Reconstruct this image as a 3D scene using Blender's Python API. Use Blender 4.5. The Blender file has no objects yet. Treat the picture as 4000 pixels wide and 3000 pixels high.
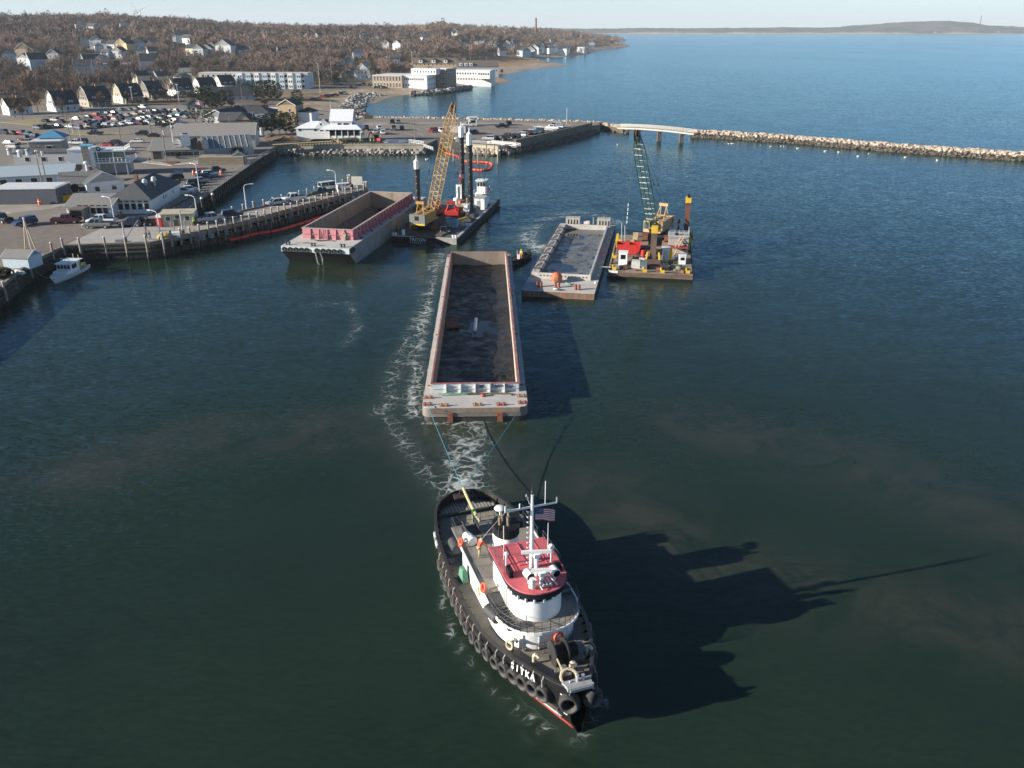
import bpy, math, random
import numpy as np
from mathutils import Vector, Matrix
random.seed(11); np.random.seed(11)
sc = bpy.context.scene
COL = sc.collection
# ---------------------------------------------------------------- camera
FPX = 3235.0; PITCH = math.atan(1392 / FPX); CAMH = 40.0
cd = bpy.data.cameras.new('camera'); cam = bpy.data.objects.new('camera', cd); COL.objects.link(cam)
cd.sensor_width = 36; cd.lens = 36 * FPX / 4000; cd.clip_start = 0.5; cd.clip_end = 60000
cam.location = (0, 0, CAMH); cam.rotation_euler = (math.pi / 2 - PITCH, 0, 0); sc.camera = cam
# ---------------------------------------------------------------- sky, sun, exposure
SUN_EL = math.radians(18.0); SUN_AZ = math.radians(255)      # azimuth clockwise from +Y, where the sun stands
w = bpy.data.worlds.new('World'); sc.world = w; w.use_nodes = True
nt = w.node_tree; bg = nt.nodes['Background']
sky = nt.nodes.new('ShaderNodeTexSky'); sky.sky_type = 'NISHITA'; sky.sun_disc = False
sky.sun_elevation = SUN_EL; sky.sun_rotation = SUN_AZ; sky.air_density = 0.6; sky.dust_density = 0.0; sky.ozone_density = 0.5
tn = nt.nodes.new('ShaderNodeMix'); tn.data_type = 'RGBA'; tn.blend_type = 'MULTIPLY'; tn.inputs[0].default_value = 1.0; tn.inputs[7].default_value = (0.80, 0.97, 1.08, 1)
nt.links.new(sky.outputs[0], tn.inputs[6])
# pale marine haze low in the sky, the same all round the horizon
wg = nt.nodes.new('ShaderNodeTexCoord'); wz = nt.nodes.new('ShaderNodeSeparateXYZ'); wr = nt.nodes.new('ShaderNodeMapRange'); wr.interpolation_type = 'SMOOTHSTEP'; wr.inputs[1].default_value = 0.0; wr.inputs[2].default_value = 0.06; wr.inputs[3].default_value = 0.9; wr.inputs[4].default_value = 0.0
nt.links.new(wg.outputs['Generated'], wz.inputs[0]); nt.links.new(wz.outputs[2], wr.inputs[0]); hx_ = nt.nodes.new('ShaderNodeMix'); hx_.data_type = 'RGBA'; hx_.inputs[7].default_value = (5.5, 5.95, 6.3, 1)
nt.links.new(wr.outputs[0], hx_.inputs[0]); nt.links.new(tn.outputs[2], hx_.inputs[6]); nt.links.new(hx_.outputs[2], bg.inputs[0])
bg.inputs[1].default_value = 0.066
sl = bpy.data.lights.new('sun', 'SUN'); so = bpy.data.objects.new('sun', sl); COL.objects.link(so)
sl.energy = 5.0; sl.angle = math.radians(0.5); sl.color = (1.0, 0.92, 0.80)
SUNV = Vector((math.sin(SUN_AZ) * math.cos(SUN_EL), math.cos(SUN_AZ) * math.cos(SUN_EL), math.sin(SUN_EL)))
so.rotation_euler = SUNV.to_track_quat('Z', 'Y').to_euler(); so.location = (-100, -30, 120)
sc.view_settings.view_transform = 'Standard'; sc.view_settings.look = 'None'
sc.view_settings.exposure = 1.0; sc.view_settings.gamma = 1.0
try: sc.view_settings.use_curve_mapping = False
except Exception: pass
# ---------------------------------------------------------------- photo pixel (4000x3000) -> place
_c, _s = math.cos(PITCH), math.sin(PITCH)
def ray(px, py):
 u = (px - 2000) / FPX; v = (1500 - py) / FPX
 return Vector((u, _c + v * _s, -_s + v * _c))
def P(px, py, z=0.0):
 d = ray(px, py); t = (z - CAMH) / d.z
 return Vector((d.x * t, d.y * t, z))
def HT(y, py):                       # height of a point at forward distance y seen in row py
 v = (1500 - py) / FPX
 return CAMH + y * (v * _c - _s) / (_c + v * _s)
# ---------------------------------------------------------------- materials
MATS = {}
def mat(name, col, rough=0.6, metal=0.0, var=0.25, scale=1.5, bump=0.0, bscale=None, streak=None, emit=None, spec=None, col2=None, detail=6):
 """procedural paint / wood / stone: base colour varied by noise, optional second colour blotches, optional bump"""
 if name in MATS: return MATS[name]
 m = bpy.data.materials.new(name); m.use_nodes = True; n = m.node_tree.nodes; l = m.node_tree.links
 b = n['Principled BSDF']; b.inputs['Roughness'].default_value = rough; b.inputs['Metallic'].default_value = metal
 if spec is not None: b.inputs['Specular IOR Level'].default_value = spec
 tc = n.new('ShaderNodeTexCoord'); src = tc.outputs['Object']
 mp = n.new('ShaderNodeMapping'); l.new(src, mp.inputs[0])
 if streak: mp.inputs['Scale'].default_value = streak
 nz = n.new('ShaderNodeTexNoise'); nz.inputs['Scale'].default_value = scale; nz.inputs['Detail'].default_value = detail
 nz.inputs['Roughness'].default_value = 0.65
 l.new(mp.outputs[0], nz.inputs['Vector'])
 cr = n.new('ShaderNodeValToRGB'); c = tuple(col[:3])
 lo = tuple(x * (1 - var) for x in c); hi = tuple(min(1, x * (1 + var)) for x in c)
 cr.color_ramp.elements[0].position = 0.3; cr.color_ramp.elements[1].position = 0.7
 cr.color_ramp.elements[0].color = (*lo, 1); cr.color_ramp.elements[1].color = (*hi, 1)
 l.new(nz.outputs['Fac'], cr.inputs[0]); out = cr.outputs[0]
 if col2:
  n2 = n.new('ShaderNodeTexNoise'); n2.inputs['Scale'].default_value = scale * 0.45; n2.inputs['Detail'].default_value = 9
  n2.inputs['Roughness'].default_value = 0.72; l.new(mp.outputs[0], n2.inputs['Vector'])
  r2 = n.new('ShaderNodeValToRGB'); r2.color_ramp.elements[0].position = col2[3]; r2.color_ramp.elements[1].position = col2[3] + 0.1
  r2.color_ramp.elements[0].color = (0, 0, 0, 1); r2.color_ramp.elements[1].color = (1, 1, 1, 1)
  l.new(n2.outputs['Fac'], r2.inputs[0])
  mx = n.new('ShaderNodeMix'); mx.data_type = 'RGBA'; l.new(r2.outputs[0], mx.inputs[0]); l.new(out, mx.inputs[6]); mx.inputs[7].default_value = (*col2[:3], 1)
  out = mx.outputs[2]
 l.new(out, b.inputs['Base Color'])
 if bump:
  nb = n.new('ShaderNodeTexNoise'); nb.inputs['Scale'].default_value = bscale or scale * 4; nb.inputs['Detail'].default_value = 6
  l.new(mp.outputs[0], nb.inputs['Vector'])
  bp = n.new('ShaderNodeBump'); bp.inputs['Strength'].default_value = bump; bp.inputs['Distance'].default_value = 0.05
  l.new(nb.outputs['Fac'], bp.inputs['Height']); l.new(bp.outputs[0], b.inputs['Normal'])
 if emit: b.inputs['Emission Color'].default_value = (*emit, 1); b.inputs['Emission Strength'].default_value = 1
 MATS[name] = m; return m
WHITE = mat('white_paint', (0.78, 0.78, 0.76), 0.45, var=0.06, scale=0.9)
BLACK = mat('black_paint', (0.012, 0.012, 0.013), 0.6, spec=.25, var=0.4, scale=1.2, col2=(0.05, 0.042, 0.035, 0.6))
RUBBER = mat('rubber', (0.034, 0.032, 0.031), 0.75, var=0.4, scale=3, col2=(0.09, 0.085, 0.078, 0.52))
GLASS = mat('dark_glass', (0.012, 0.014, 0.016), 0.08, var=0.2, spec=0.7)
STEEL = mat('galvanised_steel', (0.42, 0.43, 0.44), 0.45, 0.4, var=0.2)
DARKSTEEL = mat('dark_steel', (0.045, 0.045, 0.05), 0.55, 0.3, var=0.4, scale=3)
RUST = mat('rust', (0.16, 0.065, 0.035), 0.8, var=0.45, scale=2.5, col2=(0.07, 0.045, 0.035, 0.55))
ROPE = mat('rope', (0.42, 0.36, 0.25), 0.9, var=0.25, scale=8)
WOOD = mat('weathered_timber', (0.21, 0.18, 0.145), 0.85, var=0.35, scale=2, streak=(1, 1, 0.2))
WETWOOD = mat('wet_timber', (0.028, 0.026, 0.02), 0.6, var=0.5, scale=1.5, col2=(0.05, 0.06, 0.02, 0.58))
CONC = mat('concrete', (0.36, 0.34, 0.31), 0.85, var=0.15, scale=0.5, bump=0.1, bscale=6, col2=(0.27, 0.25, 0.23, 0.56))
ASPH = mat('asphalt', (0.195, 0.168, 0.142), 0.9, var=0.14, scale=0.12, bump=0.05, bscale=8, col2=(0.135, 0.12, 0.107, 0.55))
SHINGLE = mat('roof_shingle', (0.075, 0.078, 0.085), 0.85, var=0.2, scale=2.5, bump=0.15, bscale=9)
SHINGLE_L = mat('weathered_roof_shingle', (0.2, 0.195, 0.185), 0.85, var=0.15, scale=2, bump=0.15, bscale=9)
YELLOW = mat('safety_yellow', (0.62, 0.40, 0.03), 0.5, var=0.2, scale=2, col2=(0.3, 0.16, 0.05, 0.64))
RED = mat('red_paint', (0.52, 0.035, 0.03), 0.45, var=0.2, scale=1.5)
ORANGE = mat('orange_plastic', (0.72, 0.12, 0.025), 0.5, var=0.15)
GREENP = mat('green_paint', (0.02, 0.17, 0.08), 0.5, var=0.3)
# ---------------------------------------------------------------- mesh builder
class MB:
 def __init__(s): s.v = []; s.f = []; s.cut = []
 def add(s, vs, fs):
  n = len(s.v); s.cut.append((n, len(s.f))); s.v += [tuple(p) for p in vs]; s.f += [tuple(i + n for i in f) for f in fs]; return s
 def box(s, x0, x1, y0, y1, z0, z1):
  return s.add([(x0, y0, z0), (x1, y0, z0), (x1, y1, z0), (x0, y1, z0), (x0, y0, z1), (x1, y0, z1), (x1, y1, z1), (x0, y1, z1)],
                     [(0, 3, 2, 1), (4, 5, 6, 7), (0, 1, 5, 4), (1, 2, 6, 5), (2, 3, 7, 6), (3, 0, 4, 7)])
 def cbox(s, c, sz, rz=0.0, taper=1.0):
  x, y, z = sz[0] / 2, sz[1] / 2, sz[2] / 2; ca, sa = math.cos(rz), math.sin(rz); vs = []
  for k, t in ((-1, 1), (1, taper)):
   for i, j in ((-1, -1), (1, -1), (1, 1), (-1, 1)):
    X, Y = i * x * t, j * y * t; vs.append((c[0] + ca * X - sa * Y, c[1] + sa * X + ca * Y, c[2] + k * z))
  return s.add(vs, [(0, 3, 2, 1), (4, 5, 6, 7), (0, 1, 5, 4), (1, 2, 6, 5), (2, 3, 7, 6), (3, 0, 4, 7)])
 def frame(s, p, q):
  p, q = Vector(p), Vector(q); d = (q - p)
  if d.length < 1e-6: d = Vector((0, 0, 1e-3))
  d.normalize(); up = Vector((0, 0, 1)) if abs(d.z) < 0.95 else Vector((0, 1, 0))
  a = d.cross(up).normalized(); return p, q, a, a.cross(d).normalized()
 def beam(s, p, q, w, h=None):
  h = w if h is None else h; p, q, a, b = s.frame(p, q); vs = []
  for o in (p, q):
   for i, j in ((-1, -1), (1, -1), (1, 1), (-1, 1)): vs.append(o + a * (i * w / 2) + b * (j * h / 2))
  return s.add(vs, [(0, 1, 2, 3), (4, 7, 6, 5), (0, 4, 5, 1), (1, 5, 6, 2), (2, 6, 7, 3), (3, 7, 4, 0)])
 def cyl(s, p, q, r, r2=None, n=8):
  r2 = r if r2 is None else r2; p, q, a, b = s.frame(p, q); vs = []
  for o, R in ((p, r), (q, r2)):
   for i in range(n):
    t = 2 * math.pi * i / n; vs.append(o + a * (R * math.cos(t)) + b * (R * math.sin(t)))
  fs = [(i, i + n, (i + 1) % n + n, (i + 1) % n) for i in range(n)] + [tuple(range(n)), tuple(range(2 * n - 1, n - 1, -1))]
  return s.add(vs, fs)
 def tube(s, pts, r, n=6):
  for a, b in zip(pts[:-1], pts[1:]): s.cyl(a, b, r, n=n)
  return s
 def prism(s, poly, z0, z1, top=True, bot=True):
  n = len(poly); g = lambda z, i: z[i] if isinstance(z, (list, tuple)) else z
  vs = [(p[0], p[1], g(z0, i)) for i, p in enumerate(poly)] + [(p[0], p[1], g(z1, i)) for i, p in enumerate(poly)]
  ar = sum(poly[i][0] * poly[(i + 1) % n][1] - poly[(i + 1) % n][0] * poly[i][1] for i in range(n))
  fs = [(i, (i + 1) % n, (i + 1) % n + n, i + n) for i in range(n)]
  if top: fs.append(tuple(range(n, 2 * n)))
  if bot: fs.append(tuple(range(n - 1, -1, -1)))
  if ar < 0: fs = [f[::-1] for f in fs]
  return s.add(vs, fs)
 def loft(s, rings, closed=True, cap=True):
  n = len(rings[0]); vs = [p for r in rings for p in r]; fs = []
  for k in range(len(rings) - 1):
   for i in range(n if closed else n - 1):
    j = (i + 1) % n; fs.append((k * n + i, k * n + j, (k + 1) * n + j, (k + 1) * n + i))
  if cap: fs += [tuple(range(n - 1, -1, -1)), tuple(range((len(rings) - 1) * n, len(rings) * n))]
  return s.add(vs, fs)
 def torus(s, c, ax, R, r, n=14, m=7):
  c = Vector(c); ax = Vector(ax).normalized(); up = Vector((0, 0, 1)) if abs(ax.z) < 0.9 else Vector((1, 0, 0))
  a = ax.cross(up).normalized(); b = ax.cross(a); vs = []; fs = []
  for i in range(n):
   t = 2 * math.pi * i / n; d = a * math.cos(t) + b * math.sin(t)
   for j in range(m):
    u = 2 * math.pi * j / m; vs.append(c + d * (R + r * math.cos(u)) + ax * (r * math.sin(u)))
  for i in range(n):
   for j in range(m): fs.append((i * m + j, ((i + 1) % n) * m + j, ((i + 1) % n) * m + (j + 1) % m, i * m + (j + 1) % m))
  return s.add(vs, fs)
 def ball(s, c, r, nu=10, nv=6, sc=(1, 1, 1), jit=0.0, rng=random):
  vs = [(c[0], c[1], c[2] - r * sc[2])]
  for j in range(1, nv):
   t = -math.pi / 2 + math.pi * j / nv
   for i in range(nu):
    u = 2 * math.pi * i / nu; k = r * (1 + rng.uniform(-jit, jit))
    vs.append((c[0] + k * math.cos(t) * math.cos(u) * sc[0], c[1] + k * math.cos(t) * math.sin(u) * sc[1], c[2] + k * math.sin(t) * sc[2]))
  vs.append((c[0], c[1], c[2] + r * sc[2])); fs = []
  for i in range(nu): fs.append((0, 1 + (i + 1) % nu, 1 + i))
  for j in range(nv - 2):
   for i in range(nu):
    a = 1 + j * nu + i; b = 1 + j * nu + (i + 1) % nu; fs.append((a, b, b + nu, a + nu))
  o = 1 + (nv - 2) * nu
  for i in range(nu): fs.append((o + i, o + (i + 1) % nu, len(vs) - 1))
  return s.add(vs, fs)
 def mesh(s, name, m, smooth=False):
  me = bpy.data.meshes.new(name); me.from_pydata(s.v, [], s.f); me.materials.append(m)
  if smooth: me.polygons.foreach_set('use_smooth', [True] * len(me.polygons))
  return me
 def each(s, name, m, par=None, smooth=False):          # every piece added becomes an object of its own
  cuts = s.cut + [(len(s.v), len(s.f))]; r = []
  for (a, fa), (b, fb) in zip(cuts[:-1], cuts[1:]):
   q = MB(); q.v = s.v[a:b]; q.f = [tuple(i - a for i in f) for f in s.f[fa:fb]]; r.append(q.build(name, m, par, smooth))
  return r
 def build(s, name, m, par=None, smooth=False):
  o = bpy.data.objects.new(name, s.mesh(name, m, smooth)); COL.objects.link(o)
  if smooth:
   try: o.data.set_sharp_from_angle(angle=math.radians(42))
   except Exception: pass
  if par is not None: o.parent = par
  return o
def tag(o, label=None, cat=None, group=None, kind=None):
 if label: o['label'] = label
 if cat: o['category'] = cat
 if group: o['group'] = group
 if kind: o['kind'] = kind
 return o
def thing(name, label, cat, loc=(0, 0, 0), rz=0.0, group=None):
 o = bpy.data.objects.new(name, None); COL.objects.link(o); o.empty_display_size = 0.3
 o.location = loc; o.rotation_euler = (0, 0, rz); return tag(o, label, cat, group)
def struct(mb, name, m, smooth=False): return tag(mb.build(name, m, None, smooth), kind='structure')
def dup(o, par=None):
 c = o.copy(); COL.objects.link(c)
 if par is not None: c.parent = par
 for ch in list(o.children): dup(ch, c)
 return c
def place(me, name, par, loc=(0, 0, 0), rot=(0, 0, 0), sc_=(1, 1, 1)):
 o = bpy.data.objects.new(name, me); COL.objects.link(o); o.location = loc; o.rotation_euler = rot; o.scale = sc_
 if par is not None: o.parent = par
 return o
def mix(a, b, t): return tuple(x + (y - x) * t for x, y in zip(a, b))
def interp(x, tab):
 if x <= tab[0][0]: return tab[0][1]
 for (a, p), (b, q) in zip(tab[:-1], tab[1:]):
  if x <= b: return p + (q - p) * (x - a) / (b - a)
 return tab[-1][1]
def text_mesh(txt, size, m, depth=0.01, bold=0.0):
 cu = bpy.data.curves.new('lettering', 'FONT'); cu.body = txt; cu.size = size; cu.extrude = depth; cu.offset = size * bold; cu.align_x = 'CENTER'; cu.align_y = 'CENTER'; cu.resolution_u = 3
 o = bpy.data.objects.new('lettering', cu); COL.objects.link(o); dg = bpy.context.evaluated_depsgraph_get()
 me = bpy.data.meshes.new_from_object(o.evaluated_get(dg)); me.materials.clear(); me.materials.append(m)
 bpy.data.objects.remove(o); bpy.data.curves.remove(cu); return me
# ================================================================ WATER
def value_noise(x, y, seed=0):
 xi = np.floor(x).astype(int); yi = np.floor(y).astype(int); xf = x - xi; yf = y - yi
 def h(a, b):
  n = np.sin(a * 127.1 + b * 311.7 + seed * 74.7) * 43758.5453; return n - np.floor(n)
 u = xf * xf * (3 - 2 * xf); v = yf * yf * (3 - 2 * yf)
 return (h(xi, yi) * (1 - u) + h(xi + 1, yi) * u) * (1 - v) + (h(xi, yi + 1) * (1 - u) + h(xi + 1, yi + 1) * u) * v
def fbm(x, y, seed=0, o=4):
 s = 0; a = 0.5
 for k in range(o): s = s + a * value_noise(x * 2 ** k, y * 2 ** k, seed + k); a *= 0.5
 return s
def axis(lo, hi, step, far, grow=1.22):
 a = list(np.arange(lo, hi + 0.01, step)); d = step
 while a[-1] < far: d *= grow; a.append(a[-1] + d)
 d = step; b = []
 p = lo
 while p > -far: d *= grow; p -= d; b.append(p)
 return np.array(b[::-1] + a)
def grid_mesh(xs, ys, Z, name, m, attrs=(), smooth=True):
 nx, ny = len(xs), len(ys); X, Y = np.meshgrid(xs, ys); co = np.stack([X, Y, Z], -1).reshape(-1, 3)
 idx = np.arange(nx * ny).reshape(ny, nx)
 q = np.stack([idx[:-1, :-1], idx[:-1, 1:], idx[1:, 1:], idx[1:, :-1]], -1).reshape(-1, 4)
 return np_mesh(co, q, name, m, attrs, smooth)
def np_mesh(co, q, name, m, attrs=(), smooth=False):
 me = bpy.data.meshes.new(name); k = q.shape[1]
 me.vertices.add(len(co)); me.vertices.foreach_set('co', co.astype(np.float32).ravel())
 me.loops.add(q.size); me.loops.foreach_set('vertex_index', q.astype(np.int32).ravel())
 me.polygons.add(len(q)); me.polygons.foreach_set('loop_start', np.arange(0, q.size, k, dtype=np.int32))
 try: me.polygons.foreach_set('loop_total', np.full(len(q), k, dtype=np.int32))
 except Exception: pass
 if smooth: me.polygons.foreach_set('use_smooth', np.ones(len(q), dtype=bool))
 for an, vals in attrs:
  if vals.ndim == 1:
   a = me.attributes.new(an, 'FLOAT', 'POINT'); a.data.foreach_set('value', vals.astype(np.float32))
  else:
   a = me.attributes.new(an, 'FLOAT_COLOR', 'POINT'); a.data.foreach_set('color', np.c_[vals, np.ones(len(vals))].astype(np.float32).ravel())
 me.update(calc_edges=True); me.materials.append(m)
 o = bpy.data.objects.new(name, me); COL.objects.link(o); return o
def seg_dist(X, Y, pts):
 d = np.full(X.shape, 1e9); tt = np.zeros(X.shape); n = len(pts) - 1
 for i, (a, b) in enumerate(zip(pts[:-1], pts[1:])):
  ax, ay = a[0], a[1]; bx, by = b[0] - ax, b[1] - ay; L = bx * bx + by * by + 1e-9
  t = np.clip(((X - ax) * bx + (Y - ay) * by) / L, 0, 1); e = np.hypot(X - ax - t * bx, Y - ay - t * by)
  k = e < d; d = np.where(k, e, d); tt = np.where(k, (i + t) / n, tt)
 return d, tt
def inside(X, Y, poly):
 r = np.zeros(X.shape, bool); n = len(poly)
 for i in range(n):
  x1, y1 = poly[i][0], poly[i][1]; x2, y2 = poly[(i + 1) % n][0], poly[(i + 1) % n][1]
  k = ((y1 > Y) != (y2 > Y)) & (X < (x2 - x1) * (Y - y1) / (y2 - y1 + 1e-12) + x1); r ^= k
 return r
def sstep(a, b, x): t = np.clip((x - a) / (b - a), 0, 1); return t * t * (3 - 2 * t)
def water_material():
 m = bpy.data.materials.new('sea_water'); m.use_nodes = True; n = m.node_tree.nodes; l = m.node_tree.links
 b = n['Principled BSDF']
 geo = n.new('ShaderNodeNewGeometry'); pos = geo.outputs['Position']
 def noise(scale, detail=4, rough=0.55, dist=0.0, sx=1, sy=1, rot=0):
  mp = n.new('ShaderNodeMapping'); mp.inputs['Scale'].default_value = (sx, sy, 1); mp.inputs['Rotation'].default_value = (0, 0, rot); l.new(pos, mp.inputs[0])
  z = n.new('ShaderNodeTexNoise'); z.inputs['Scale'].default_value = scale; z.inputs['Detail'].default_value = detail
  z.inputs['Roughness'].default_value = rough; z.inputs['Distortion'].default_value = dist; l.new(mp.outputs[0], z.inputs['Vector']); return z.outputs['Fac']
 def math_(op, a, c=None, clamp=False):
  k = n.new('ShaderNodeMath'); k.operation = op; k.use_clamp = clamp
  for i, v in enumerate((a, c)):
   if v is None: continue
   if isinstance(v, (int, float)): k.inputs[i].default_value = v
   else: l.new(v, k.inputs[i])
  return k.outputs[0]
 def ramp(f, p0, p1, c0=(0, 0, 0), c1=(1, 1, 1)):
  r = n.new('ShaderNodeValToRGB'); r.color_ramp.elements[0].position = p0; r.color_ramp.elements[1].position = p1
  r.color_ramp.elements[0].color = (*c0, 1); r.color_ramp.elements[1].color = (*c1, 1); l.new(f, r.inputs[0]); return r.outputs[0]
 def mixc(f, a, c):
  x = n.new('ShaderNodeMix'); x.data_type = 'RGBA'; l.new(f, x.inputs[0])
  for i, v in ((6, a), (7, c)):
   if isinstance(v, tuple): x.inputs[i].default_value = (*v, 1)
   else: l.new(v, x.inputs[i])
  return x.outputs[2]
 # body colour: turbid green, brownish where the bottom has been stirred up
 at = n.new('ShaderNodeAttribute'); at.attribute_name = 'foam'; foam = math_('MULTIPLY', at.outputs['Fac'], ramp(noise(0.2, 4, 0.6, 0.5), 0.3, 0.6, (0.62, 0.62, 0.62), (1.08, 1.08, 1.08)))
 si = n.new('ShaderNodeAttribute'); si.attribute_name = 'silt'; silt = si.outputs['Fac']
 body = mixc(ramp(noise(0.03, 4, 0.6), 0.35, 0.7), (0.0125, 0.0250, 0.0155), (0.0165, 0.0320, 0.0205))
 sm = math_('MULTIPLY', silt, ramp(noise(0.16, 6, 0.65, 1.2), 0.34, 0.58))
 body = mixc(sm, body, (0.036, 0.040, 0.029))
 # lacy foam: a net of broken cell edges, at two sizes, in water carried about by eddies
 def lace(scale, warp, wsc, wide):
  z = noise(wsc, 3, 0.55, 0.6).node; v = n.new('ShaderNodeVectorMath'); v.operation = 'MULTIPLY_ADD'; l.new(z.outputs['Color'], v.inputs[0]); v.inputs[1].default_value = (warp, warp, 0); l.new(pos, v.inputs[2])
  vo = n.new('ShaderNodeTexVoronoi'); vo.feature = 'DISTANCE_TO_EDGE'; vo.voronoi_dimensions = '2D'; vo.inputs['Scale'].default_value = scale; l.new(v.outputs[0], vo.inputs['Vector'])
  return math_('SUBTRACT', math_('MULTIPLY', math_('MULTIPLY', foam, foam), wide), vo.outputs['Distance'])
 brk = ramp(noise(0.9, 5, 0.65, 0.8), 0.36, 0.62)
 f_a = math_('MULTIPLY', math_('MULTIPLY', lace(0.32, 7.0, 0.22, 0.24), 6.0, True), brk)
 f_b = math_('MULTIPLY', math_('MULTIPLY', lace(0.85, 3.6, 0.4, 0.22), 4.5, True), ramp(noise(0.5, 5, 0.7, 1.0), 0.36, 0.6, (0.15, 0.15, 0.15), (1, 1, 1)))
 fm = math_('MULTIPLY', math_('MAXIMUM', f_a, f_b), math_('MULTIPLY', math_('SUBTRACT', foam, 0.12), 3.0, True), True)
 body = mixc(math_('MULTIPLY', foam, 0.55, True), body, (0.055, 0.075, 0.058))
 col = mixc(fm, body, (0.62, 0.64, 0.62))
 rgh = math_('ADD', math_('MULTIPLY', fm, 0.5), 0.16)
 # ripples: slopes taken straight from vector noise, so that far water keeps its roughness; calmer slicks
 calm = ramp(noise(0.008, 3, 0.5, 0.6, 1.0, 0.45), 0.36, 0.66, (0.45, 0.45, 0.45), (1, 1, 1))
 def slope(scale, detail, amp, sx, sy, rot, dist=0.3):
  z = noise(scale, detail, 0.6, dist, sx, sy, rot).node
  v = n.new('ShaderNodeVectorMath'); v.operation = 'SUBTRACT'; l.new(z.outputs['Color'], v.inputs[0]); v.inputs[1].default_value = (0.5, 0.5, 0.5)
  k = n.new('ShaderNodeVectorMath'); k.operation = 'MULTIPLY'; l.new(v.outputs[0], k.inputs[0]); k.inputs[1].default_value = (amp, amp, 0); return k.outputs[0]
 def vadd(a, c):
  v = n.new('ShaderNodeVectorMath'); v.operation = 'ADD'; l.new(a, v.inputs[0])
  if isinstance(c, tuple): v.inputs[1].default_value = c
  else: l.new(c, v.inputs[1])
  return v.outputs[0]
 sl_ = vadd(slope(2.2, 3, 0.5, 0.5, 1.25, 0.95), slope(0.75, 3, 0.2, 0.5, 1.2, 0.8))
 k = n.new('ShaderNodeVectorMath'); k.operation = 'SCALE'; l.new(sl_, k.inputs[0]); l.new(calm, k.inputs['Scale'])
 sl_ = vadd(vadd(k.outputs[0], slope(0.16, 2, 0.05, 0.5, 1.0, 0.2)), (0, 0, 1))
 nm = n.new('ShaderNodeVectorMath'); nm.operation = 'NORMALIZE'; l.new(sl_, nm.inputs[0])
 # steep wavelets hide one another at a low angle, which holds the reflection of real water well below a mirror's
 df = n.new('ShaderNodeBsdfDiffuse'); l.new(col, df.inputs['Color']); l.new(nm.outputs[0], df.inputs['Normal']); gs = n.new('ShaderNodeBsdfGlossy'); gs.inputs['Color'].default_value = (0.66, 0.90, 1.0, 1); l.new(rgh, gs.inputs['Roughness']); l.new(nm.outputs[0], gs.inputs['Normal'])
 fr = n.new('ShaderNodeFresnel'); fr.inputs['IOR'].default_value = 1.33; l.new(nm.outputs[0], fr.inputs['Normal'])
 fac = math_('MULTIPLY', math_('MULTIPLY', fr.outputs[0], 0.84), math_('SUBTRACT', 1.0, math_('MULTIPLY', fm, 0.8)))
 ms = n.new('ShaderNodeMixShader'); l.new(fac, ms.inputs[0]); l.new(df.outputs[0], ms.inputs[1]); l.new(gs.outputs[0], ms.inputs[2])
 l.new(ms.outputs[0], n['Material Output'].inputs['Surface']); n.remove(b)
 return m
xs = axis(-34, 46, 0.8, 24000); ys = axis(30, 205, 0.8, 30000); ys = ys[ys > -400]
X, Y = np.meshgrid(xs, ys)
fo = np.zeros(X.shape)
def foam_line(pts, wid, amp, amp_end=None, side=None):
 global fo
 d, t = seg_dist(X, Y, pts); a = amp + ((amp if amp_end is None else amp_end) - amp) * t
 wv = wid if not isinstance(wid, tuple) else wid[0] + (wid[1] - wid[0]) * t
 fo = np.maximum(fo, a * np.exp(-(d / wv) ** 2))
def pp(*q): return [P(a, b) for a, b in q]
foam_line([(-4.2, 65.5), (-4.6, 72), (-5.0, 83)], (2.4, 3.4), 1.35, 0.66)          # tug propeller wash
foam_line(pp((1775, 1920), (1680, 1870), (1600, 1760), (1530, 1640), (1500, 1560)), 1.6, 0.72, 0.6)
foam_line([(-9.9, 82.2), (-4, 81.9), (1.6, 82.1)], 0.55, 1.1, 0.5)                  # barge bow wave
foam_line([(-11.0, 84), (-12.4, 100), (-13.2, 125), (-13.8, 146)], (1.5, 0.9), 0.98, 0.85)
foam_line(pp((1500, 1600), (1560, 1420), (1640, 1220), (1690, 1070)), (2.2, 1.3), 0.7, 0.6)
foam_line(pp((1345, 1350), (1400, 1280), (1360, 1180), (1240, 1190)), 1.2, 0.6, 0.5)
foam_line(pp((1690, 1050), (1720, 985), (1700, 940)), 2.4, 0.8, 0.6)
foam_line(pp((2115, 985), (2060, 940), (2075, 890), (2150, 850), (2240, 830), (2330, 840), (2420, 870)), (3.6, 3.0), 0.9, 0.75)
foam_line(pp((2110, 965), (2140, 960)), 2.4, 1.5, 1.3)
foam_line(pp((2050, 800), (2010, 795), (1990, 798)), 1.6, 0.55, 0.4)
foam_line([(-6.0, 60), (-4.6, 48), (-1.4, 42), (2.6, 38.4)], 0.42, 0.85, 0.85)      # along the tug's hull
foam_line([(3.9, 37.6), (6.2, 41.5)], 0.6, 0.85, 0.6)
si = np.zeros(X.shape)
for pts, wd, am in ((pp((300, 1850), (800, 1700), (1300, 1680), (1600, 1650)), 5, 0.55), (pp((2350, 1900), (2700, 2200), (3200, 2300), (3900, 2450)), 5, 0.5),
     (pp((2700, 1650), (3100, 1750), (3600, 1900), (4100, 2100)), 6, 0.45), (pp((1800, 1400), (1700, 1700), (1900, 1850)), 6, 0.8),
     (pp((2400, 1150), (2700, 1130)), 6, 0.5), (pp((1200, 1050), (1650, 1080)), 6, 0.5), (pp((1100, 640), (1700, 640)), 12, 0.5)):
 d, t = seg_dist(X, Y, pts); si = np.maximum(si, 1.9 * am * np.exp(-(d / wd) ** 2))
water = tag(grid_mesh(xs, ys, np.zeros(X.shape), 'water', water_material(), (('foam', fo.ravel()), ('silt', si.ravel()))), kind='structure')
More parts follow.
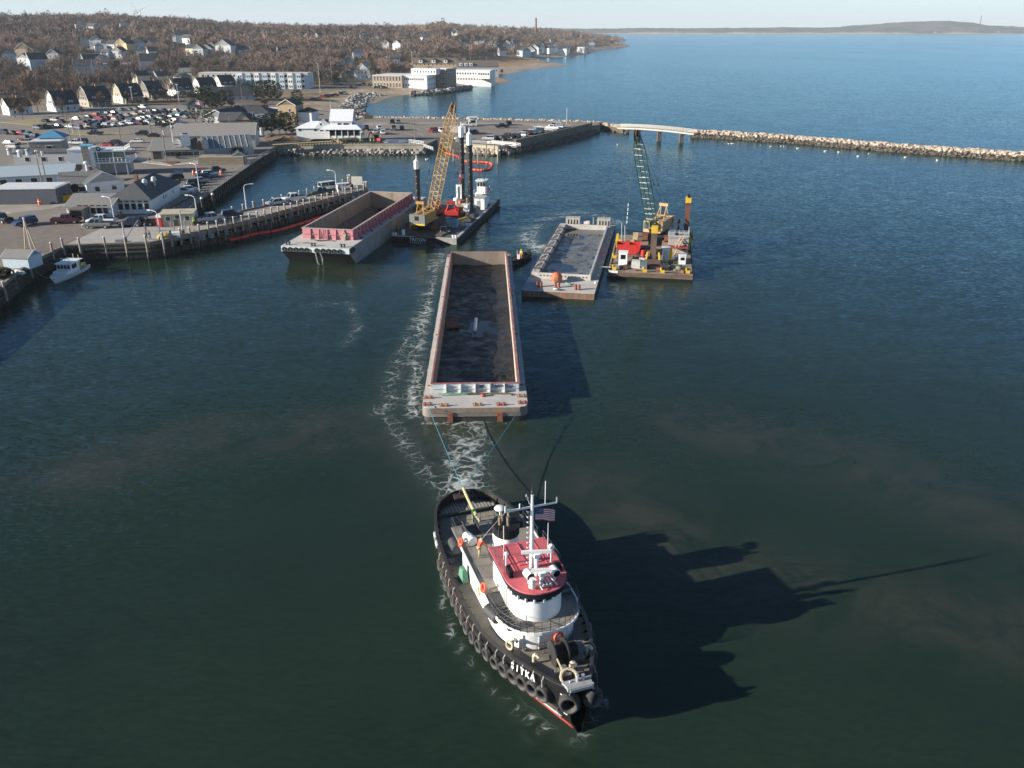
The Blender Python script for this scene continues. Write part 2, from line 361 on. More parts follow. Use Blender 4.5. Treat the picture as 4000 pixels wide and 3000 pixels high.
# ================================================================ TERRAIN
COAST_PX = [(1385, 470), (1396, 448), (1443, 419), (1527, 399), (1560, 383), (1595, 375), (1660, 371), (1725, 368), (1800, 358), (1852, 348), (1930, 336), (2015, 323), (2029, 319), (2011, 308), (1982, 298),
   (2076, 276), (2150, 266), (2210, 259), (2253, 255), (2200, 247), (2108, 232), (2190, 224), (2271, 218), (2307, 213), (2362, 196), (2430, 187), (2479, 182), (2452, 172), (2400, 164)]
COAST = [P(a, b) for a, b in COAST_PX]
LAND = [(c.x, c.y) for c in COAST] + [(150, 2700), (60, 3600), (-3500, 3600), (-3500, 250), (-120, 250), (-90, 380)]
RIDGE = [(-0.62, 44), (-0.45, 44.5), (-0.36, 40), (-0.30, 32), (-0.2, 28), (-0.1, 28), (-0.08, 33), (-0.05, 29), (0.0, 24), (0.06, 17), (0.12, 13), (0.135, 10), (0.15, 8)]
RA = np.array([r[0] for r in RIDGE]); RH = np.array([r[1] for r in RIDGE])
QUAY_IN = [(-75, 396), (-88, 418), (-130, 458), (-240, 452), (-520, 430)]
def terrain_z(x, y):
 x = np.atleast_1d(np.asarray(x, float)); y = np.atleast_1d(np.asarray(y, float))
 d, _ = seg_dist(x, y, COAST); ins = inside(x, y, LAND); d = np.where(ins, d, -d)
 wob = (fbm(x / 30, y / 30, 3) - 0.47) * 10
 beach = np.where(d > 0, -0.4 + 3.1 * sstep(0, 34, d + wob * 0.5), -0.4 + np.maximum(d * 0.12, -3))
 a = x / np.maximum(y, 1); hr = np.interp(a, RA, RH)
 y0 = np.interp(a, [-0.6, -0.25, -0.15, -0.05, 0.05, 0.12], [500, 540, 640, 760, 950, 1250])
 t = sstep(0, 1, (y - y0) / (np.maximum(1450 - y0, 500)))
 und = (fbm(x / 170, y / 170, 9) - 0.47) * 13 * sstep(0.1, 0.5, t)
 hill = (hr - 3) * t + und
 return beach + hill * sstep(20, 180, d)
def G(px, py, up=0.0):            # where the photo ray meets the terrain (or the quay at 2.8 m)
 d = ray(px, py); t = 150.0 * 1.004 ** np.arange(900); x, y, z = d.x * t, d.y * t, CAMH + d.z * t
 k = np.nonzero(z <= np.maximum(terrain_z(x, y), np.where(y < 460, 2.8, -9)) + up)[0]; i = k[0] if len(k) else 899
 return Vector((x[i], y[i], z[i] - up))
def color_mat(name, rough=0.9, attr='tint', amp=0.25, scale=0.6):
 m = bpy.data.materials.new(name); m.use_nodes = True; n = m.node_tree.nodes; l = m.node_tree.links; b = n['Principled BSDF']
 b.inputs['Roughness'].default_value = rough; b.inputs['Specular IOR Level'].default_value = 0.2
 at = n.new('ShaderNodeAttribute'); at.attribute_name = attr; g = n.new('ShaderNodeNewGeometry')
 nz = n.new('ShaderNodeTexNoise'); nz.inputs['Scale'].default_value = scale; nz.inputs['Detail'].default_value = 6; l.new(g.outputs['Position'], nz.inputs['Vector'])
 mr = n.new('ShaderNodeMapRange'); mr.inputs[1].default_value = 0.3; mr.inputs[2].default_value = 0.7; mr.inputs[3].default_value = 1 - amp; mr.inputs[4].default_value = 1 + amp
 l.new(nz.outputs['Fac'], mr.inputs[0]); vm = n.new('ShaderNodeVectorMath'); vm.operation = 'SCALE'
 l.new(at.outputs['Color'], vm.inputs[0]); l.new(mr.outputs[0], vm.inputs['Scale']); l.new(vm.outputs[0], b.inputs['Base Color']); return m
xs = np.concatenate([-np.geomspace(300, 2600, 34)[::-1], np.arange(-294, 190, 7), np.geomspace(192, 460, 18)])
ys = np.concatenate([np.arange(372, 760, 7), np.geomspace(762, 3500, 90)])
X, Y = np.meshgrid(xs, ys); Z = terrain_z(X.ravel(), Y.ravel()).reshape(X.shape)
qp = inside(X, Y, QUAY_IN + [(-520, 60), (-60, 300)]); Z = np.where(qp, 2.2, Z)
d, _ = seg_dist(X, Y, COAST); d = np.where(inside(X, Y, LAND), d, -d); nb = fbm(X / 14, Y / 14, 21); n2 = fbm(X / 45, Y / 45, 5)
def c3(*c): return np.array(c, float)
wet = c3(0.20, 0.125, 0.065); sand = c3(0.42, 0.335, 0.25); grass = c3(0.27, 0.205, 0.105); litter = c3(0.13, 0.098, 0.072); lot = c3(0.17, 0.15, 0.13); marsh = c3(0.32, 0.205, 0.11)
def lay(col, c, k): return col * (1 - k[..., None]) + c * k[..., None]
T = np.zeros(X.shape + (3,)) + litter
T = lay(T, grass, sstep(0.42, 0.52, n2) * (1 - sstep(150, 260, d)))
T = lay(T, sand, (1 - sstep(26, 40, d + (nb - .47) * 50)))
T = lay(T, wet, (1 - sstep(5, 13, d + (nb - .47) * 26)))
mk = np.exp(-(seg_dist(X, Y, [(-50, 800), (-22, 880), (20, 1000), (45, 1100)])[0] / 62) ** 2); T = lay(T, marsh, np.clip(mk * 1.4, 0, 1) * sstep(30, 45, d))
T = lay(T, lot, np.clip((1 - sstep(0, 1, (seg_dist(X, Y, [(-150, 560), (-110, 600), (-95, 640)])[0] - 16) / 5)), 0, 1) * sstep(12, 22, d) * sstep(.36, .44, n2))
terrain = tag(grid_mesh(xs, ys, Z, 'terrain', color_mat('ground_cover', amp=0.3, scale=0.35), (('tint', T.reshape(-1, 3)),)), kind='structure')
# ---- the far side of the bay
def far_h(x):
 u = 2000 + x / 6300 * 3522
 return np.interp(u, [600, 1500, 2000, 2350, 2700, 3100, 3300, 3420, 3520, 3650, 3800, 3880, 3950, 4100, 4600], [34, 34, 33, 32, 33, 35, 36, 40, 52, 72, 80, 74, 52, 40, 36])
xs = np.arange(-3000, 5400, 14.0); ys = np.concatenate([[6240, 6262], np.geomspace(6275, 6700, 22), [6800, 7100]])
X, Y = np.meshgrid(xs, ys); t = sstep(6262, 6640, Y); cano = fbm(X / 26, Y / 26, 31, 4); big = fbm(X / 240, Y / 240, 8, 3)
edge = sstep(6262, 6290, Y + (big - 0.47) * 60)
Z = np.where(Y < 6250, -0.5, 1.5) + edge * (7 + cano * 13) + t * (far_h(X) - 12) + (big - 0.47) * 14 * t
Z = np.where(Y < 6262.5, np.where(Y < 6250, -1.0, 2.0), Z)
brn = c3(0.12, 0.088, 0.072); grn = c3(0.04, 0.055, 0.032)
T = np.zeros(X.shape + (3,)) + brn; T = lay(T, grn, sstep(0.46, 0.6, fbm(X / 90, Y / 60, 77, 4) + 0.1 * t)); T = lay(T, c3(0.45, 0.37, 0.28), (Y < 6266).astype(float))
far_shore = tag(grid_mesh(xs, ys, Z, 'far_shore_terrain', color_mat('far_woodland', amp=0.35, scale=0.06), (('tint', T.reshape(-1, 3)),), False), kind='structure')
# ================================================================ QUAY, PAVED LOTS
QZ = 2.8
EDGE_PX = [(-420, 1420), (-160, 1240), (8, 1114), (81, 1054), (146, 1013), (209, 981), (251, 962), (392, 955), (588, 949), (676, 930)]
EDGE = [P(a, b, QZ) for a, b in EDGE_PX]
BASIN_PX = [(690, 862), (735, 800), (793, 752), (900, 680), (1000, 614), (1052, 588), (1078, 571)]
BASIN = [P(a, b, QZ) for a, b in BASIN_PX]
SEAW = [P(1078, 569, QZ), P(1350, 568, QZ), P(1655, 568, QZ)]
RAMP_R = P(1812, 563, QZ)
SPIT = [P(1955, 572, QZ), P(2012, 560, QZ), P(2310, 491, QZ), P(2345, 486, QZ)]
NORTH = [P(2330, 478, QZ), P(2200, 474, QZ), P(2000, 469, QZ), P(1700, 463, QZ), P(1420, 458, QZ)]
quay_poly = [(p.x, p.y) for p in EDGE + BASIN + SEAW] + [(SEAW[-1].x + 3, SEAW[-1].y + 16), (RAMP_R.x - 3, RAMP_R.y + 16)] + [(p.x, p.y) for p in [RAMP_R] + SPIT + NORTH] + QUAY_IN + [(-520, 60)]
def tri_prism(poly, z0, z1, name, m):
 from mathutils.geometry import tessellate_polygon
 mb = MB(); n = len(poly); ar = sum(poly[i][0] * poly[(i + 1) % n][1] - poly[(i + 1) % n][0] * poly[i][1] for i in range(n))
 if ar < 0: poly = poly[::-1]
 tri = tessellate_polygon([[Vector((p[0], p[1], 0)) for p in poly]]); vs = [(p[0], p[1], z1) for p in poly] + [(p[0], p[1], z0) for p in poly]; fs = []
 for a, b, c in tri:
  q = (Vector(poly[b]) - Vector(poly[a])).to_3d().cross((Vector(poly[c]) - Vector(poly[a])).to_3d()).z
  fs.append((a, b, c) if q > 0 else (a, c, b))
 fs += [(i, i + n, (i + 1) % n + n, (i + 1) % n) for i in range(n)]
 mb.add(vs, fs); return struct(mb, name, m)
quay = tri_prism(quay_poly, -2.5, QZ, 'quay_ground', ASPH)
def sheet(pts, name, m, z=QZ + 0.004, h=None):
 poly = [(p[0], p[1]) for p in pts]
 if h: return tri_prism(poly, QZ - 0.05, QZ + h, name, m)
 return tri_prism(poly, z - 0.003, z, name, m)
def pq(*q): return [P(a, b, QZ) for a, b in q]
DRY = mat('dry_grass', (0.26, 0.21, 0.10), 0.95, var=0.3, scale=1.2, bump=0.3)
PALE = mat('worn_pavement', (0.30, 0.265, 0.225), 0.9, var=0.18, scale=0.25, col2=(0.22, 0.19, 0.165, 0.55))
DARKA = mat('fresh_asphalt', (0.075, 0.07, 0.068), 0.9, var=0.2, scale=0.2)
MULCH = mat('mulch', (0.13, 0.06, 0.035), 0.95, var=0.4, scale=3)
GRAVEL = mat('brick_paving', (0.175, 0.142, 0.118), 0.9, var=0.25, scale=0.5, bump=0.2, bscale=7)
sheet(pq((-150, 1000), (120, 1010), (250, 958), (345, 915), (300, 872), (0, 868), (-300, 900)), 'brick_paved_yard', GRAVEL)
sheet(pq((345, 915), (260, 952), (392, 950), (588, 944), (676, 925), (680, 890), (560, 885), (400, 890)), 'concrete_wharf_apron', CONC)
sheet(pq((0, 838), (200, 815), (275, 795), (230, 775), (0, 795)), 'pale_pavement', PALE)
sheet(pq((1420, 478), (1700, 478), (2000, 480), (2250, 486), (2200, 500), (1980, 484), (1700, 482), (1420, 492)), 'gravel_strip', PALE)
sheet(pq((0, 478), (130, 490), (260, 470), (150, 462)), 'grass_island', DRY, h=0.14)
sheet(pq((200, 522), (380, 530), (520, 524), (480, 518), (300, 516)), 'grass_island', DRY, h=0.14)
sheet(pq((250, 465), (380, 440), (400, 447), (270, 474)), 'grass_island', DRY, h=0.14)
sheet(pq((510, 620), (555, 615), (600, 632), (690, 640), (830, 625), (810, 640), (670, 648), (560, 636)), 'sidewalk', CONC, h=0.13)
sheet(pq((625, 634), (690, 630), (700, 634), (672, 646)), 'planting_bed', MULCH, h=0.2)
sheet(pq((1180, 590 - 62), (1078, 545), (1050, 555), (1000, 540), (1100, 522), (1300, 520), (1330, 545), (1300, 560)), 'construction_ground', mat('bare_earth', (0.2, 0.15, 0.1), 0.95, var=0.35, scale=0.5))
ASPL = mat('road_paint', (0.62, 0.61, 0.58), 0.7, var=0.2, scale=2, col2=(0.2, 0.19, 0.18, 0.6))
mk = MB()
def mark(a, b, wd, z=QZ + 0.009):
 a, b = P(*a, z), P(*b, z); d = (b - a).normalized(); nrm = Vector((-d.y, d.x, 0)) * wd / 2
 mk.add([a - nrm, b - nrm, b + nrm, a + nrm], [(0, 1, 2, 3)])
for i in range(5): mark((690 + i * 22, 640 - i * 5 + 3), (712 + i * 22, 645 - i * 5), 0.6)
mark((680, 668), (715, 668), 1.6); mark((675, 685), (710, 683), 1.6)
for i in range(9): mark((1490 + i * 42, 497 + i * 0.6), (1512 + i * 42, 505 + i * 0.6), 0.14)
for i in range(8): mark((1500 + i * 44, 520), (1524 + i * 44, 529), 0.14)
for i in range(14): mark((330 + i * 36, 492 - i * 2), (345 + i * 36, 497 - i * 2), 0.14)
mark((20, 598), (330, 545), 0.14); mark((0, 832), (40, 832), 0.5); mark((340, 566), (620, 572), 0.14)
struct(mk, 'parking_markings', ASPL)
# ================================================================ TUGBOAT  (local: +Y bow, +X the sunlit side)
TUG_RZ = math.pi + math.radians(18.6)
tug = thing('tugboat', 'black hulled tugboat with red wheelhouse roof and white superstructure, towing a barge', 'tugboat', (-0.2, 51.5, 0), TUG_RZ)
HB = [(-13.5, 0.15), (-13.35, 0.9), (-13.0, 1.6), (-12.3, 2.4), (-11.2, 3.05), (-9.5, 3.5), (-7, 3.85), (-3.5, 4.02), (0, 4.05), (2.5, 4.0), (5, 3.82), (7, 3.45), (9, 2.8), (10.5, 2.2), (12, 1.5), (13, 0.95), (13.35, 0.7)]
WL = [(-13.5, 0.05), (-13.3, 0.5), (-13.0, 1.0), (-12.3, 1.9), (-11, 2.7), (-9, 3.3), (-6, 3.75), (0, 3.9), (3, 3.8), (6, 3.2), (8.5, 2.3), (10.5, 1.45), (12, 0.8), (13.2, 0.25), (13.6, 0.06)]
ZR = [(-13.5, 2.05), (-8, 1.9), (-5, 1.74), (0, 1.68), (4, 1.88), (8, 2.42), (11, 3.0), (13.4, 3.45)]      # bulwark top
ZD = [(-13.5, 1.15), (-5.2, 1.02), (-4.6, 1.36), (0, 1.38), (4, 1.56), (8, 2.06), (11, 2.58), (13.4, 2.95)]      # deck
hb = lambda y: interp(y, HB); wl = lambda y: interp(y, WL); zr = lambda y: interp(y, ZR); zd = lambda y: interp(y, ZD)
YS = [-13.5, -13.35, -13.1, -12.7, -12.2, -11.5, -10.5, -9, -7, -5, -3, -1, 1, 3, 5, 6.5, 8, 9.2, 10.4, 11.4, 12.3, 13, 13.38]
def ring(y, top, inset=0.0):
 b, q = max(hb(y) - inset, 0.02), wl(y); yb = y if y < 13.3 else 13.75
 s = [(b, y, top), (b * .97 + q * .03, y, top - .35), (b * .55 + q * .45, y, .75), (q, yb if y > 13.2 else y, .06), (q * .9, yb if y > 13.2 else y, -.5), (q * .3, y, -1.3)]
 return s + [(-x, yy, z) for x, yy, z in s[::-1]]
MB().loft([ring(y, zr(y)) for y in YS], closed=False, cap=False).build('hull', mat('hull_black', (0.010, 0.010, 0.011), 0.5, spec=.3, var=0.4, scale=0.9, bump=0.15, bscale=2.5, col2=(0.04, 0.03, 0.026, 0.6)), tug, True)
def hxz(y, z):
 b, q, t = hb(y), wl(y), zr(y)
 return interp(z, [(.06, q), (.75, b * .55 + q * .45), (t - .35, b * .97 + q * .03), (t, b)])
mb = MB()                                   # bulwark inside, with its cap rail and stays
for sgn in (1, -1):
 r = [[(sgn * max(hb(y) - .14, .02), y + (.12 if y < -13 else 0), zd(y) - .05), (sgn * max(hb(y) - .14, .02), y + (.12 if y < -13 else 0), zr(y))] for y in YS]
 mb.loft(r, closed=False, cap=False)
BULW = mat('bulwark_black', (0.022, 0.02, 0.02), 0.6, var=0.4, col2=(0.05, 0.04, 0.032, 0.55))
mb.build('bulwark', BULW, tug)
mb = MB()
for sgn in (1, -1):
 for a, b in zip(YS[:-1], YS[1:]):
  p = [(sgn * hb(a) + sgn * .05, a, zr(a) + .03), (sgn * hb(b) + sgn * .05, b, zr(b) + .03), (sgn * max(hb(b) - .22, 0), b, zr(b) + .03), (sgn * max(hb(a) - .22, 0), a, zr(a) + .03)]
  mb.add(p + [(x, y, z - .09) for x, y, z in p], [(0, 1, 2, 3), (4, 7, 6, 5), (0, 4, 5, 1), (2, 6, 7, 3)])
mb.build('cap_rail', mat('cap_rail_paint', (0.035, 0.033, 0.032), 0.5, var=0.35, col2=(0.11, 0.085, 0.065, 0.62)), tug)
mb = MB()
for y in np.arange(-11.5, 12.4, 0.95):
 for sgn in (1, -1): mb.add([(sgn * (hb(y) - .15), y - .03, zr(y) - .1), (sgn * (hb(y) - .5), y - .03, zd(y)), (sgn * (hb(y) - .15), y - .03, zd(y)), (sgn * (hb(y) - .15), y + .03, zr(y) - .1), (sgn * (hb(y) - .5), y + .03, zd(y)), (sgn * (hb(y) - .15), y + .03, zd(y))], [(0, 1, 2), (5, 4, 3), (0, 3, 4, 1)])
mb.each('bulwark_stay', BULW, tug)
# red boot top and white cut-water line at the bow, guard strake
def hull_band(z0, z1, y0, y1, out, name, m, sides=(1, -1)):
 mb = MB(); yy = [y0 + (y1 - y0) * i / 24 for i in range(25)]
 hx = lambda y, z: hxz(y, z) + out
 for sgn in sides:
  mb.loft([[(sgn * hx(y, z0), y, z0), (sgn * hx(y, z1), y, z1), (sgn * (hx(y, z1) - .12), y, z1 + .01)] for y in yy], closed=False, cap=False)
 return mb.build(name, m, tug)
hull_band(-.1, .24, -12.5, 13.45, .035, 'boot_stripe', mat('antifouling_red', (0.36, 0.05, 0.035), 0.6, var=0.3))
hull_band(.95, 1.2, -12.8, 12.6, .11, 'guard_strake', mat('guard_rust', (0.06, 0.045, 0.038), 0.7, var=0.5, scale=2, col2=(0.17, 0.09, 0.05, 0.6)))
hull_band(.55, .64, 9.2, 12.7, .1, 'bow_line', WHITE, (1,))
# decks
mb = MB(); pts = [(hb(y) - .1, y) for y in YS]; MBd = MB()
for a, b in zip(YS[:-1], YS[1:]):
 MBd.add([(-hb(a) + .1, a, zd(a)), (hb(a) - .1, a, zd(a)), (hb(b) - .1, b, zd(b)), (-hb(b) + .1, b, zd(b))], [(0, 1, 2, 3)])
DECKG = mat('deck_grey', (0.18, 0.162, 0.135), 0.8, var=0.25, scale=0.9, col2=(0.10, 0.085, 0.07, 0.56), spec=.3)
deck = MBd.build('main_deck', DECKG, tug)
mb = MB().prism([(-2.6, -10.6), (1.0, -10.6), (1.0, -5.6), (-2.6, -5.6)], 1.04, 1.16); mb.build('timber_deck_sheathing', mat('deck_sheathing', (0.25, 0.22, 0.18), 0.85, var=0.25, scale=1.5, streak=(4, .4, 1)), deck)
for k in range(18):
 x = -2.6 + k * .3; yy = -13.1 + 2.1 * (x / 3.3) ** 2
 if yy < -11.2: MB().box(x - .1, x + .1, yy + .35, -11.15, 1.16, 1.26).build('grating_bar', mat('grating', (0.33, 0.31, 0.29), 0.8, var=0.25), deck)
MB().box(-3.0, 3.0, -11.05, -10.85, 1.1, 1.42).build('deck_coaming', mat('coaming_green', (0.03, 0.055, 0.04), 0.6), deck)
# tyres: one prototype, hung along the sunlit side; a few on the other side and two big ones on the bow
mb = MB(); n_, m_ = 20, 6; rg = []
for i in range(n_):
 t = 2 * math.pi * i / n_; rg.append([((R) * math.cos(t), z, R * math.sin(t)) for R, z in ((.3, -.16), (.3, .12), (.37, .2), (.46, .2), (.54, .1), (.54, -.16))])
mb.loft(rg + [rg[0]], closed=False, cap=False); TYRE = mb.mesh('tyre', RUBBER, True)
MB2 = MB().tube([(0, .05, .5), (0.05, .02, .95), (.02, -.12, 1.22)], .035, 5); SLING = MB2.mesh('chain', mat('chain_galvanised', (0.4, 0.38, 0.34), 0.6, var=.3))
def tyre(y, sgn, s=1.0, z=None):
 e = .05; dx = hb(y + e) - hb(y - e); dy = 2 * e; nx, ny = dy, -dx; q = math.hypot(nx, ny); nx, ny = sgn * nx / q, ny / q
 zz = (zr(y) - 1.22 if z is None else z); x = sgn * (hxz(y, zz) * .5 + hxz(y, zz + .5) * .5)
 o = place(TYRE, 'tyre_fender', tug, (x + nx * (.17 * s + .1), y + ny * (.17 * s + .1), zz), (random.uniform(-.1, .1), random.uniform(-.12, .12), math.atan2(ny, nx) - math.pi / 2), (s, s, s))
 place(SLING, 'chain', o)
for y in [-5.2, -4.05, -2.9, -1.75, -.6, .55, 1.7, 2.85, 4.0, 5.15, 6.25, 7.3, 8.3, 9.25, 10.1, 10.95, 11.75]: tyre(y, 1, 0.92 if y < 8 else 1.05)
for y in (-3, 0.5, 4, 7, 9.5, 11.6): tyre(y, -1)
for x, rz in ((.52, -.5), (-.85, .5)):
 o = place(TYRE, 'tyre_fender', tug, (x * 1.15, 13.35, 2.2), (0.1, 0, rz), (1.22, 1.6, 1.22)); place(SLING, 'chain', o)
for y in (-11.8, -10.6):                      # white patched guards at the quarter
 MB().beam((hb(y + 3.2) + .1, y + 3.2, 1.3), (hb(y + 4) + .1, y + 4, 1.3), .14, .3).build('fender_board', WHITE, tug)
# push knee at the bow
mb = MB(); mb.prism([(-.95, 12.9), (.95, 12.9), (.72, 13.75), (-.72, 13.75)], 3.36, 3.56); mb.beam((-.85, 13.6, 3.5), (.85, 13.6, 3.5), .16, .22)
mb.build('bow_pad', mat('bow_pad_steel', (0.33, 0.33, 0.33), 0.5, var=.2), tug)
MB().cyl((.0, 13.1, 3.4), (0, 13.1, 4.0), .1).cyl((-.35, 13.1, 3.5), (-.35, 13.1, 3.95), .12, n=8).build('bow_bitt', STEEL, tug)
mb = MB()
for k in range(7): mb.beam((.95 + .03 * k, 12.9 - .26 * k, .7 + .0 * k), (.98 + .03 * k, 12.86 - .26 * k, .95), .05, .03)
for k in range(5): mb.beam((.86 - .05 * k, 13.1 + .04 * k, 2.6 - .35 * k), (1.0 - .05 * k, 12.85 + .04 * k, 2.62 - .35 * k), .06, .05)
mb.each('draught_mark', WHITE, tug)
# name on the bow, letter by letter along the curve
for i, ch in enumerate('SITKA'):
 y = 9.3 + i * .44; e = .05; dx = hb(y + e) - hb(y - e); ang = math.atan2(-dx, .1)
 me = text_mesh(ch, .56, WHITE, .012, .03); z = zr(y) - .3
 x = hxz(y, z + .3)
 o = place(me, 'name_letter', tug, (x + .23, y + .07, z), (math.radians(90), 0, math.radians(90) + ang), (1.0, 1.2, 1)); o.rotation_euler = (math.radians(86), 0, math.pi / 2 + ang)
# deckhouse: round front, 2.7 m half width
def house_out(y0, yf, hw, n=10, p=2.3):
 out = []
 for i in range(2 * n + 1):
  t = math.pi * i / (2 * n); cx, sy = math.cos(t), math.sin(t)
  out.append((hw * math.copysign(abs(cx) ** (2 / p), cx), yf - (hw * 1.15) * (1 - abs(sy) ** (2 / p))))
 return [(hw, y0)] + out + [(-hw, y0)]
HW_ = mat('superstructure_white', (0.8, 0.8, 0.79), 0.4, var=0.05, scale=0.9, streak=(1.6, 1.6, .35), col2=(0.58, 0.5, 0.41, 0.64))
ho = house_out(-3.2, 8.15, 2.75)
house = MB().prism(ho, 1.0, 3.5).build('deckhouse', HW_, tug, True)
up = house_out(-5.6, 8.55, 3.0); UPD = mat('upper_deck', (0.24, 0.222, 0.19), 0.8, var=0.2, scale=0.8, col2=(0.16, 0.145, 0.125, 0.56), spec=.3)
upper = MB().prism(up, 3.5, 3.6).build('upper_deck', UPD, tug)
mb = MB()
for a, b in zip(up[:-1], up[1:]):
 if a[1] > -3.4 or b[1] > -3.4:
  mb.beam((a[0], max(a[1], -3.3), 3.62), (b[0], max(b[1], -3.3), 3.62), .09, .22)
mb.build('deck_edge', HW_, upper)
mb = MB()
for x in (-2.6, -.9, .9, 2.6): mb.cyl((x, -5.4, 1.05), (x, -5.4, 3.5), .07, n=6)
mb.each('deck_post', BLACK, upper)
for y, x in ((-1.5, 2.76), (1.2, 2.76), (3.6, 2.76)): MB().cyl((x - .02, y, 2.6), (x + .03, y, 2.6), .2, n=12).build('porthole', GLASS, house)
for y in (-.2, 4.6):
 MB().box(2.74, 2.8, y - .35, y + .35, 1.25, 3.1).build('side_door', mat('door_grey', (0.5, 0.5, 0.48), 0.5, var=.1), house)
for x in (-1.5, -.5, .6, 1.6):
 yy = 8.15 - 3.16 * (1 - (1 - (abs(x) / 2.75) ** 2.3) ** (1 / 2.3)); MB().beam((x, yy + .03, 1.7), (x, yy + .03, 3.4), .1, .05).build('wall_rib', HW_, house)
# wheelhouse
wo = house_out(1.9, 7.3, 1.85, 10, 2.2)
wh = MB().prism(wo, 3.6, 5.15).build('wheelhouse', HW_, tug, True)
MB().prism(house_out(2.0, 7.22, 1.77, 10, 2.2), 5.15, 5.75).build('window_band', GLASS, wh, True)
mb = MB(); k_ = list(range(1, len(wo) - 1))
for i in k_[::2]: mb.beam((wo[i][0], wo[i][1], 5.13), (wo[i][0], wo[i][1], 5.77), .13, .13)
mb.each('window_mullion', HW_, wh)
MB().box(-1.86, -1.8, 1.95, 4.2, 5.15, 5.76).box(1.8, 1.86, 1.95, 4.0, 5.15, 5.76).each('wheelhouse_upper_wall', HW_, wh)
MB().box(1.84, 1.9, 4.35, 5.1, 3.62, 5.7).build('wheelhouse_door', mat('door_light', (0.42, 0.43, 0.43), 0.35, var=.1), wh)
MB().prism(house_out(1.75, 7.75, 2.05, 10, 2.2), 5.72, 6.08).build('visor', mat('visor_black', (0.012, 0.014, 0.02), 0.35), wh, True)
ROOFR = mat('roof_red', (0.56, 0.125, 0.14), 0.6, var=0.14, scale=0.9, col2=(0.46, 0.095, 0.11, 0.56))
roof = MB().prism(house_out(1.6, 7.7, 2.12, 10, 2.2), 6.08, 6.18).build('roof', ROOFR, wh)
MB().box(-.9, .75, 3.2, 4.4, 6.18, 6.26).build('roof_hatch', ROOFR, roof)
mb = MB()
for x in (-1.2, 0, 1.2): mb.box(x - .03, x + .03, 1.7, 5.5, 6.18, 6.21)
mb.box(-2, 2, 3.0, 3.06, 6.18, 6.21); mb.build('roof_seam', ROOFR, roof)
# railings
RAIL = mat('rail_dark', (0.06, 0.065, 0.075), 0.5, var=.2)
def railing(pts, z, h, par, name='railing', every=1.2, m=RAIL, r=.022, nb=2):
 mb = MB()
 for (a, b) in zip(pts[:-1], pts[1:]):
  L = math.dist(a, b); k = max(1, round(L / every))
  for i in range(k + 1):
   q = mix(a, b, i / k); mb.cyl((q[0], q[1], z), (q[0], q[1], z + h), r, n=4)
  for j in range(nb): mb.cyl((a[0], a[1], z + h * (j + 1) / nb), (b[0], b[1], z + h * (j + 1) / nb), r * .85, n=4)
 return mb.build(name, m, par)
railing([p for p in up if p[1] > 4.8], 3.6, .95, upper, every=.9)
railing([(2.95, -5.5), (2.95, -3.0)], 3.6, .95, upper); railing([(-2.95, 4.8), (-2.95, -5.5), (2.95, -5.5)], 3.6, .95, upper)
railing([(2.5, -2.8), (2.9, 1.5), (2.9, 4.6)], 3.6, .95, upper, every=1.6)
railing([(1.95, 1.8), (2.0, 5.0)], 6.18, .7, roof, every=1.0); railing([(-1.95, 1.8), (-2.0, 5.0)], 6.18, .7, roof, every=1.0)
mb = MB()
for k in range(6): mb.box(-2.75, -1.95, 3.2 + k * .42, 3.5 + k * .42, 5.0 - k * .23, 5.04 - k * .23)
mb.each('side_step', DARKSTEEL, upper)
mb = MB()
for k in range(6): mb.box(1.95, 2.6, 5.2 + k * .3, 5.4 + k * .3, 3.66 + k * .0, 3.7)
mb.each('step_grating', DARKSTEEL, upper)
MB().box(1.95, 2.8, 3.4, 5.0, 3.61, 3.66).box(.9, 2.6, 7.0, 7.6, 3.61, 3.64).each('rubber_mat', mat('dark_mat', (0.05, 0.05, 0.052), 0.8), upper)
# funnel
fun = MB().loft([[(.95 * math.cos(t) , -.9 + 1.15 * math.sin(t), z) for t in [2 * math.pi * i / 20 for i in range(20)]] for z in (3.6, 5.55)]).build('funnel', HW_, tug, True)
MB().loft([[(.99 * math.cos(t), -.9 + 1.2 * math.sin(t), z) for t in [2 * math.pi * i / 20 for i in range(20)]] for z in (5.55, 6.25)]).build('funnel_band', BLACK, fun, True)
for x, y in ((-.35, -1.1), (.1, -1.3), (.45, -.8), (-.1, -.5)): MB().cyl((x, y, 6.2), (x, y - .1, 6.95), .13, n=10).build('exhaust_pipe', mat('sooty_pipe', (0.2, 0.16, 0.12), .7, var=.5), fun)
railing([(-.8, -.1), (.8, -.1)], 5.6, .9, fun, 'funnel_rail', .8)
o = MB().cyl((.15, -1.75, 5.6), (.15, -1.75, 6.9), .06, n=6).build('dome_stand', WHITE, fun)
MB().ball((.15, -1.75, 7.05), .45, 14, 6, (1, 1, .38)).build('satellite_dome', WHITE, fun, True)
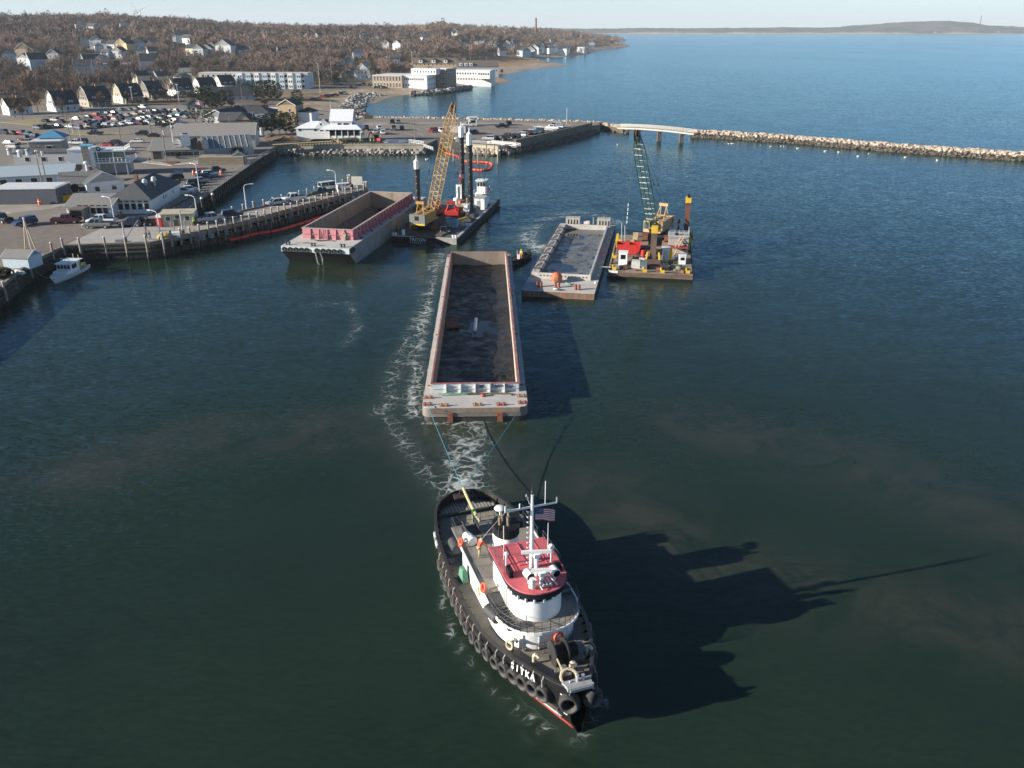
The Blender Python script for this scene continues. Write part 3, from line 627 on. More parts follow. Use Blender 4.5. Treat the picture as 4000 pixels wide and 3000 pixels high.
# mast
MW = mat('mast_white', (0.76, 0.76, 0.75), 0.4, var=.08)
mast = MB().cyl((0, 4.8, 6.18), (0, 4.8, 11.9), .17, .11, 10).build('mast', MW, tug, True)
MB().cyl((0, 4.8, 11.9), (0, 4.8, 12.6), .05, n=6).ball((0, 4.8, 12.1), .11, 8, 5).build('masthead_light', DARKSTEEL, mast)
mb = MB().beam((-1.75, 4.75, 10.95), (1.85, 4.75, 10.95), .1, .1)
for x in (-1.75, .85, 1.85): mb.cyl((x, 4.75, 10.9), (x, 4.75, 11.35), .05, n=6)
mb.cyl((-.95, 4.7, 10.95), (-.95, 4.7, 12.7), .03, n=5); mb.build('crosstree', MW, mast)
mb = MB()
for k in range(11): mb.tube([(.16, 4.72, 6.6 + .4 * k), (.34, 4.72, 6.65 + .4 * k), (.34, 4.88, 6.65 + .4 * k), (.16, 4.88, 6.6 + .4 * k)], .02, 4)
mb.build('mast_steps', MW, mast)['kind'] = 'stuff'
MB().cyl((1.8, 4.75, 10.95), (1.35, -.4, 6.3), .02, n=4).cyl((1.35, -.4, 6.3), (2.1, -1.2, 4.6), .02, n=4).build('stay_wire', mat('stay_wire', (0.3, 0.29, 0.27), .5), mast)
MB().beam((.25, 4.8, 11.7), (.45, 4.8, 11.9), .06).beam((.18, 4.8, 11.2), (.42, 4.8, 12.0), .05).build('antenna_bracket', MW, mast)
def radar(y, z, L, rz, pz):
 r_ = MB().cyl((0, y, pz), (0, y, z - .22), .16, .12, 8).cbox((0, y, z - .15), (.42, .5, .28)).build('radar_pedestal', MW, tug)
 MB().cbox((0, y, z + .09), (L, .2, .2), rz).build('radar_scanner', WHITE, r_)
radar(5.7, 7.95, 2.0, math.radians(-14), 6.18); radar(6.75, 7.2, 1.35, math.radians(-16), 6.18)
MB().cbox((-.05, 5.6, 7.3), (.22, .35, .8)).beam((-.1, 5.3, 7.4), (-.1, 4.85, 7.4), .12).build('radar_bracket', MW, tug)
for x, y in ((.75, 6.35), (-1.0, 6.55)):
 s_ = MB().cyl((x, y, 6.18), (x, y, 6.65), .09, n=8).cyl((x + .05, y - .35, 6.85), (x - .05, y + .25, 6.8), .3, n=14).build('searchlight', WHITE, tug, True)
 MB().cyl((x - .05, y + .25, 6.8), (x - .053, y + .27, 6.799), .26, n=14).build('searchlight_lens', GLASS, s_)
MB().cyl((.75, 7.0, 6.3), (.75, 7.0, 6.95), .24, .2, 10).build('roof_vent', WHITE, tug, True)
for x in (-.35, -.1, .12): MB().cyl((x, 6.6, 6.5), (x - .1, 7.35, 6.42), .05, .13, 8).build('air_horn', STEEL, tug)
MB().beam((.55, 6.2, 6.9), (.2, 7.5, 6.3), .06).beam((-.9, 7.3, 6.3), (-.35, 6.6, 7.0), .06).build('horn_bracket', WHITE, tug)
MB().cyl((1.55, 4.0, 6.18), (1.55, 4.0, 6.9), .07, n=6).ball((1.55, 4.0, 7.1), .16, 10, 6).build('floodlight', WHITE, tug)
MB().cyl((1.5, 3.3, 6.18), (1.5, 3.3, 8.9), .025, n=5).cyl((-1.55, 3.8, 6.18), (-1.55, 3.8, 8.8), .035, .02, n=5).each('whip_antenna', MW, tug)
MB().ball((-1.5, 4.6, 7.4), .22, 10, 6).cyl((-1.5, 4.6, 6.18), (-1.5, 4.6, 7.3), .06, n=6).build('satellite_ball', WHITE, tug, True)
MB().cbox((1.7, 5.2, 6.5), (.3, .75, .55)).build('deck_speaker', BLACK, tug)
MB().cbox((-1.6, 5.6, 6.42), (.4, .6, .45)).build('deck_speaker', BLACK, tug)
# upper deck gear
MB().cyl((2.3, -3.6, 3.95), (2.05, -2.6, 3.95), .38, n=12).build('liferaft_canister', WHITE, tug, True)
for p, q in (((3.2, -4.4, 3.1), (3.15, -3.2, 3.1)), ((3.15, 4.7, 3.45), (2.75, 5.9, 3.4))):
 MB().cyl(p, q, .42, n=14).build('cylinder_fender', mat('fender_rubber', (0.045, 0.045, 0.047), .7, var=.3, scale=4), tug, True)
for c, ax in (((2.95, 3.1, 4.0), (1, .1, .35)), ((-.55, 8.62, 3.15), (-.2, 1, 0.15)), ((2.95, -2.9, 3.9), (1, 0, .3))):
 MB().torus(c, ax, .3, .095, 16, 7).build('life_ring', mat('life_ring_orange', (0.75, 0.09, 0.03), .5, var=.1), tug, True)
MB().cbox((-.4, -4.9, 2.0), (1.3, .9, 1.7)).build('deck_locker', WHITE, tug)
MB().box(1.05, 2.3, -5.2, -3.9, 3.6, 3.75).box(1.1, 1.2, -5.2, -3.9, 3.75, 4.3).box(2.1, 2.2, -5.2, -3.9, 3.75, 4.3).build('skylight_frame', DARKSTEEL, tug)
MB().box(-2.4, -1.0, -5.2, -3.8, 3.6, 4.2).build('deck_box', BLACK, tug)
# aft deck: H-bitts, capstan, tow pins, hawser coils
MB().beam((.1, -9.4, 1.1), (.1, -9.4, 2.4), .2).beam((-.1, -8.2, 1.1), (-.1, -8.2, 2.3), .2).beam((.1, -9.6, 2.1), (-.1, -8.0, 2.1), .16).build('tow_bitt', mat('bitt_paint', (.3, .3, .2), .6, var=.3, col2=(.04, .2, .08, .5)), tug)
mb = MB(); mb.cbox((0, -12.7, 1.9), (1.9, .9, .18)); mb.beam((-.5, -12.8, 1.2), (-.5, -12.8, 2.3), .22).beam((.25, -12.9, 1.2), (.25, -12.9, 2.3), .22)
mb.build('tow_pin_frame', mat('rusty_black', (.045, .03, .026), .7, var=.5), tug)
mb = MB(); mb.torus((-2.7, -9.9, 1.3), (0, 0, 1), .5, .1, 18, 6).torus((-2.9, -9.6, 1.45), (0, 0, 1), .42, .09, 18, 6); mb.build('hawser_coil', GREENP, tug, True)
mb = MB()
for k in range(8): mb.beam((-3.1 + .02 * k, -9 + k * .5, 1.2), (-3.45, -9 + k * .5, 1.9), .08)
mb.each('green_stanchion', GREENP, tug)
for x, y in ((3.2, -7.2), (3.3, -4.6), (3.0, -5.6)):
 mb = MB()
 for k in range(4): mb.beam((x - .3 + .05 * k, y - .3 + .2 * k, 1.12 + .06 * k), (x + .35 - .04 * k, y - .2 + .25 * k, 1.2 + .05 * k), .09)
 mb.build('dunnage', mat('dunnage_wood', (.3, .28, .24), .8), tug)
MB().beam((1.3, -10.6, 1.2), (.4, -6.2, 1.5), .06).build('boat_hook', ROPE, tug)
# green tarp over a locker on the side deck
mb = MB().cbox((3.15, -1.6, 1.95), (.5, 1.0, 1.1), .1, .6); mb.build('tarp_cover', mat('tarp_green', (.09, .22, .15), .7, var=.35, scale=3), tug)
MB().tube([(2.62, 1.4, 1.3), (2.85, 1.5, 2.5), (2.9, 1.6, 3.4)], .05, 5).build('hose', mat('yellow_hose', (.6, .4, .05), .6), tug)
# foredeck winch, windlass and vents
win = MB().cyl((-1.2, 10.0, 3.2), (.4, 10.0, 3.2), .45, n=16).build('anchor_winch', BLACK, tug, True)
for x in (.42, -.45): MB().cyl((x - .05, 10.0, 3.2), (x + .05, 10.0, 3.2), .85, n=20).build('winch_flange', mat('flange_black', (.03, .03, .03), .45), win, True)
MB().box(-1.6, -.5, 9.0, 10.6, 2.05, 2.9).box(-1.9, -.7, 9.2, 10.2, 2.9, 3.0).build('winch_bed', mat('winch_bed_paint', (.2, .19, .17), .7, var=.3), win)
for x, y, z, h in ((1.55, 9.6, 2.4, .6), (-1.9, 10.2, 2.5, .7), (2.3, 7.6, 2.2, .6), (.55, 11.9, 2.7, .6), (-.35, 11.2, 2.6, .6)):
 MB().tube([(x, y, z - .45), (x, y, z + h), (x - .12, y + .14, z + h + .18), (x - .25, y + .3, z + h + .02)], .11, 8).build('gooseneck_vent', mat('vent_cream', (.55, .47, .34), .6, var=.15), tug, True)
MB().cyl((-.9, 12.0, 3.3), (.9, 11.6, 3.3), .14, n=8).cyl((-.3, 11.9, 2.4), (-.3, 11.9, 3.65), .17, n=8).cyl((.35, 11.75, 2.4), (.35, 11.75, 3.65), .17, n=8).build('mooring_bitt', mat('bitt_steel', (.16, .15, .13), .6, var=.4), tug)
MB().torus((.3, 12.5, 3.4), (.2, .5, .8), .5, .1, 16, 6).tube([(.6, 12.3, 3.4), (.5, 11.6, 3.5), (.4, 10.6, 3.4)], .06, 5).build('mooring_line', ROPE, tug, True)
MB().torus((2.6, 7.9, 2.75), (1, .5, .2), .28, .09, 12, 6).build('mooring_line', ROPE, tug)
railing([(1.0, 8.75), (-1.6, 8.6)], 2.1, 1.0, tug, 'front_ladder', .5, RAIL, .025, 4)
tugM = tug.matrix_basis if False else (Matrix.Translation(tug.location) @ Matrix.Rotation(TUG_RZ, 4, 'Z'))
def tugw(x, y, z): return tugM @ Vector((x, y, z))
# ---- flag
def flag_material():
 m = bpy.data.materials.new('flag_cloth'); m.use_nodes = True; n = m.node_tree.nodes; l = m.node_tree.links; b = n['Principled BSDF']; b.inputs['Roughness'].default_value = .8
 uv = n.new('ShaderNodeUVMap'); sp = n.new('ShaderNodeSeparateXYZ'); l.new(uv.outputs[0], sp.inputs[0])
 def M(op, a, c):
  k = n.new('ShaderNodeMath'); k.operation = op
  for i, v in enumerate((a, c)):
   if isinstance(v, (int, float)): k.inputs[i].default_value = v
   else: l.new(v, k.inputs[i])
  return k.outputs[0]
 st = M('GREATER_THAN', M('MODULO', M('MULTIPLY', sp.outputs[1], 6.5), 1.0), 0.5)
 ca = M('MULTIPLY', M('LESS_THAN', sp.outputs[0], .42), M('GREATER_THAN', sp.outputs[1], .46))
 vo = n.new('ShaderNodeTexVoronoi'); vo.inputs['Scale'].default_value = 16; l.new(uv.outputs[0], vo.inputs['Vector']); star = M('LESS_THAN', vo.outputs['Distance'], .22)
 def mx(f, a, c):
  x = n.new('ShaderNodeMix'); x.data_type = 'RGBA'; l.new(f, x.inputs[0])
  for i, v in ((6, a), (7, c)):
   if isinstance(v, tuple): x.inputs[i].default_value = (*v, 1)
   else: l.new(v, x.inputs[i])
  return x.outputs[2]
 l.new(mx(ca, mx(st, (.5, .03, .04), (.75, .72, .7)), mx(star, (.05, .06, .16), (.7, .7, .7))), b.inputs['Base Color']); return m
FLAGM = flag_material()
def make_flag(name, label, origin, w_, h_, dirv, group=None):
 mb = MB(); nx, ny = 14, 6; d = Vector(dirv).normalized(); side = Vector((-d.y, d.x, 0))
 for j in range(ny + 1):
  for i in range(nx + 1):
   u, v = i / nx, j / ny; q = d * (u * w_) + side * (.1 * w_ * math.sin(u * 8 + v * 1.2) * u) + Vector((0, 0, v * h_ - .2 * w_ * u * u - .03 * math.sin(u * 9)))
   mb.v.append(tuple(q))
 for j in range(ny):
  for i in range(nx): a = j * (nx + 1) + i; mb.f.append((a, a + 1, a + nx + 2, a + nx + 1))
 o = mb.build(name, FLAGM, None, True); o.location = origin; uv = o.data.uv_layers.new(name='UVMap')
 for lp in o.data.loops:
  k = lp.vertex_index; uv.data[lp.index].uv = ((k % (nx + 1)) / nx, (k // (nx + 1)) / ny)
 return tag(o, label, 'flag', group)
make_flag('flag', 'striped flag flying from the mast of the tugboat', tugw(-.25, 4.7, 9.85), 1.35, .95, (1, .12, 0))
# ================================================================ BARGES AND CRANES  (local: near end at y=0, +Y away from the tug side, +X right)
class Frame:
 def __init__(s, x, y, a): s.M = Matrix.Translation((x, y, 0)) @ Matrix.Rotation(a, 4, 'Z'); s.I = s.M.inverted(); s.a = a; s.o = (x, y, 0)
 def w(s, x, y, z=0.0): return s.M @ Vector((x, y, z))
 def px(s, px, py, z): return s.I @ P(px, py, z)
 def ht(s, x, y, py): return HT(s.w(x, y).y, py)
def bitt(x, y, z, par, m, h=.55, r=.14, horn=True):
 mb = MB().cyl((x - .28, y, z), (x - .28, y, z + h), r, n=8).cyl((x + .28, y, z), (x + .28, y, z + h), r, n=8).box(x - .5, x + .5, y - .2, y + .2, z, z + .06)
 if horn: mb.cyl((x - .6, y, z + h * .75), (x + .6, y, z + h * .75), r * .5, n=6)
 return mb.build('mooring_bitt', m, par)
def rope_pile(pts, r, z, m, name='rope', k=5, spread=.35, par=None, seed=1):
 rg = random.Random(seed); mb = MB()
 for q in range(k):
  p = []
  for (x, y) in pts: p.append((x + rg.uniform(-spread, spread), y + rg.uniform(-spread, spread), z + r + rg.uniform(0, .1)))
  mb.tube(p, r, 5)
 return mb.build(name, m, par)
REDBITT = mat('bitt_red', (0.26, 0.06, 0.045), .6, var=.3, col2=(.6, .5, .42, .62)); ORBITT = mat('bitt_rust', (0.3, 0.14, 0.07), .75, var=.4)
# ---------------------------------------------------------------- loaded dump scow in tow
FT = Frame(-4.07, 82.44, 0.03); W, L, zdk, bw, by, bz, by2 = 11.67, 67.0, 1.72, 10.0, 4.2, 2.8, 64.4
tow = thing('dump_scow', 'long grey barge with red rimmed hopper full of black mud, towed behind the tugboat', 'barge', FT.o, FT.a)
GREYD = mat('pale_deck', (0.47, 0.45, 0.42), .75, var=.13, scale=.45, col2=(.33, .29, .25, .6), bump=.1)
HULLS = mat('scow_hull', (0.19, 0.165, 0.14), .75, var=.3, scale=.5, streak=(1, 1, .35), col2=(.25, .12, .06, .58), bump=.15)
HULLB = mat('scow_hull_dark', (0.035, 0.032, 0.03), .6, var=.4, scale=.5, col2=(.1, .06, .04, .6))
h = W / 2; b = bw / 2; r_ = .9
def rounded(x0, x1, y0, y1, r, n=5):
 o = []
 for cx, cy, a0 in ((x1 - r, y1 - r, 0), (x0 + r, y1 - r, 90), (x0 + r, y0 + r, 180), (x1 - r, y0 + r, 270)):
  for i in range(n + 1): t = math.radians(a0 + 90 * i / n); o.append((cx + r * math.cos(t), cy + r * math.sin(t)))
 return o
hullp = rounded(-h, h, 0, L, r_)
MB().prism(hullp, .62, 1.68, top=False, bot=False).build('hull', HULLS, tow, True)
MB().prism(rounded(-h + .12, h - .12, .1, L - .1, r_), -1.5, .62, top=False).build('hull_lower', HULLB, tow, True)
for x0, x1, y0, y1 in ((-h, h, 0.0, by), (-h, -b, by, by2), (b, h, by, by2), (-h, h, by2, L)):
 pl = [(x0, y0), (x1, y0), (x1, y1), (x0, y1)]
 if y0 == 0: pl = [(-h + r_, 0), (h - r_, 0), (h - .26, .26), (h, r_), (h, y1), (-h, y1), (-h, r_), (-h + .26, .26)]
 MB().prism(pl, 1.66, zdk).build('deck_plate', GREYD, tow)
BINW = mat('bin_white', (0.52, 0.54, 0.55), .6, var=.12, scale=.6, col2=(.36, .33, .3, .62)); RIM = mat('rim_red', (0.31, 0.11, 0.105), .7, var=.3, scale=1.2, col2=(.33, .25, .21, .52))
BINI = mat('bin_inside', (0.27, 0.225, 0.18), .85, var=.25, scale=.5, streak=(1, 1, .3), col2=(.2, .1, .05, .55), bump=.15)
t_ = .22
for nm, x0, x1, y0, y1, m in (('bin_wall', -b, b, by, by + t_, BINW), ('bin_wall', -b, b, by2 - t_, by2, BINI), ('bin_wall', -b, -b + t_, by + t_, by2 - t_, BINI), ('bin_wall', b - t_, b, by + t_, by2 - t_, BINI)):
 MB().box(x0, x1, y0, y1, -.5, bz).build(nm, m, tow)
MB().box(b - t_ - .03, b - t_, by + t_, by2 - t_, 1.7, bz - .02).build('bin_wall_lining', mat('lining_pale', (0.5, .42, .35), .8, var=.15, scale=.5), tow)
for x0, x1, y0, y1 in ((-b - .08, b + .08, by - .08, by + .3), (-b - .08, b + .08, by2 - .3, by2 + .08), (-b - .08, -b + .28, by + .3, by2 - .3), (b - .28, b + .08, by + .3, by2 - .3)):
 MB().box(x0 + (.14 if x0 > 0 else 0), x1 - (.14 if x1 < 0 else 0), y0 + (.14 if y0 > 9 else 0), y1 - (.14 if y1 < 9 else 0), bz, bz + .07).build('hopper_rim', RIM, tow)
for i in range(5): MB().box(-b + bw * (i + 1) / 6 - .05, -b + bw * (i + 1) / 6 + .05, by - .3, by, zdk, bz - .02).build('bin_rib', WHITE, tow)
MB().box(-b + .05, b - .05, by - .1, by - .003, zdk + .45, zdk + .53).build('bin_stringer', BINW, tow)
for i in range(26):
 y = by + 2 + i * 2.25
 for sg in (-1, 1): MB().add([(sg * b, y - .05, bz - .1), (sg * (b + .32), y - .05, zdk), (sg * b, y - .05, zdk), (sg * b, y + .05, bz - .1), (sg * (b + .32), y + .05, zdk), (sg * b, y + .05, zdk)], [(0, 1, 2), (5, 4, 3), (0, 3, 4, 1), (0, 2, 5, 3), (1, 4, 5, 2)]).build('bin_rib', BINW, tow)
DARKTXT = mat('dark_lettering', (.05, .05, .06), .7)
for txt, x in (('CMI', .55), ('FARINELLI', 3.1)):
 place(text_mesh(txt, .52, DARKTXT, .008, .02), 'lettering', tow, (x, by - .02, bz - .36), (math.pi / 2, 0, 0))
for x in (-2.75, 2.75): MB().box(x - .3, x + .3, -.14, .02, -.6, 1.1).build('push_bar', mat('push_bar_rust', (.22, .07, .045), .8, var=.4, scale=3), tow)
MB().box(-h + .9, h - .9, -.05, .0, 1.1, 1.66).build('bow_fascia', mat('fascia_rusty', (.22, .17, .13), .8, var=.3, streak=(1, 1, .4), col2=(.36, .15, .05, .56)), tow)
for x, y, m in ((-h + .6, .75, REDBITT), (h - .55, .9, REDBITT), (-h + .55, 2.6, ORBITT), (h - .6, 2.7, ORBITT), (-3.4, .45, ORBITT), (0.3, .5, ORBITT), (2.9, .5, REDBITT), (-h + .45, 65.4, REDBITT), (h - .5, 65.4, REDBITT), (0, 65.6, ORBITT)): bitt(x, y, zdk, tow, m, .36, .1)
MB().cyl((.9, 3.0, zdk), (.9, 3.0, zdk + .35), .28, .24, 10).build('deck_hatch', REDBITT, tow)
for i in range(10):
 for sg in (-1, 1): MB().box(sg * (h - .45) - .2, sg * (h - .45) + .2, 6 + i * 5.8, 6.3 + i * 5.8, zdk, zdk + .07).build('deck_pad', ORBITT if i % 3 == 0 else GREYD, tow)
for i in range(9):
 for sg in (-1, 1): MB().torus((sg * (h + .06), 5 + i * 6.6, 1.35), (1, 0, 0), .3, .07, 12, 5).build('mooring_ring', DARKSTEEL, tow)
tag(rope_pile([(-4.0, 3.6), (-2.8, 3.4), (-1.5, 3.7), (-.6, 3.5)], .05, 0, mat('rope_green', (.18, .34, .24), .9), k=4), 'faded green rope heaped on the deck of the towed barge', 'rope').matrix_basis = FT.M @ Matrix.Translation((0, 0, zdk))
tag(rope_pile([(-.8, 3.6), (.6, 3.65), (2.0, 3.5), (3.6, 3.6), (4.4, 3.3)], .055, 0, mat('rope_brown', (.12, .1, .075), .9), k=4, seed=4), 'dark brown rope lying along the white hopper wall of the towed barge', 'rope').matrix_basis = FT.M @ Matrix.Translation((0, 0, zdk))
# mud
def mud(frame, x0, x1, y0, y1, z, amp, name, label, m, step=.3, seed=3, fn=None):
 xs = np.arange(x0, x1 + step * .5, step); ys = np.arange(y0, y1 + step * .5, step); X, Y = np.meshgrid(xs, ys)
 Z = z + amp * (fbm(X / 2.6, Y / 3.2, seed, 5) - .47) * 2
 if fn is not None: Z = fn(X, Y, Z)
 o = grid_mesh(xs, ys, Z, name, m); o.matrix_basis = frame.M; return tag(o, label, 'mud', kind='stuff')
def mud_mat(name, col, pool, r0=.28):
 m = bpy.data.materials.new(name); m.use_nodes = True; n = m.node_tree.nodes; l = m.node_tree.links; bs = n['Principled BSDF']
 tc = n.new('ShaderNodeTexCoord'); nz = n.new('ShaderNodeTexNoise'); nz.inputs['Scale'].default_value = .8; nz.inputs['Detail'].default_value = 8; l.new(tc.outputs['Object'], nz.inputs['Vector'])
 cr = n.new('ShaderNodeValToRGB'); cr.color_ramp.elements[0].position = .35; cr.color_ramp.elements[1].position = .68
 cr.color_ramp.elements[0].color = (*[c * .6 for c in col], 1); cr.color_ramp.elements[1].color = (*[c * 1.35 for c in col], 1); l.new(nz.outputs['Fac'], cr.inputs[0]); l.new(cr.outputs[0], bs.inputs['Base Color'])
 rr = n.new('ShaderNodeMapRange'); rr.inputs[1].default_value = .4; rr.inputs[2].default_value = .62; rr.inputs[3].default_value = r0; rr.inputs[4].default_value = .75; l.new(nz.outputs['Fac'], rr.inputs[0]); l.new(rr.outputs[0], bs.inputs['Roughness'])
 nb = n.new('ShaderNodeTexNoise'); nb.inputs['Scale'].default_value = 5; nb.inputs['Detail'].default_value = 7; l.new(tc.outputs['Object'], nb.inputs['Vector'])
 bp = n.new('ShaderNodeBump'); bp.inputs['Strength'].default_value = .5; bp.inputs['Distance'].default_value = .12; l.new(nb.outputs['Fac'], bp.inputs['Height']); l.new(bp.outputs[0], bs.inputs['Normal'])
 return m
def tow_mud(X, Y, Z):
 lump = np.exp(-(((X - 3.0) / 1.5) ** 2 + ((Y - 9.5) / 4) ** 2)); rough = (fbm(X * 1.9, Y * 1.9, 14, 3) - .4)
 Z = Z + .55 * lump * np.clip(rough * 3, 0, 1.2) + .5 * sstep(2.6, 4.6, X) * (1 - .4 * sstep(30, 50, Y)) * (.6 + .5 * fbm(X, Y / 2, 5, 3))
 pool = np.exp(-((Y - 31 - (X * .15)) / 3.6) ** 2) * sstep(-4.9, -3.5, X + 2) ; return Z * (1 - .75 * np.clip(pool * 1.3, 0, 1)) + .12 * np.clip(pool * 1.3, 0, 1)
mud(FT, -b + t_, b - t_, by + t_, by2 - t_, .36, .36, 'mud_load', 'black dredged mud filling the hopper of the towed barge', mud_mat('black_mud', (.013, .012, .0112), True, .38), .28, 3, tow_mud)
o = MB().box(-b + t_, b - t_, 26.5, 36.5, .0, .22).build('pool_water', mat('pool_water', (.012, .014, .016), .04, var=.1)); o.matrix_basis = FT.M; tag(o, 'still dark pool of water lying on the mud of the towed barge', 'puddle', kind='stuff')
o = MB().cyl((-.35, 29, .5), (-.25, 33.5, .55), .26, n=10).build('pipe', WHITE); o.matrix_basis = FT.M; tag(o, 'white pipe sticking out of the mud in the towed barge', 'pipe')
o = MB().cbox((-3.7, 32.0, .5), (1.9, 4.2, .18), .08).build('steel_plate', RUST); o.matrix_basis = FT.M; tag(o, 'rusty steel plate lying on the mud in the towed barge', 'steel plate')
# ---------------------------------------------------------------- empty pink hopper barge moored at the wharf
FP = Frame(-35.68, 147.43, -.18); W, L, zdk, bw, by, bz, by2, rk = 13.07, 50.5, 3.5, 9.98, 6.32, 5.4, 44.6, 3.48
pk = thing('hopper_barge', 'empty grey barge with a pink ribbed hopper, moored beside the long pier', 'barge', FP.o, FP.a); h = W / 2; b = bw / 2
PKD = mat('pink_barge_deck', (.5, .49, .47), .75, var=.1, scale=.4, col2=(.38, .36, .34, .58)); PKH = mat('pink_barge_hull', (.21, .22, .215), .75, var=.25, scale=.5, streak=(1, 1, .4), col2=(.2, .15, .11, .58), bump=.1)
sec = lambda x: [(x, 0, 3.45), (x, 0, 2.55), (x, rk, -.5), (x, L, -.5), (x, L, 3.45)]
MB().add(sec(-h) + sec(h), [(0, 1, 2, 3, 4), (9, 8, 7, 6, 5), (2, 1, 6, 7), (3, 2, 7, 8), (4, 3, 8, 9)]).build('hull', PKH, pk)
MB().box(-h, h, -.06, .0, 2.5, 3.42).build('bow_fascia', mat('fascia_green', (.5, .56, .51), .7, var=.1, col2=(.4, .4, .33, .6)), pk)
sl_ = MB().add([(-h + .02, -.02, 2.5), (h - .02, -.02, 2.5), (h - .02, rk - .03, -.5), (-h + .02, rk - .03, -.5)], [(0, 3, 2, 1)]).build('bow_rake', mat('rake_dark', (.05, .04, .033), .8, var=.4, scale=.8, streak=(.3, 1, 1), col2=(.11, .07, .05, .56)), pk)
for x0, x1, y0, y1 in ((-h, h, 0, by), (-h, -b, by, by2), (b, h, by, by2), (-h, h, by2, L)): MB().box(x0, x1, y0, y1, 3.44, zdk).build('deck_plate', PKD, pk)
PINK = mat('hopper_pink', (.47, .19, .21), .7, var=.15, scale=.7, col2=(.4, .13, .13, .6)); BIN2 = mat('hopper_inside', (.26, .215, .17), .85, var=.25, scale=.6, streak=(1, 1, .3), col2=(.17, .1, .06, .56), bump=.12)
for x0, x1, y0, y1 in ((-b, b, by, by + .2), (-b, b, by2 - .2, by2), (-b, -b + .2, by + .2, by2 - .2), (b - .2, b, by + .2, by2 - .2)):
 MB().box(x0, x1, y0, y1, zdk, bz).build('hopper_wall', PINK, pk)
for x0, x1, y0, y1 in ((-b + .2, b - .2, by + .2, by + .24), (-b + .2, b - .2, by2 - .24, by2 - .2), (-b + .2, -b + .24, by + .24, by2 - .24), (b - .24, b - .2, by + .24, by2 - .24)):
 MB().box(x0, x1, y0, y1, 1.9, bz - .01).build('hopper_lining', BIN2, pk)
PLK = mat('hopper_slope', (.12, .1, .085), .8, var=.35, scale=1.2, col2=(.19, .13, .1, .56), bump=.2)
nsl = 30
for i in range(nsl):
 y0 = by + .3 + (by2 - by - .6) * i / nsl; y1 = y0 + (by2 - by - .6) / nsl - .08
 for sg in (-1, 1): MB().add([(sg * (b - .22), y0, 2.3), (sg * (b - .22), y1, 2.3), (sg * 1.4, y1, .15), (sg * 1.4, y0, .15)], [(0, 1, 2, 3)]).build('slope_plate', PLK, pk)
MB().box(-1.6, 1.6, by + .24, by2 - .24, 0, .12).build('hopper_floor', PLK, pk)
for x0, x1, y0, y1 in ((-b - .12, b + .12, by - .12, by + .28), (-b - .12, b + .12, by2 - .28, by2 + .12), (-b - .12, -b + .26, by + .28, by2 - .28), (b - .26, b + .12, by + .28, by2 - .28)):
 MB().box(x0, x1, y0, y1, bz, bz + .1).build('hopper_rim', mat('rim_worn', (.42, .33, .29), .75, var=.2), pk)
def rib(x, y, dx, dy, d, z0, z1, par, m, th=.06):
 n = Vector((-dy, dx, 0)) * th; a = Vector((x, y, 0)); o_ = Vector((dx, dy, 0)) * d; p = [a + Vector((0, 0, z1)), a + o_ * .35 + Vector((0, 0, z1)), a + o_ + Vector((0, 0, z0)), a + Vector((0, 0, z0))]
 return MB().add([q - n for q in p] + [q + n for q in p], [(0, 1, 2, 3), (7, 6, 5, 4), (0, 4, 5, 1), (1, 5, 6, 2), (2, 6, 7, 3), (3, 7, 4, 0)]).build('hopper_rib', m, par)
for i in range(5): rib(-b + bw * (i + 1) / 6, by, 0, -1, .42, zdk, bz - .02, pk, PINK)
for i in range(20):
 rib(b, by + 1 + i * 1.92, 1, 0, .7, zdk, bz - .02, pk, PINK); rib(-b, by + 1 + i * 1.92, -1, 0, .6, zdk, bz - .02, pk, PINK)
for z in (4.35,): MB().box(b, b + .18, by + .1, by2 - .1, z, z + .12).build('hopper_stringer', PINK, pk); MB().box(-b + .1, b - .1, by - .16, by - .002, z, z + .12).build('hopper_stringer', PINK, pk)
lad = MB().beam((-1.3, by - .22, zdk), (-1.3, by - .22, bz), .06).beam((-.8, by - .22, zdk), (-.8, by - .22, bz), .06)
for k in range(6): lad.beam((-1.3, by - .22, zdk + .3 * k + .15), (-.8, by - .22, zdk + .3 * k + .15), .05)
lad.build('ladder', PINK, pk)
for i, x in enumerate((-5.9, -4.75, -3.65, -2.6, -1.6, .35, 1.55, 2.6, 3.65, 4.75)):
 place(TYRE, 'tyre_fender', pk, (x, -.22, 2.95), (0, random.uniform(-.2, .2), math.pi), (.78, .9, .78))
for y in (.8, 1.7): place(TYRE, 'tyre_fender', pk, (h + .2, y, 2.9), (0, 0, -math.pi / 2), (.78, .9, .78))
for x, y in ((-5.6, 1.0), (5.0, .9), (-.6, .8)): bitt(x, y, zdk, pk, DARKSTEEL, .6, .16)
for i in range(6): MB().box(5.6, 6.0, 8 + i * 6, 8.8 + i * 6, zdk, zdk + .08).build('deck_cleat', DARKSTEEL, pk)
for i, (pt, lb, sd) in enumerate((([(-4.6, 2.6), (-3.4, 2.3), (-2.4, 2.7)], 'grey rope bundle beside the corner bitt of the pink barge', 3), ([(-3.0, 5.2), (-1.2, 4.6), (.8, 5.3), (1.6, 4.9)], 'dark rope heaped against the pink hopper wall', 6))):
 o = rope_pile(pt, .06, 0, mat('rope_grey', (.2, .19, .16), .9) if i == 0 else mat('rope_brown', (.12, .1, .075), .9), k=4, seed=sd); o.matrix_basis = FP.M @ Matrix.Translation((0, 0, zdk)); tag(o, lb, 'rope')
o = MB(); [o.torus((3.3, by - .35, 4.75 - .05 * k), (0, 1, 0), .32 + .03 * k, .06, 14, 5) for k in range(4)]; [o.tube([(3.0 + .15 * k, by - .35, 4.7), (3.05 + .12 * k, by - .38, 3.6)], .06, 5) for k in range(5)]
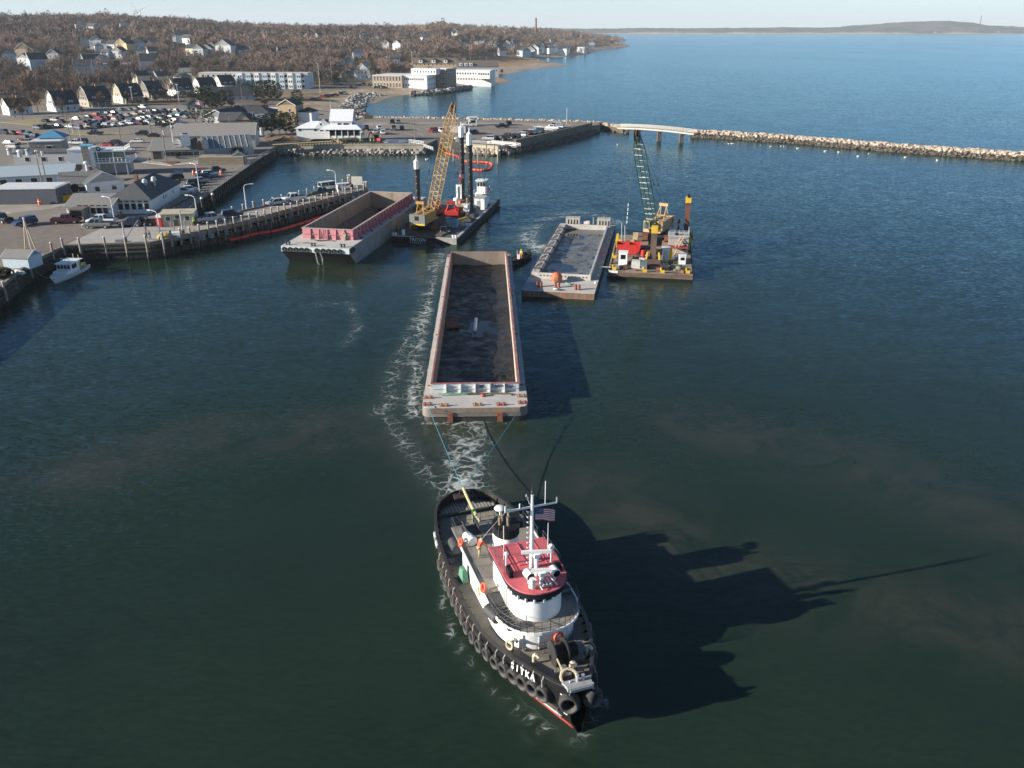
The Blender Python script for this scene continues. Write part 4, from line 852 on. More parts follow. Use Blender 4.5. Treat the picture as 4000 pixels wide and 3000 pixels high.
o = o.build('rope_coil', ROPE); o.matrix_basis = FP.M; tag(o, 'tan rope coil hung on the corner of the pink hopper', 'rope')
o = MB().tube([(.1, -.2, 2.6), (.0, .4, 1.4), (-.1, .9, .4), (.2, 1.2, -.3)], .1, 6).tube([(1.0, -.2, 2.6), (1.0, .6, 1.3), (.7, 1.3, .1), (.2, 1.2, -.3)], .1, 6).build('mooring_line', mat('rope_white', (.6, .58, .52), .9)); o.matrix_basis = FP.M; tag(o, 'pale looped line hanging down the bow of the pink barge', 'rope')
# ---------------------------------------------------------------- crawler crane
def lattice(par, p0, p1, wid, m_ch, m_lc, m_fr, step=1.3, tipw=.45, footw=.6, side=None):
 p0, p1 = Vector(p0), Vector(p1); L = (p1 - p0).length; d = (p1 - p0) / L
 a = Vector(side).normalized() if side is not None else d.cross(Vector((0, 0, 1))).normalized(); u = a.cross(d).normalized()
 prof = lambda t: interp(t, [(0, footw), (.12, 1), (.82, 1), (1, tipw)])
 pt = lambda i, j, t: p0 + d * (t * L) + a * (i * wid / 2 * prof(t)) + u * (j * wid / 2 * (prof(t) if t > .1 else .25 + prof(t) * .75))
 ts = [k / 16 for k in range(17)]
 for i, j in ((-1, -1), (1, -1), (1, 1), (-1, 1)):
  MB().tube([pt(i, j, t) for t in ts], .075, 6).build('boom_chord', m_ch, par)
 n = int(L / step); faces = (((-1, -1), (1, -1)), ((1, -1), (1, 1)), ((1, 1), (-1, 1)), ((-1, 1), (-1, -1)))
 for k in range(n):
  t0, t1 = .05 + .88 * k / n, .05 + .88 * (k + 1) / n
  for fi, (A, B) in enumerate(faces):
   MB().beam(pt(*A, t0), pt(*B, t1) if k % 2 == 0 else pt(*B, t1), .055).build('boom_lacing', m_lc, par)
   MB().beam(pt(*B, t0), pt(*A, t1), .05).build('boom_lacing', m_lc, par)
  if m_fr and (k % 3 == 0 or (m_fr is SNOW and k % 2 == 0)):
   for (A, B) in (faces[0], faces[2]): MB().beam(pt(*A, t0), pt(*B, t0), .1, .05).build('boom_rung', m_fr, par)
 return pt
SNOW = mat('rung_white', (.72, .73, .70), .6, var=.12)
def crane(name, label, fr, cxy, zdeck, ax, head_px, col, boomcol, trackcol, cabpos, rung, base_h=1.25, track_dir=None, lines_to=None, gant=4.6, wid=1.7, cwm=None):
 th = thing(name, label, 'crane', fr.w(cxy[0], cxy[1], zdeck), 0)
 axw = (fr.M.to_3x3() @ Vector((ax[0], ax[1], 0))).normalized(); rz = math.atan2(axw.y, axw.x) - math.pi / 2; th.rotation_euler = (0, 0, rz)
 Mi = (Matrix.Translation(th.location) @ Matrix.Rotation(rz, 4, 'Z')).inverted()
 # tracks follow the barge
 tr = fr.a - rz if track_dir is None else track_dir - rz; ca, sa = math.cos(tr), math.sin(tr)
 for sg in (-1, 1):
  prof = [(-3.4, .35), (-3.0, .08), (3.0, .08), (3.4, .35), (3.4, .8), (3.0, 1.1), (-3.0, 1.1), (-3.4, .8)]; vs = []
  for x in (sg * 2.1 - .5, sg * 2.1 + .5): vs += [(ca * x - sa * y, sa * x + ca * y, z) for y, z in prof]
  n = len(prof); t_o = MB().add(vs, [tuple(range(n)), tuple(range(2 * n - 1, n - 1, -1))] + [(i, i + n, (i + 1) % n + n, (i + 1) % n) for i in range(n)]).build('track', trackcol, th)
  for k in range(14): y = -3.0 + k * .46; MB().cbox((ca * sg * 2.1 - sa * y, sa * sg * 2.1 + ca * y, 1.13), (1.1, .3, .08), tr).build('track_shoe', trackcol, t_o)
 MB().cbox((0, 0, .8), (3.4, 2.6, .7), tr).cyl((0, 0, 1.1), (0, 0, 1.5), 1.1, n=16).build('car_body', DARKSTEEL, th)
 z0 = 1.5
 ho_ = MB().box(-1.55, 1.55, -4.6, 2.2, z0, z0 + .35).box(-1.5, -.35, -4.4, 1.0, z0 + .35, z0 + 2.0).box(.35, 1.5, -4.4, 1.0, z0 + .35, z0 + 2.0).build('machinery_house', col, th)
 for k in range(5): MB().box(1.5, 1.53, -4.2 + k * 1.0, -3.35 + k * 1.0, z0 + .5, z0 + 1.8).build('house_panel', col, ho_)
 MB().box(-.34, .34, -4.3, .6, z0 + .35, z0 + 1.5).build('engine_deck', DARKSTEEL, ho_)
 MB().cyl((-.3, -1.4, z0 + 1.8), (.3, -1.4, z0 + 1.8), .45, n=14).build('hoist_drum', DARKSTEEL, ho_)
 MB().box(-1.7, 1.7, -5.4, -4.6, z0 - .1, z0 + 2.1).build('counterweight', cwm or mat('counterweight_grey', (.16, .17, .16), .7, var=.2), th)
 MB().box(-.55, .4, -5.43, -5.4, z0 + .9, z0 + 1.75).build('counterweight_opening', BLACK, th)
 if cwm is None: MB().box(-1.68, 1.68, -5.44, -5.4, z0 - .08, z0 + .25).build('counterweight_stripe', YELLOW, th)
 cab = MB().box(cabpos - .6, cabpos + .6, .7, 2.7, z0 + .1, z0 + 2.25).build('cab', col, th)
 MB().box(cabpos - .48, cabpos + .48, 2.7, 2.73, z0 + .75, z0 + 2.05).build('cab_window', mat('cab_glass', (.06, .10, .11), .1), cab)
 for sg in (-1, 1): MB().box(cabpos + sg * .6 - .01, cabpos + sg * .6 + .03 * sg + .01, 1.2, 2.5, z0 + .8, z0 + 2.0).build('cab_window', GLASS, cab)
 # gantry
 g = Vector((0, -3.4, z0 + gant))
 for sg in (-1, 1):
  MB().beam((sg * 1.0, .2, z0 + .4), (sg * .55, g.y, g.z), .16).build('gantry_leg', col, th); MB().beam((sg * 1.0, -4.2, z0 + .4), (sg * .55, g.y, g.z), .14).build('gantry_leg', col, th)
 MB().box(-.9, .9, g.y - .3, g.y + .3, g.z - .1, g.z + .45).build('gantry_head', col, th)
 foot = Vector((0, 2.0, z0 + .45)); fw = Mi.inverted() @ foot
 d = ray(*head_px); nrm = Vector((-axw.y, axw.x, 0)); t = nrm.dot(fw - cam.location) / nrm.dot(d); hw = cam.location + d * t; head = Mi @ hw
 lattice(th, foot, head, wid, boomcol, boomcol, rung, 1.35, side=(1, 0, 0))
 dv = (head - foot).normalized()
 hd = MB()
 for sg in (-1, 1): hd.beam(head + Vector((sg * .38, 0, 0)) - dv * 1.6, head + Vector((sg * .38, 0, 0)) + dv * .5, .12, .7)
 hd.build('boom_head', boomcol if rung is SNOW else mat('head_rust', (.34, .17, .06), .7, var=.4), th)
 for sg in (-.2, .2): MB().cyl(head + Vector((sg - .05, .2, 0)), head + Vector((sg + .05, .2, 0)), .62, n=18).build('sheave', mat('sheave_rust', (.13, .07, .04), .7, var=.4), th, True)
 WIRE = mat('wire_rope', (.06, .06, .065), .5)
 for sg in (-.45, .45):
  MB().cyl(head + Vector((sg, 0, -.2)), g + Vector((sg, 0, .4)), .035, n=4).build('pendant_line', WIRE, th)
  mid = g + (head - g) * .3; MB().cyl(mid + Vector((sg, 0, 0)) * 1, mid + (head - g).normalized() * .9 + Vector((sg, 0, 0)), .09, n=6).build('pendant_link', DARKSTEEL, th)
 for sg in (-.15, .15):
  MB().cyl(head + Vector((sg, -.4, 0)), Vector((sg, -1.4, z0 + 2.2)), .022, n=4).build('hoist_line', WIRE, th)
 return th, Mi, head, hw
CRY = mat('crane_ochre', (.40, .22, .055), .55, var=.2, scale=1.2, col2=(.27, .15, .05, .6)); BOOMY = mat('boom_yellow', (.55, .32, .08), .55, var=.2)
CRB = mat('crane_tan', (.43, .30, .15), .6, var=.2, col2=(.3, .2, .12, .58)); BOOMG = mat('boom_green', (.008, .052, .035), .5, var=.3)
DECKT = mat('triton_deck', (.085, .088, .09), .8, var=.3, scale=.5, col2=(.17, .165, .155, .6))
TIMB = mat('oily_timber', (.11, .075, .05), .85, var=.4, scale=1.2)
# ---------------------------------------------------------------- black crane barge
FB = Frame(-17.78, 164.73, -.19); W, L, zdk = 13.62, 40.5, 1.2; h = W / 2
tri = thing('crane_barge', 'black crane barge with tall black spuds and white house, moored beside the pink barge', 'barge', FB.o, FB.a)
MB().box(-h, h, 0, L, -1.2, zdk - .04).build('hull', BLACK, tri); MB().box(-h, h, 0, L, zdk - .04, zdk).build('deck', DECKT, tri)
PALEE = mat('pale_edge', (.42, .43, .42), .7, var=.25)
MB().box(-h - .02, -1.8, -.04, .3, zdk, zdk + .1).box(2.5, h, -.04, .45, zdk, zdk + .08).each('deck_edge', PALEE, tri)
MB().box(h - .55, h + .02, .5, L - 1, zdk, zdk + .07).build('deck_edge', PALEE, tri)
for i in range(52): MB().cyl((h + .14, .4 + i * .76, -.2), (h + .14, .4 + i * .76, zdk + .02), .27, n=8).build('rubber_fender', RUBBER, tri)
MB().box(h + .02, h + .5, L - 1.6, L + .3, .2, zdk + .5).build('corner_fender', RUBBER, tri)
MB().add([(2.6, -.03, zdk - .05), (h, -.03, zdk - .05), (h, -.03, -.3)], [(0, 2, 1)]).build('sunlit_patch', mat('sunlit_hull_grey', (.3, .29, .26), .7, var=.3), tri)  # sunlight painted as a grey triangle, above the pink hopper's shadow line
place(text_mesh('TRITON', .95, WHITE, .01), 'lettering', tri, (-1.3, -.03, .66), (math.pi / 2, 0, 0))
for k in range(8): MB().box(-3.0 + k * .42, -2.7 + k * .42, -.03, 0, -.02, .12).build('lettering', PALEE, tri)
for x in (-4.2, -1.2, 2.2): MB().box(x - 1.3, x + 1.3, .3, 14, zdk, zdk + .06).build('timber_mat', TIMB, tri)
MB().box(-3.9, 3.4, 1.4, 13.6, zdk + .06, zdk + .22).build('timber_mat', TIMB, tri)
for x, y in ((-h + .5, .6), (h - .6, .7), (h - .5, 12), (h - .5, 24), (h - .5, 36), (-h + .5, 14)): bitt(x, y, zdk, tri, WHITE, .6, .16)
railing([(-h + .2, 1.4), (-h + .2, 9)], zdk, 1.05, tri, 'railing', 1.6, GREENP, .03)
for (x, y, r, top, wt) in ((-6.25, 17.4, .62, FB.ht(-6.25, 17.4, 612), FB.ht(-6.25, 17.4, 660)), (5.6, 17.3, .62, 20.4, 17.2), (.3, 31.4, .62, FB.ht(.3, 31.4, 482), FB.ht(.3, 31.4, 536))):
 sp_ = MB().cyl((x, y, -3), (x, y, wt), r, n=14).build('spud', mat('spud_black', (.018, .018, .02), .45, var=.4, scale=.6, streak=(1, 1, .2), col2=(.05, .04, .035, .58)), tri, True)
 MB().cyl((x, y, wt), (x, y, top - .9), r * .98, n=8).cyl((x, y, top - .9), (x, y, top - .55), r * .98, r * .3, 8).cyl((x, y, top - .55), (x, y, top + .35), .14, .05, 6).build('spud_tip', WHITE, sp_)
 MB().cyl((x, y, wt - .25), (x, y, wt), r * 1.22, n=12).build('spud_collar', BLACK, sp_)
 MB().cbox((x, y, zdk + 1.3), (1.9, 1.9, 2.6)).build('spud_well', mat('well_dark', (.06, .06, .062), .6, var=.3), tri)
 for k in range(10): MB().cbox((x, y - r - .01, wt - 1.5 - k * 1.5), (.16, .06, .16)).build('spud_pin_hole', PALEE, sp_)
MB().cbox((5.0, 16.2, 4.3), (1.3, .9, 1.6)).cyl((4.5, 15.7, 4.5), (5.4, 15.7, 4.5), .5, n=12).build('spud_winch', WHITE, tri)
MB().box(-.9, -.5, 30.0, 30.4, zdk, 6.2).box(.0, .4, 30.0, 30.4, zdk, 6.2).box(-.9, .4, 30.0, 30.4, 6.2, 6.6).build('spud_frame', WHITE, tri)
# white pilot house
tw = MB().box(2.6, 5.4, 34.2, 37.4, zdk, zdk + 2.6).box(2.5, 5.5, 34.0, 37.6, zdk + 2.6, zdk + 2.75).box(3.0, 5.0, 34.6, 36.8, zdk + 2.75, zdk + 5.6).box(2.7, 5.3, 34.2, 37.2, zdk + 5.6, zdk + 5.8).build('pilot_house', WHITE, tri)
for x in (3.35, 4.05, 4.7): MB().box(x - .26, x + .26, 34.56, 34.6, zdk + 4.4, zdk + 5.3).build('window', GLASS, tw)
MB().box(3.9, 4.8, 34.16, 34.2, zdk + .3, zdk + 2.2).build('door', DARKSTEEL, tw); MB().box(5.0, 5.04, 35, 36.2, zdk + 4.4, zdk + 5.3).build('window', GLASS, tw)
railing([(2.5, 33.6), (5.9, 33.6), (5.9, 37.6)], zdk + 2.75, 1.0, tw, 'railing', 1.0, WHITE, .03); MB().torus((5.95, 34.2, zdk + 3.9), (1, -.3, 0), .36, .1, 14, 6).build('life_ring', mat('life_ring_orange', (.75, .09, .03), .5), tw)
MB().cyl((3.4, 36, zdk + 5.8), (3.4, 36, zdk + 8.6), .05, n=5).cyl((4.6, 35.4, zdk + 5.8), (4.6, 35.4, zdk + 6.8), .12, n=6).each('antenna', DARKSTEEL, tw)
HEADY = crane('crawler_crane', 'yellow lattice boom crawler crane on the black barge', FB, (-1.6, 8.6), zdk + .24, (.12, 1), (1772, 412), CRY, BOOMY, RUST, -1.0, mat('frame_pale', (.62, .58, .48), .6), gant=4.0, wid=1.9)[3]
# deck cargo, each thing on its own
def cargo(fr, name, label, cat, mb, m, z, smooth=False, group=None):
 o = mb.build(name, m, None, smooth); o.matrix_basis = fr.M @ Matrix.Translation((0, 0, z)); return tag(o, label, cat, group)
def clamshell(fr, x, y, z, s, rz, label, m):
 th = thing('clamshell_bucket', label, 'bucket', fr.w(x, y, z), fr.a + rz)
 for sg in (-1, 1):
  prof = [(0.05, 0), (.75, .1), (1.15, .6), (1.05, 1.2), (.55, 1.5), (.1, 1.1)]; vs = []
  for xx in (-1.2, 1.2): vs += [(xx * s, sg * p * s, q * s) for p, q in prof]
  n = 6; MB().add(vs, [tuple(range(n)), tuple(range(2 * n - 1, n - 1, -1))] + [(i, i + n, (i + 1) % n + n, (i + 1) % n) for i in range(n)]).build('bucket_shell', m, th)
  MB().beam((-.9 * s, sg * .8 * s, 1.3 * s), (-.5 * s, 0, 2.5 * s), .16 * s).build('bucket_arm', m, th); MB().beam((.9 * s, sg * .8 * s, 1.3 * s), (.5 * s, 0, 2.5 * s), .16 * s).build('bucket_arm', m, th)
 MB().box(-.7 * s, .7 * s, -.3 * s, .3 * s, 2.4 * s, 2.9 * s).build('bucket_head', m, th); return th
clamshell(FB, .7, 19.6, zdk, 1.25, .2, 'big red clamshell bucket standing open on the black crane barge', RED)
clamshell(FB, -3.2, 21.5, zdk, 1.1, 1.3, 'dark red clamshell bucket behind the yellow boom on the black crane barge', mat('red_dull', (.33, .03, .035), .5, var=.25))
clamshell(FB, 2.2, 23.2, zdk, 1.1, .9, 'orange rusty clamshell bucket lying beside the black spud', mat('orange_rust', (.42, .13, .04), .7, var=.4))
con = MB()
for k in range(8): con.box(2.2 + k * .28, 2.36 + k * .28, 9.55, 9.6, 0, 1.75)
th = thing('skip_container', 'blue ribbed steel skip on the deck of the black crane barge', 'container', FB.w(0, 0, zdk), FB.a)
BLUEG = mat('skip_blue', (.22, .32, .38), .6, var=.15)
for x0, x1, y0, y1 in ((2.1, 4.4, 9.6, 9.7), (2.1, 4.4, 11.3, 11.4), (2.1, 2.2, 9.7, 11.3), (4.3, 4.4, 9.7, 11.3)): MB().box(x0, x1, y0, y1, 0, 1.8).build('skip_wall', BLUEG, th)
con.each('skip_rib', BLUEG, th); MB().box(2.2, 4.3, 9.7, 11.3, .1, .9).build('skip_load', BLACK, th)
th = thing('tool_shed', 'white steel shed on the black crane barge near the fender row', 'shed', FB.w(0, 0, zdk), FB.a)
MB().box(3.6, 6.0, 29.2, 32.4, 0, 2.6).build('wall', WHITE, th); MB().box(3.5, 6.1, 29.1, 32.5, 2.6, 2.72).build('roof', STEEL, th); MB().box(4.2, 5.0, 29.16, 29.2, .1, 2.0).build('door', STEEL, th)
th = thing('aerial_lift', 'yellow man basket standing on the black crane barge', 'basket', FB.w(3.0, 26.8, zdk), FB.a)
MB().box(-.7, .7, -.6, .6, 0, 1.2).build('basket', YELLOW, th); MB().beam((-.6, 0, 1.2), (-.6, 0, 3.0), .1).beam((.6, 0, 1.2), (.6, 0, 3.0), .1).beam((-.8, 0, 2.9), (.8, 0, 2.9), .12).build('basket_frame', YELLOW, th)
cargo(FB, 'fuel_tank', 'white round fuel tank among the buckets on the black crane barge', 'tank', MB().cyl((-.6, 29, 0.2), (-.6, 29, 2.3), .75, n=14).ball((-.6, 29, 2.3), .75, 12, 6, (1, 1, .5)), WHITE, zdk, True)
cargo(FB, 'generator', 'grey generator box behind the round white tank', 'generator', MB().box(.4, 2.6, 28, 30.6, 0, 1.5), STEEL, zdk)
cargo(FB, 'yellow_beam', 'yellow painted steel beam at the foot of the tall spud', 'steel beam', MB().beam((3.0, 14.6, .3), (4.9, 15.6, .9), .5), YELLOW, zdk)
cargo(FB, 'canvas_heap', 'heap of grey canvas beside the blue skip', 'canvas', MB().ball((4.9, 12.4, .1), 1.1, 10, 5, (1, .8, .45), .18), mat('canvas', (.4, .38, .34), .9, var=.2), zdk)
cargo(FB, 'hose_coil', 'black hose coiled on the deck of the black crane barge', 'hose', MB().torus((3.6, 4.2, .15), (0, 0, 1), .8, .12, 18, 6).torus((3.7, 4.3, .35), (0, 0, 1), .7, .12, 18, 6), RUBBER, zdk)
cargo(FB, 'crawler_track_plate', 'curved dark timber cradle beside the yellow crane', 'cradle', MB().prism([(.9, 7), (2.2, 7), (2.2, 14.2), (.9, 14.2)], 0, 1.3), TIMB, zdk)
cargo(FB, 'white_drum', 'white drum near the bow corner of the black crane barge', 'drum', MB().cyl((-4.6, 1.2, 0), (-4.6, 1.2, 1.1), .35, n=10), WHITE, zdk)
cargo(FB, 'light_mast', 'slim white light mast with round black shapes on the black crane barge', 'mast', MB().cyl((6.0, 35, 0), (6.0, 35, 4.6), .09, n=6).cyl((5.2, 34.6, 0), (5.2, 34.6, 4.2), .07, n=6).beam((5.2, 34.8, 3.8), (6.0, 34.9, 3.8), .08).ball((5.6, 34.6, 3.3), .35, 8, 6).ball((5.6, 34.6, 2.5), .35, 8, 6), STEEL, zdk)
cargo(FB, 'plastic_crate', 'pale crate beside the crane counterweight', 'crate', MB().box(-5.2, -3.9, 7.6, 9, 0, 1.2), PALEE, zdk)
cargo(FB, 'sawhorse', 'small blue steel stand near the bow of the black crane barge', 'stand', MB().beam((2.3, 4.5, 0), (2.3, 4.5, 1.3), .1).beam((3.4, 5.2, 0), (3.4, 5.2, 1.3), .1).beam((2.3, 4.5, 1.3), (3.4, 5.2, 1.3), .14), BLUEG, zdk)
# ---------------------------------------------------------------- grey mud scow alongside the dredge
FS = Frame(7.34, 127.94, -.18); W, L, zdk, bw, by, bz, by2 = 11.8, 50.5, 1.05, 9.17, 7.32, 2.0, 45.85
sc_ = thing('mud_scow', 'weathered grey mud scow full of watery silt, lying alongside the dredge', 'barge', FS.o, FS.a); h = W / 2; b = bw / 2
SCD = mat('scow_deck', (.47, .445, .405), .8, var=.16, scale=.5, col2=(.24, .2, .17, .58)); SCH = mat('scow_side', (.05, .045, .042), .7, var=.4, scale=.7, streak=(1, 1, .3), col2=(.2, .07, .04, .54))
MB().box(-h, h, 0, L, -1, zdk - .06).build('hull', SCH, sc_); MB().box(-h + .3, h - .02, -.05, 0, -.25, zdk - .1).build('bow_plate', mat('rusty_bow', (.2, .12, .085), .8, var=.4, streak=(2, 1, .3), col2=(.32, .08, .045, .55)), sc_)
for x0, x1, y0, y1 in ((-h, h, 0, by), (-h, -b, by, by2), (b, h, by, by2), (-h, h, by2, L)): MB().box(x0, x1, y0, y1, zdk - .06, zdk).build('deck_plate', SCD, sc_)
for x0, x1, y0, y1 in ((-b, b, by, by + .25), (-b, b, by2 - .25, by2), (b - .22, b, by + .25, by2 - .25), (-b - .9, -b + .35, by + .25, by2 - .25)): MB().box(x0, x1, y0, y1, -.4, bz).build('hopper_wall', SCD, sc_)
MB().box(b - .26, b + .05, by, by2, bz, bz + .1).build('hopper_rim', PALEE, sc_)
for i in range(7):
 y = by + 2.4 + i * 5.3
 MB().cbox((-b - .3, y, bz + .12), (1.1, .5, .26)).build('hinge_block', mat('hinge_steel', (.1, .09, .08), .7, var=.35), sc_); MB().cyl((-b + .2, y, bz + .1), (-b + .7, y, bz - .25), .15, n=8).build('ram_end', DARKSTEEL, sc_)
 if i < 6:
  MB().cbox((-b - .35, y + 2.6, bz + .02), (.6, 3.6, .06)).build('hinge_cover', SCD, sc_)
  MB().beam((-b - .6, y + 1.2, bz + .08), (-b - .1, y + 4, bz + .08), .08).build('hinge_brace', DARKSTEEL, sc_)
for k in range(14): MB().box(-b + .6 + k * .6, -b + .78 + k * .6, by - .05, by, zdk + .4, zdk + .6).build('limber_hole', BLACK, sc_)
railing([(-h + .15, 8), (-h + .15, 44)], zdk, 1.2, sc_, 'railing', 1.4, DARKSTEEL, .035)
for x0, x1 in ((-4.4, -1.4), (2.2, 5.0)):
 pw = MB().box(x0, x1, by2 + .8, by2 + 2.6, zdk, zdk + 2.1).build('power_house', mat('power_house_grey', (.36, .345, .31), .75, var=.2, col2=(.26, .16, .1, .6)), sc_)
 for k in range(4): MB().box(x0 + .5 + k * .62, x0 + .72 + k * .62, by2 + .76, by2 + .8, zdk + .6, zdk + 1.7).build('vent_slot', BLACK, pw)
MB().cyl((-.6, by2 + 1.6, zdk + .9), (.6, by2 + 1.6, zdk + .9), .55, n=14).build('stern_winch', mat('winch_cream', (.55, .47, .42), .6, var=.2), sc_); MB().cyl((1.4, by2 + 1.4, zdk), (1.4, by2 + 1.4, zdk + 2.3), .09, n=6).build('stern_post', STEEL, sc_)
for x, y in ((-3.3, 2.3), (-.4, 2.4), (3.0, 1.7)): bitt(x, y, zdk, sc_, mat('bitt_oxide', (.24, .06, .035), .75, var=.4), .85, .2, False)
MB().torus((-.3, .9, zdk + .2), (0, .3, 1), .42, .16, 16, 7).build('towing_eye', PALEE, sc_, True); MB().box(-h, -h + 2.6, .3, 4.6, zdk, zdk + .03).build('deck_panel', mat('deck_panel_blue', (.2, .27, .33), .7, var=.2), sc_)
for i in range(9): MB().ball((h - .35, 6 + i * 4.6, zdk + .1), .22, 8, 5).build('deck_roller', WHITE, sc_)
SILT = mud_mat('grey_silt', (.13, .132, .13), True, .12)
def scow_mud(X, Y, Z):
 lump = sum(np.exp(-(((X - cx) / sx) ** 2 + ((Y - cy) / sy) ** 2)) for cx, cy, sx, sy in ((.6, 19, 1.8, .9), (-1.8, 19.5, .7, .7), (.3, 28, 1.2, 1.6), (1.6, 30, 1.4, .8)))
 return Z + np.clip(lump * 1.3, 0, 1) * (.15 + .5 * np.clip(fbm(X * 1.8, Y * 1.8, 2, 3) - .35, 0, 1))
mud(FS, -b + .3, b - .2, by + .2, by2 - .2, 1.005, .08, 'silt_load', 'grey watery silt with small mud heaps filling the mud scow', SILT, .3, 8, scow_mud)
o = MB().box(-b + .35, b - .22, by + .25, by2 - .25, .6, 1.0).build('hopper_water', mat('pool_water', (.012, .014, .016), .04, var=.1)); o.matrix_basis = FS.M; tag(o, 'blue reflecting water standing over the silt in the mud scow', 'water', kind='stuff')
th = thing('mooring_buoy', 'weathered orange mooring buoy with green rope on the grey mud scow', 'buoy', FS.w(-.9, 5.6, zdk + .75), FS.a)
MB().ball((0, 0, 0), .95, 14, 9).build('float', mat('buoy_orange', (.5, .13, .055), .7, var=.3, col2=(.4, .27, .18, .58)), th, True); MB().torus((0, -.85, -.1), (0, 1, 0), .3, .08, 12, 5).build('lifting_eye', GREENP, th)
o = rope_pile([(.6, 5.0), (1.3, 4.2), (1.8, 4.8)], .05, 0, mat('rope_green', (.18, .34, .24), .9), k=4, seed=9); o.matrix_basis = FS.M @ Matrix.Translation((0, 0, zdk)); tag(o, 'pale green rope trailing from the orange buoy on the mud scow', 'rope')
# ---------------------------------------------------------------- dredge with the green boom
FD = Frame(23.84, 138.43, -.17); W, L, zdk = 14.38, 28.2, 1.22; h = W / 2
dr = thing('dredge_barge', 'rust stained timber decked dredge barge with a green boom crane and yellow fittings', 'barge', FD.o, FD.a)
DRD = mat('dredge_deck', (.24, .2, .15), .85, var=.35, scale=.9, col2=(.11, .075, .055, .52)); DRH = mat('dredge_hull', (.13, .085, .06), .8, var=.45, scale=.7, streak=(.5, 1, 2), col2=(.22, .2, .17, .6))
MB().box(-h, h, 0, L, .35, zdk - .1).build('hull', DRH, dr); MB().box(-h + .05, h - .05, .1, L - .1, -1.2, .35).build('hull_lower', BLACK, dr)
for i in range(18):
 y0 = .02 + i * (L - .04) / 18; MB().box(-h + .05, h - .05, y0, y0 + (L - .04) / 18 - .05, zdk - .1, zdk + (.006 if i % 2 else 0)).build('deck_plank', DRD, dr)
for sg in (-1, 1): MB().box(sg * h - .12, sg * h + .12, .2, L - .2, .5, zdk + .12).build('rub_rail', mat('rail_ochre', (.3, .24, .14), .8, var=.3) if sg < 0 else BLACK, dr)
for i in range(7): o = place(TYRE, 'tyre_fender', dr, (-h - .25, 2.5 + i * 3.4, .75), (0, 0, math.pi / 2), (.8, .9, .8))
YB = [(-h + .9, .9), (-1.0, .35), (2.0, .35), (h - .9, .8), (-h + .5, 9), (-h + .6, 22), (h - .5, 20)]
gr = random.Random(4)
for k in range(70):
 x, y = gr.uniform(-h + .6, h - .6), gr.uniform(.8, 18); s_ = gr.uniform(.25, .75); m_ = gr.choice([RUST, DARKSTEEL, BLACK, WOOD, STEEL, RUST, BLACK])
 (MB().cbox((x, y, zdk + s_ * .35), (s_ * gr.uniform(.7, 2), s_, s_ * .7), gr.uniform(0, 3)) if k % 3 else MB().cyl((x, y, zdk + s_ * .2), (x + gr.uniform(-1.6, 1.6), y + gr.uniform(-1.6, 1.6), zdk + s_ * .3), .1, n=6)).build('deck_fitting', m_, dr)
for x, y in YB: MB().cbox((x, y, zdk + .3), (.7, .45, .5)).cyl((x - .25, y, zdk + .5), (x - .25, y, zdk + .95), .15, n=8).build('yellow_bitt', YELLOW, dr)
MB().box(-h + .05, -h + 1.6, -.06, .3, zdk - .25, zdk + .08).build('white_fender', WHITE, dr)
for x, y, m in ((-h + .5, 17.5, YELLOW), (h - .4, 17.5, YELLOW)): MB().beam((x, y, zdk), (x, y, zdk + 2.6), .4).beam((x, y, zdk + 2.4), (x + (.9 if x > 0 else -.2), y, zdk + 1.2), .3).build('fairlead_post', m, dr)
for (x, y, r, bot, top, sect) in ((.2, 6.4, .55, -3, 8.0, 'v'), (6.4, 26.6, .5, -3, FD.ht(6.4, 26.6, 768), 'v')):
 s_ = MB().cbox((x, y, (bot + top - 1.2) / 2), (r * 1.9, r * 1.9, top - 1.2 - bot)).build('spud', mat('spud_rust', (.10, .07, .05), .8, var=.4, scale=.8, streak=(1, 1, .25)) if x < 1 else mat('spud_red', (.13, .05, .035), .8, var=.35, scale=.8, streak=(1, 1, .25)), dr)
 MB().cbox((x, y, top - .6), (r * 2.1, r * 2.1, 1.2)).build('spud_cap', YELLOW, s_); MB().cbox((x, y, zdk + .5), (2.8, 2.8, 1.0)).build('spud_well', mat('well_brown', (.1, .06, .045), .8, var=.4), dr)
 for sg in (-1, 1): MB().beam((x + sg * 1.3, y - 1.2, zdk), (x + sg * 1.0, y - .6, zdk + 2.2), .3).build('well_bracket', YELLOW, dr)
MB().cyl((6.4, 26.0, FD.ht(6.4, 26.6, 765)), (6.4, 27.2, FD.ht(6.4, 26.6, 765)), .3, n=8).build('spud_sheave', BLACK, dr)
HEADG = crane('crawler_crane', 'tan crawler crane with a dark green lattice boom on the dredge barge', FD, (.6, 22.4), zdk + .9, (-.33, -.94), (2486, 520), CRB, BOOMG, RUST, 1.15, SNOW, gant=4.3, wid=1.55, track_dir=FD.a, cwm=CRB)[3]
for x0 in (-3.0, 1.8): MB().box(x0, x0 + 2.2, 18.4, 26.6, zdk, zdk + .9).build('crane_mat', mat('mat_timber', (.2, .15, .11), .85, var=.35), dr)
